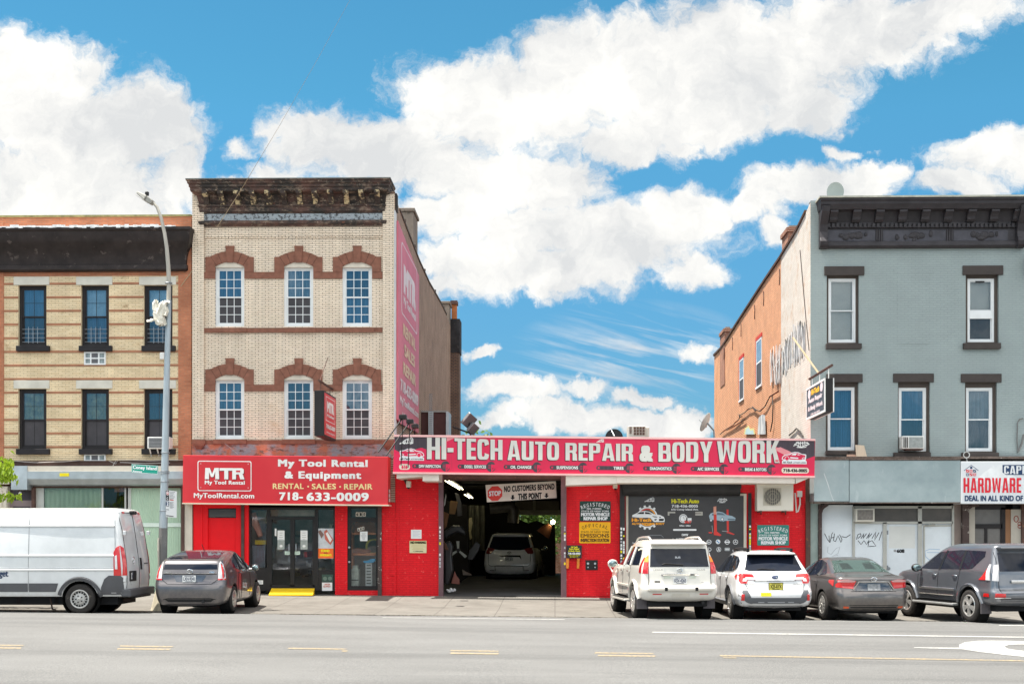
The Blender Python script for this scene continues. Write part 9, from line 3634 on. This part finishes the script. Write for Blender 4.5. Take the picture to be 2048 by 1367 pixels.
def wagon():
 pm = paint('bright_white_car_paint', (.64, .64, .64), .0, .3)
 sl = [(.27, .22, 4.60, .74, .84, .76, .06, .12, .35), (.33, .06, 4.68, .84, .89, .82, .08, .16, .4), (.48, .0, 4.78, .89, .915, .85, .10, .2, .5), (.60, .0, 4.80, .905, .92, .85, .10, .2, .5), (.68, .03, 4.8, .90, .92, .85, .10, .18, .5), (.72, .10, 4.79, .89, .918, .85, .09, .16, .5),
    (.90, .13, 4.66, .885, .912, .84, .09, .15, .5), (1.0, .16, 4.3, .87, .90, .82, .09, .15, .45), (1.08, .20, 3.75, .84, .87, .79, .09, .15, .4), (1.16, .26, 3.55, .805, .835, .75, .09, .15, .32), (1.30, .40, 3.24, .74, .765, .68, .08, .15, .28),
    (1.44, .56, 2.92, .685, .71, .63, .07, .15, .25), (1.53, .62, 2.65, .65, .67, .59, .05, .15, .22), (1.585, .66, 2.40, .60, .62, .54, .04, .15, .2), (1.615, .9, 2.1, .46, .48, .42, 0, .1, .1)]
 c = Car('parked_car', 'white estate car with black roof bars and grey lower bumper parked beside the off-road car', 'car', place(1553, 31.2), R(3), sl, pm)
 wb, r, ov = 2.745, .345, 1.03
 c.body([(ov, r, .915, r), (ov + wb, r, .905, r)], .06)
 for y in (ov, ov + wb):
  for sg in (-1, 1):
   c.wheel(sg * .905, y, r, .225, 'five')
 c.panel('rear_window', car_glass, [(-.56, 1.525), (.56, 1.525), (.63, 1.30), (.68, 1.17), (.58, 1.14), (-.58, 1.14), (-.68, 1.17), (-.63, 1.30)], 'rear', .007)
 c.box('spoiler', dark_trim, -.58, .58, .42, .66, 1.50, 1.535, .02)
 c.panel('side_window', car_glass, [(.62, 1.19), (.9, 1.12), (3.0, 1.06), (3.4, 1.07), (3.0, 1.28), (2.62, 1.44), (1.7, 1.50), (1.05, 1.47), (.72, 1.36)], 'LR', .006)
 for y in ([(1.28, 1.10), (1.22, 1.46)], [(2.15, 1.07), (2.05, 1.48)]):
  c.line('window_pillar', dark_trim, y, 'L', .06, .008)
 c.line('window_trim', chrome, [(.62, 1.185), (.9, 1.115), (3.0, 1.055)], 'L', .02, .008)
 for y in ([(1.28, 1.10), (1.35, .85), (1.55, .45)], [(2.18, 1.07), (2.25, .42)]):
  c.line('panel_gap', seam_m, y, 'L')
 c.handles((1.45, 2.35), .97, pm)
 c.line('panel_gap', seam_m, [(-.72, 1.12), (-.705, .86), (-.64, .70), (.64, .70), (.705, .86), (.72, 1.12)], 'rear')
 for sg in (-1, 1):
  t = c.panel('tail_light', red_lens, [(sg * .52, 1.07), (sg * .80, 1.08), (sg * .875, 1.06), (sg * .88, .98), (sg * .80, .85), (sg * .66, .85), (sg * .64, .93), (sg * .46, .94)], 'rear', .010, None, .06)
  c.panel('clear_strip', clear_lens, [(sg * .47, .99), (sg * .68, 1.0), (sg * .72, .95), (sg * .64, .945), (sg * .46, .945)], 'rear', .016, t, .06)
  c.panel('clear_strip', clear_lens, [(sg * .66, .97), (sg * .74, .97), (sg * .76, .90), (sg * .67, .90)], 'rear', .017, t, .06)
  c.panel('tail_light', red_lens, [(.34, .93), (.55, 1.0), (.48, 1.06), (.36, 1.06)], 'L' if sg < 0 else 'R', .01, None, .06)
  c.panel('reflector', red_lens, [(sg * .73, .60), (sg * .80, .60), (sg * .81, .45), (sg * .74, .45)], 'rear', .02, None, .05)
 low = M('slate_plastic_bumper', (.115, .12, .13), .55, var=.06, obj=True)
 b = c.panel('bumper_lower', low, [(-.86, .70), (-.66, .70), (-.58, .52), (.58, .52), (.66, .70), (.86, .70), (.87, .34), (.5, .30), (-.5, .30), (-.87, .34)], 'rear', .012)
 for x0, x1 in ((-.42, -.28), (-.2, .2), (.28, .42)):
  c.panel('bumper_strip', M('pale_strip', (.32, .33, .35), .5), [(x0, .425), (x1, .425), (x1, .40), (x0, .40)], 'rear', .018, b, .06)
 for sg in ('L', 'R'):
  P = [(ov + (r + .09) * math.cos(R(a)), r + (r + .09) * math.sin(R(a))) for a in range(0, 181, 15)]
  c.line('wheel_arch', low, P, sg, .09, .0, c.root)
  P = [(ov + wb + (r + .09) * math.cos(R(a)), r + (r + .09) * math.sin(R(a))) for a in range(0, 181, 15)]
  c.line('wheel_arch', low, P, sg, .09, .0, c.root)
  c.line('sill_trim', low, [(ov + .45, .36), (ov + wb - .45, .36)], sg, .16, -.02, c.root)
 c.rails(.72, 2.45, .52, 1.6, dark_trim, .055, .03, True)
 c.mirror(3.15, 1.1, .9, pm, None, (.11, .07, .085))
 c.badge(0, 1.0, .075, .042, 'stars')
 c.line('chrome_bar', chrome, [(-.5, .915), (.5, .915)], 'rear', .022, .008)
 c.plate(.0, .78, 'X25-RYX', plate_y, .31, .155, seam_m, seam_m)
 c.letters('SUBARU', -.66, -.48, .85, .825)
 c.letters('OUTBACK', .42, .64, .85, .825)
 c.panel('bumper_sticker', M('yellow_sticker_car', (.80, .68, .03), .5, var=0), [(-.36, .64), (-.12, .64), (-.12, .555), (-.36, .555)], 'rear', .008, None, .06)
 c.letters('PLEASE BE PATIENT', -.35, -.13, .63, .605, seam_m, .01)
 c.line('wiper', dark_trim, [(-.40, 1.175), (-.3, 1.19), (.02, 1.165)], 'rear', .022, .016)
 c.under(.65, .3, 4.4, .2, .35)


def saloon():
 pm = paint('bronze_grey_car_paint', (.125, .112, .108), .65, .33)
 sl = [(.20, .20, 4.66, .72, .82, .74, .06, .12, .35), (.27, .05, 4.75, .82, .88, .8, .09, .16, .4), (.42, .0, 4.82, .88, .905, .83, .11, .22, .5), (.58, .0, 4.84, .90, .91, .83, .12, .22, .55), (.68, .02, 4.83, .90, .91, .83, .12, .2, .55), (.74, .07, 4.8, .89, .91, .83, .12, .18, .55),
    (.86, .08, 4.6, .88, .905, .82, .11, .16, .5), (.95, .07, 4.2, .865, .895, .80, .10, .16, .45), (1.015, .07, 3.7, .84, .87, .77, .10, .16, .4), (1.035, .20, 3.62, .83, .86, .76, .08, .18, .4), (1.06, .52, 3.50, .79, .82, .72, .06, .2, .35), (1.09, .72, 3.40, .74, .78, .68, .05, .16, .3),
    (1.20, .98, 3.10, .68, .72, .62, .05, .15, .25), (1.32, 1.26, 2.78, .63, .66, .57, .04, .15, .22), (1.405, 1.50, 2.50, .59, .61, .53, .03, .15, .2), (1.45, 1.72, 2.22, .52, .54, .46, .02, .14, .15), (1.465, 1.85, 2.0, .36, .38, .33, 0, .1, .05)]
 c = Car('parked_car', 'bronze grey saloon car parked in front of the steel door numbered 608', 'car', place(1750, 31.3), R(8), sl, pm)
 wb, r, ov = 2.775, .33, 1.08
 c.body([(ov, r, .905, r), (ov + wb, r, .895, r)], .055)
 for y in (ov, ov + wb):
  for sg in (-1, 1):
   c.wheel(sg * .895, y, r, .215, 'ten', None, M('bright_rim', (.62, .60, .57), .25, metal=.7, var=.1))
 c.panel('rear_window', green_glass, [(-.70, .80), (.70, .80), (.60, 1.12), (.52, 1.48), (-.52, 1.48), (-.60, 1.12)], 'top', .005)
 for x in (-.30, .28):
  c.panel('headrest_shade', M('headrest_seen_through_glass', (.016, .022, .02), .1, var=0, coat=1), [(x - .14, .95), (x + .14, .95), (x + .11, 1.28), (x - .11, 1.28)], 'top', .007)
 c.panel('side_window', car_glass, [(1.08, 1.06), (1.3, 1.04), (3.0, .99), (3.35, 1.0), (2.95, 1.2), (2.5, 1.36), (1.85, 1.40), (1.5, 1.33)], 'LR', .006)
 for y in ([(1.45, 1.03), (1.58, 1.34)], [(2.2, 1.0), (2.12, 1.39)]):
  c.line('window_pillar', dark_trim, y, 'L', .05, .008)
 for y in ([(1.45, 1.03), (1.42, .8), (1.55, .3)], [(2.25, 1.0), (2.3, .32)]):
  c.line('panel_gap', seam_m, y, 'L')
 c.handles((1.5, 2.4), .88, pm)
 c.mirror(3.1, 1.02, .88, pm, None, (.10, .07, .075))
 for sg in (-1, 1):
  t = c.panel('tail_light', red_lens, [(sg * .42, .93), (sg * .60, .965), (sg * .84, .955), (sg * .875, .90), (sg * .86, .78), (sg * .60, .76), (sg * .5, .755)], 'rear', .010, None, .06)
  c.panel('pale_strip', pink_lens, [(sg * .44, .935), (sg * .60, .962), (sg * .83, .945), (sg * .83, .90), (sg * .6, .90), (sg * .46, .905)], 'rear', .016, t, .06)
  c.panel('tail_light', red_lens, [(.34, .80), (.66, .90), (.62, .95), (.34, .955)], 'L' if sg < 0 else 'R', .01, None, .06)
  c.panel('reflector', M('orange_reflector', (.65, .10, .03), .2, var=0), [(sg * .60, .33), (sg * .72, .34), (sg * .72, .29), (sg * .60, .29)], 'rear', .01, None, .05)
 c.line('chrome_bar', chrome, [(-.50, .73), (-.36, .915), (.36, .915), (.50, .73)], 'rear', .03, .012)
 c.panel('plate_recess', M('dark_blue_trim', (.040, .050, .070), .2, var=0, coat=1), [(-.34, .89), (.34, .89), (.46, .70), (-.46, .70)], 'rear', .004)
 c.panel('number_plate', M('smeared_plate', (.22, .23, .24), .5, var=.4, vs=20, obj=True), [(-.155, .86), (.155, .86), (.155, .71), (-.155, .71)], 'rear', .014, None, .08)
 c.badge(0, .97, .07, .045, 'three')
 c.letters('CAMRY', -.42, -.24, .735, .705)
 c.letters('XSE V6', .24, .44, .735, .705)
 c.panel('bumper_lower', dark_trim, [(-.60, .37), (.60, .37), (.55, .30), (-.55, .30)], 'rear', .004)
 c.line('panel_gap', seam_m, [(-.55, .69), (.55, .69)], 'rear')
 c.under(.62, .3, 4.4, .16, .3)


def minivan():
 pm = paint('white_minivan_paint', (.84, .84, .84), .0, .35)
 sl = [(.24, .20, 4.9, .82, .92, .84, .05, .12, .35), (.32, .04, 5.0, .92, .97, .9, .07, .16, .4), (.55, .0, 5.08, .97, .99, .92, .08, .18, .5), (.66, .0, 5.08, .975, .99, .92, .08, .18, .5), (.72, .06, 5.08, .965, .99, .92, .07, .15, .5), (1.0, .10, 4.7, .955, .98, .9, .06, .14, .45),
    (1.10, .14, 4.3, .93, .955, .87, .06, .14, .4), (1.2, .20, 4.05, .895, .92, .83, .06, .14, .35), (1.45, .32, 3.55, .81, .835, .74, .05, .15, .3), (1.65, .42, 3.1, .745, .765, .67, .05, .15, .25), (1.74, .44, 2.8, .71, .73, .62, .04, .15, .22), (1.785, .52, 2.5, .62, .64, .55, .03, .15, .2), (1.80, .8, 2.2, .45, .47, .4, 0, .1, .1)]
 y = 50.0
 x = PX(1018, y)
 c = Car('minivan', 'white minivan standing inside the dark garage', 'van', Vector((x, y, PZ(1161, y, 1018))), R(-4), sl, pm, None)
 ov, wb, r = 1.1, 3.03, .34
 c.body([(ov, r, .985, r), (ov + wb, r, .97, r)], .055)
 for yy in (ov, ov + wb):
  for sg in (-1, 1):
   c.wheel(sg * .975, yy, r, .22, 'five')
 c.panel('rear_window', car_glass, [(-.66, 1.66), (.66, 1.66), (.78, 1.28), (.74, 1.20), (.4, 1.16), (-.4, 1.16), (-.74, 1.20), (-.78, 1.28)], 'rear', .007)
 c.panel('side_window', car_glass, [(.55, 1.25), (3.3, 1.16), (3.9, 1.18), (3.3, 1.5), (2.9, 1.66), (.75, 1.68)], 'LR', .006)
 for sg in (-1, 1):
  c.panel('tail_light', M('dim_red_lens', (.22, .03, .03), .15, var=.15, coat=1, obj=True), [(sg * .55, 1.19), (sg * .70, 1.24), (sg * .86, 1.27), (sg * .93, 1.12), (sg * .94, 1.02), (sg * .70, 1.02)], 'rear', .010, None, .07)
 c.line('panel_gap', seam_m, [(-.80, 1.02), (-.79, .62), (-.7, .56), (.7, .56), (.79, .62), (.80, 1.02)], 'rear', .016)
 c.panel('tailgate_scar', seam_m, [(-.42, .95), (-.1, .97), (.42, .96), (.46, .80), (.38, .90), (-.3, .91)], 'rear', .006)
 c.plate(0, .82, 'DMK 2012', plate_w, .32, .16)
 c.badge(.0, 1.06, .07, .045, 'three')
 c.panel('bumper_insert', pm, [(-.50, .55), (.50, .55), (.50, .27), (-.50, .27)], 'rear', .02)
 c.line('panel_gap', seam_m, [(-.53, .27), (-.53, .57), (.53, .57), (.53, .27)], 'rear', .03)
 for sg in (-1, 1):
  c.line('bumper_slot', seam_m, [(sg * .56, .39), (sg * .74, .40)], 'rear', .03)
 c.box('spoiler', pm, -.68, .68, .30, .58, 1.70, 1.745, .02)
 c.rails(.7, 2.6, .62, 1.78, chrome, .05, .02)
 c.mirror(3.55, 1.2, .96, pm)
 c.under(.7, .3, 4.6, .12, .3)


def cargo_van():
 pm = paint('white_van_paint', (.63, .64, .64), .0, .38)
 L = 5.98
 sl = [(.36, .06, 5.5, .93, 1.0, .93, .02, .1, .3), (.45, .02, 5.85, .97, 1.01, .97, .03, .12, .5), (.80, .0, 5.95, 1.0, 1.025, 1.0, .03, .12, .6), (1.10, .01, 5.9, 1.0, 1.025, .99, .03, .12, .6), (1.30, .03, 5.5, .99, 1.02, .96, .03, .12, .5), (1.40, .045, 5.3, .985, 1.015, .93, .03, .12, .45),
    (1.9, .11, 4.75, .955, .98, .84, .03, .12, .4), (2.25, .17, 4.35, .92, .945, .79, .03, .14, .4), (2.40, .20, 4.2, .88, .90, .75, .03, .16, .4), (2.47, .25, 4.1, .78, .80, .66, .02, .18, .4), (2.50, .5, 3.9, .5, .5, .4, 0, .1, .2)]
 yc = 32.0
 near = yc - 1.02
 xr = PX(247, near)
 loc = Vector((xr + .06, yc, gz(xr - 2, yc) + .03))
 c = Car('delivery_van', 'white high-roofed delivery van with grey lower trim at the left edge', 'van', loc, R(90) + R(1.0), sl, pm)
 ov, wb, r = 1.10, 4.04, .352
 c.body([(ov, r, 1.02, r), (ov + wb, r, 1.0, r)], .075)
 for yy in (ov, ov + wb):
  for sg in (-1, 1):
   c.wheel(sg * 1.005, yy, r, .24, 'steel', None, steel_wheel)
 # camera side is the van's left (-x)
 lt = M('grey_van_plastic', (.085, .085, .090), .55, var=.08, obj=True)
 c.panel('lower_trim', lt, [(.02, .90), (.42, .90), (.52, .82), (.60, .62), (.60, .45), (.02, .45)], 'L', .014)
 P = [(ov + (r + .13) * math.cos(R(a)), r + (r + .13) * math.sin(R(a))) for a in range(12, 176, 8)]
 c.line('wheel_arch', lt, P, 'L', .11, .0, c.root)
 c.line('wheel_arch', lt, P, 'R', .11, .0, c.root)
 c.panel('lower_trim', lt, [(1.60, .72), (2.28, .72), (2.28, .52), (1.66, .52)], 'L', .014)
 c.panel('lower_trim', lt, [(2.31, .72), (4.4, .72), (4.4, .52), (2.31, .52)], 'L', .014)
 for y in ([(2.295, .45), (2.295, 2.42)], [(.26, .95), (.30, 2.2)], [(4.35, .45), (4.35, 2.3)]):
  c.line('panel_gap', M('van_gap', (.16, .165, .17), .7, var=0), y, 'L', .009)
 rib = M('van_rib_shade', (.60, .62, .63), .4, var=0)
 c.line('side_rib', pm, [(.30, 2.06), (4.3, 2.06)], 'L', .035, .012)
 c.line('side_rib', dark_trim if False else rib, [(.30, 2.03), (4.3, 2.03)], 'L', .022, .004)
 c.line('side_rib', pm, [(.30, 1.36), (4.3, 1.36)], 'L', .05, .008)
 c.line('side_rib', pm, [(.30, 1.03), (4.3, 1.03)], 'L', .05, .008)
 c.line('side_rib', rib, [(.30, 1.08), (4.3, 1.08)], 'L', .022, .004)
 c.panel('van_letters_patch', pm, [(2.65, 1.02), (3.65, 1.02), (3.65, .80), (2.65, .80)], 'L', .002)
 c.letters('Budget', -3.24, -2.76, 1.03, .83, M('van_navy_letters', (.03, .05, .10), .5, var=0), .045, 'L')
 # tail: lamps, doors, bumper
 for sg in (-1, 1):
  q = [(.12, .90), (.30, .90), (.31, 1.45), (.25, 1.56), (.18, 1.60)]
  c.panel('tail_light', red_lens, q, 'L' if sg < 0 else 'R', .014, None, .07)
  t = c.panel('tail_light', red_lens, [(sg * .90, .90), (sg * .985, .90), (sg * .96, 1.6), (sg * .92, 1.55)], 'rear', .02, None, .07)
  c.panel('clear_lens', clear_lens, [(.21, 1.05), (.27, 1.05), (.28, 1.36), (.23, 1.38)], 'L' if sg < 0 else 'R', .02, t, .06)
 c.line('panel_gap', seam_m, [(0, .58), (0, 2.4)], 'rear', .016)
 c.line('panel_gap', seam_m, [(-.88, .60), (-.86, 2.2), (-.80, 2.38), (.80, 2.38), (.86, 2.2), (.88, .60)], 'rear', .016)
 c.panel('door_handle', dark_trim, [(.10, 1.30), (.20, 1.30), (.20, 1.02), (.10, 1.02)], 'rear', .02, None, .08)
 c.panel('plate_holder', dark_trim, [(-.72, 1.0), (-.26, 1.0), (-.26, .76), (-.72, .76)], 'rear', .015, None, .1)
 c.plate(-.49, .88, 'XLR-2280', plate_w, .30, .15)
 c.badge(-.42, 1.25, .06, .08, 'ram')
 c.line('chrome_bar', lt, [(.45, 1.16), (.75, 1.16)], 'rear', .03, .008)
 for z in (.8, 1.9):
  for sg in (-1, 1):
   c.box('hinge', pm, sg * .93 - .05, sg * .93 + .05, .03, .10, z - .05, z + .05, .01)
 c.box('rear_bumper', lt, -.98, .98, -.09, .14, .40, .58, .03)
 c.box('bumper_step', dark_trim, -.55, .55, -.12, .06, .36, .42, .02)
 for x in (-.6, 0.0, .6):
  q = [(x - .10, 2.40), (x + .10, 2.40), (x + .10, 2.345), (x - .10, 2.345)] if x == 0 else [(x - .06, 2.40), (x + .06, 2.40), (x + .06, 2.36), (x - .06, 2.36)]
  c.panel('marker_light', red_lens, q, 'rear', .02, None, .06)
 c.box('camera_pod', dark_trim, -.14, .14, .10, .22, 2.34, 2.43, .03)
 m = MB()
 for yy in (1.7, 2.6):
  m.box(-.7, .7, yy, yy + .1, .22, .42)
 m.tube([(-.3, .1, .3), (-.3, 4.0, .28)], .05, 8)
 m.tube([(-.7, 1.9, .36), (-.7, 1.85, .1), (-.62, 1.8, .08)], .02, 5)
 m.build('chassis', M('rusty_chassis', (.06, .04, .032), .9, var=.3), c.root)
 c.panel('windscreen', car_glass, [(-.75, 4.65), (.75, 4.65), (.80, 5.3), (-.80, 5.3)], 'top', .006)
 c.panel('side_window', car_glass, [(4.45, 1.3), (5.15, 1.3), (4.8, 1.85), (4.5, 1.95)], 'LR', .006)
 c.mirror(5.0, 1.45, 1.0, dark_trim, None, (.12, .1, .22))
 c.under(.7, .3, 5.4, .2, .42)


hatchback()
offroader('white')
wagon()
saloon()
offroader('grey')
minivan()
cargo_van()
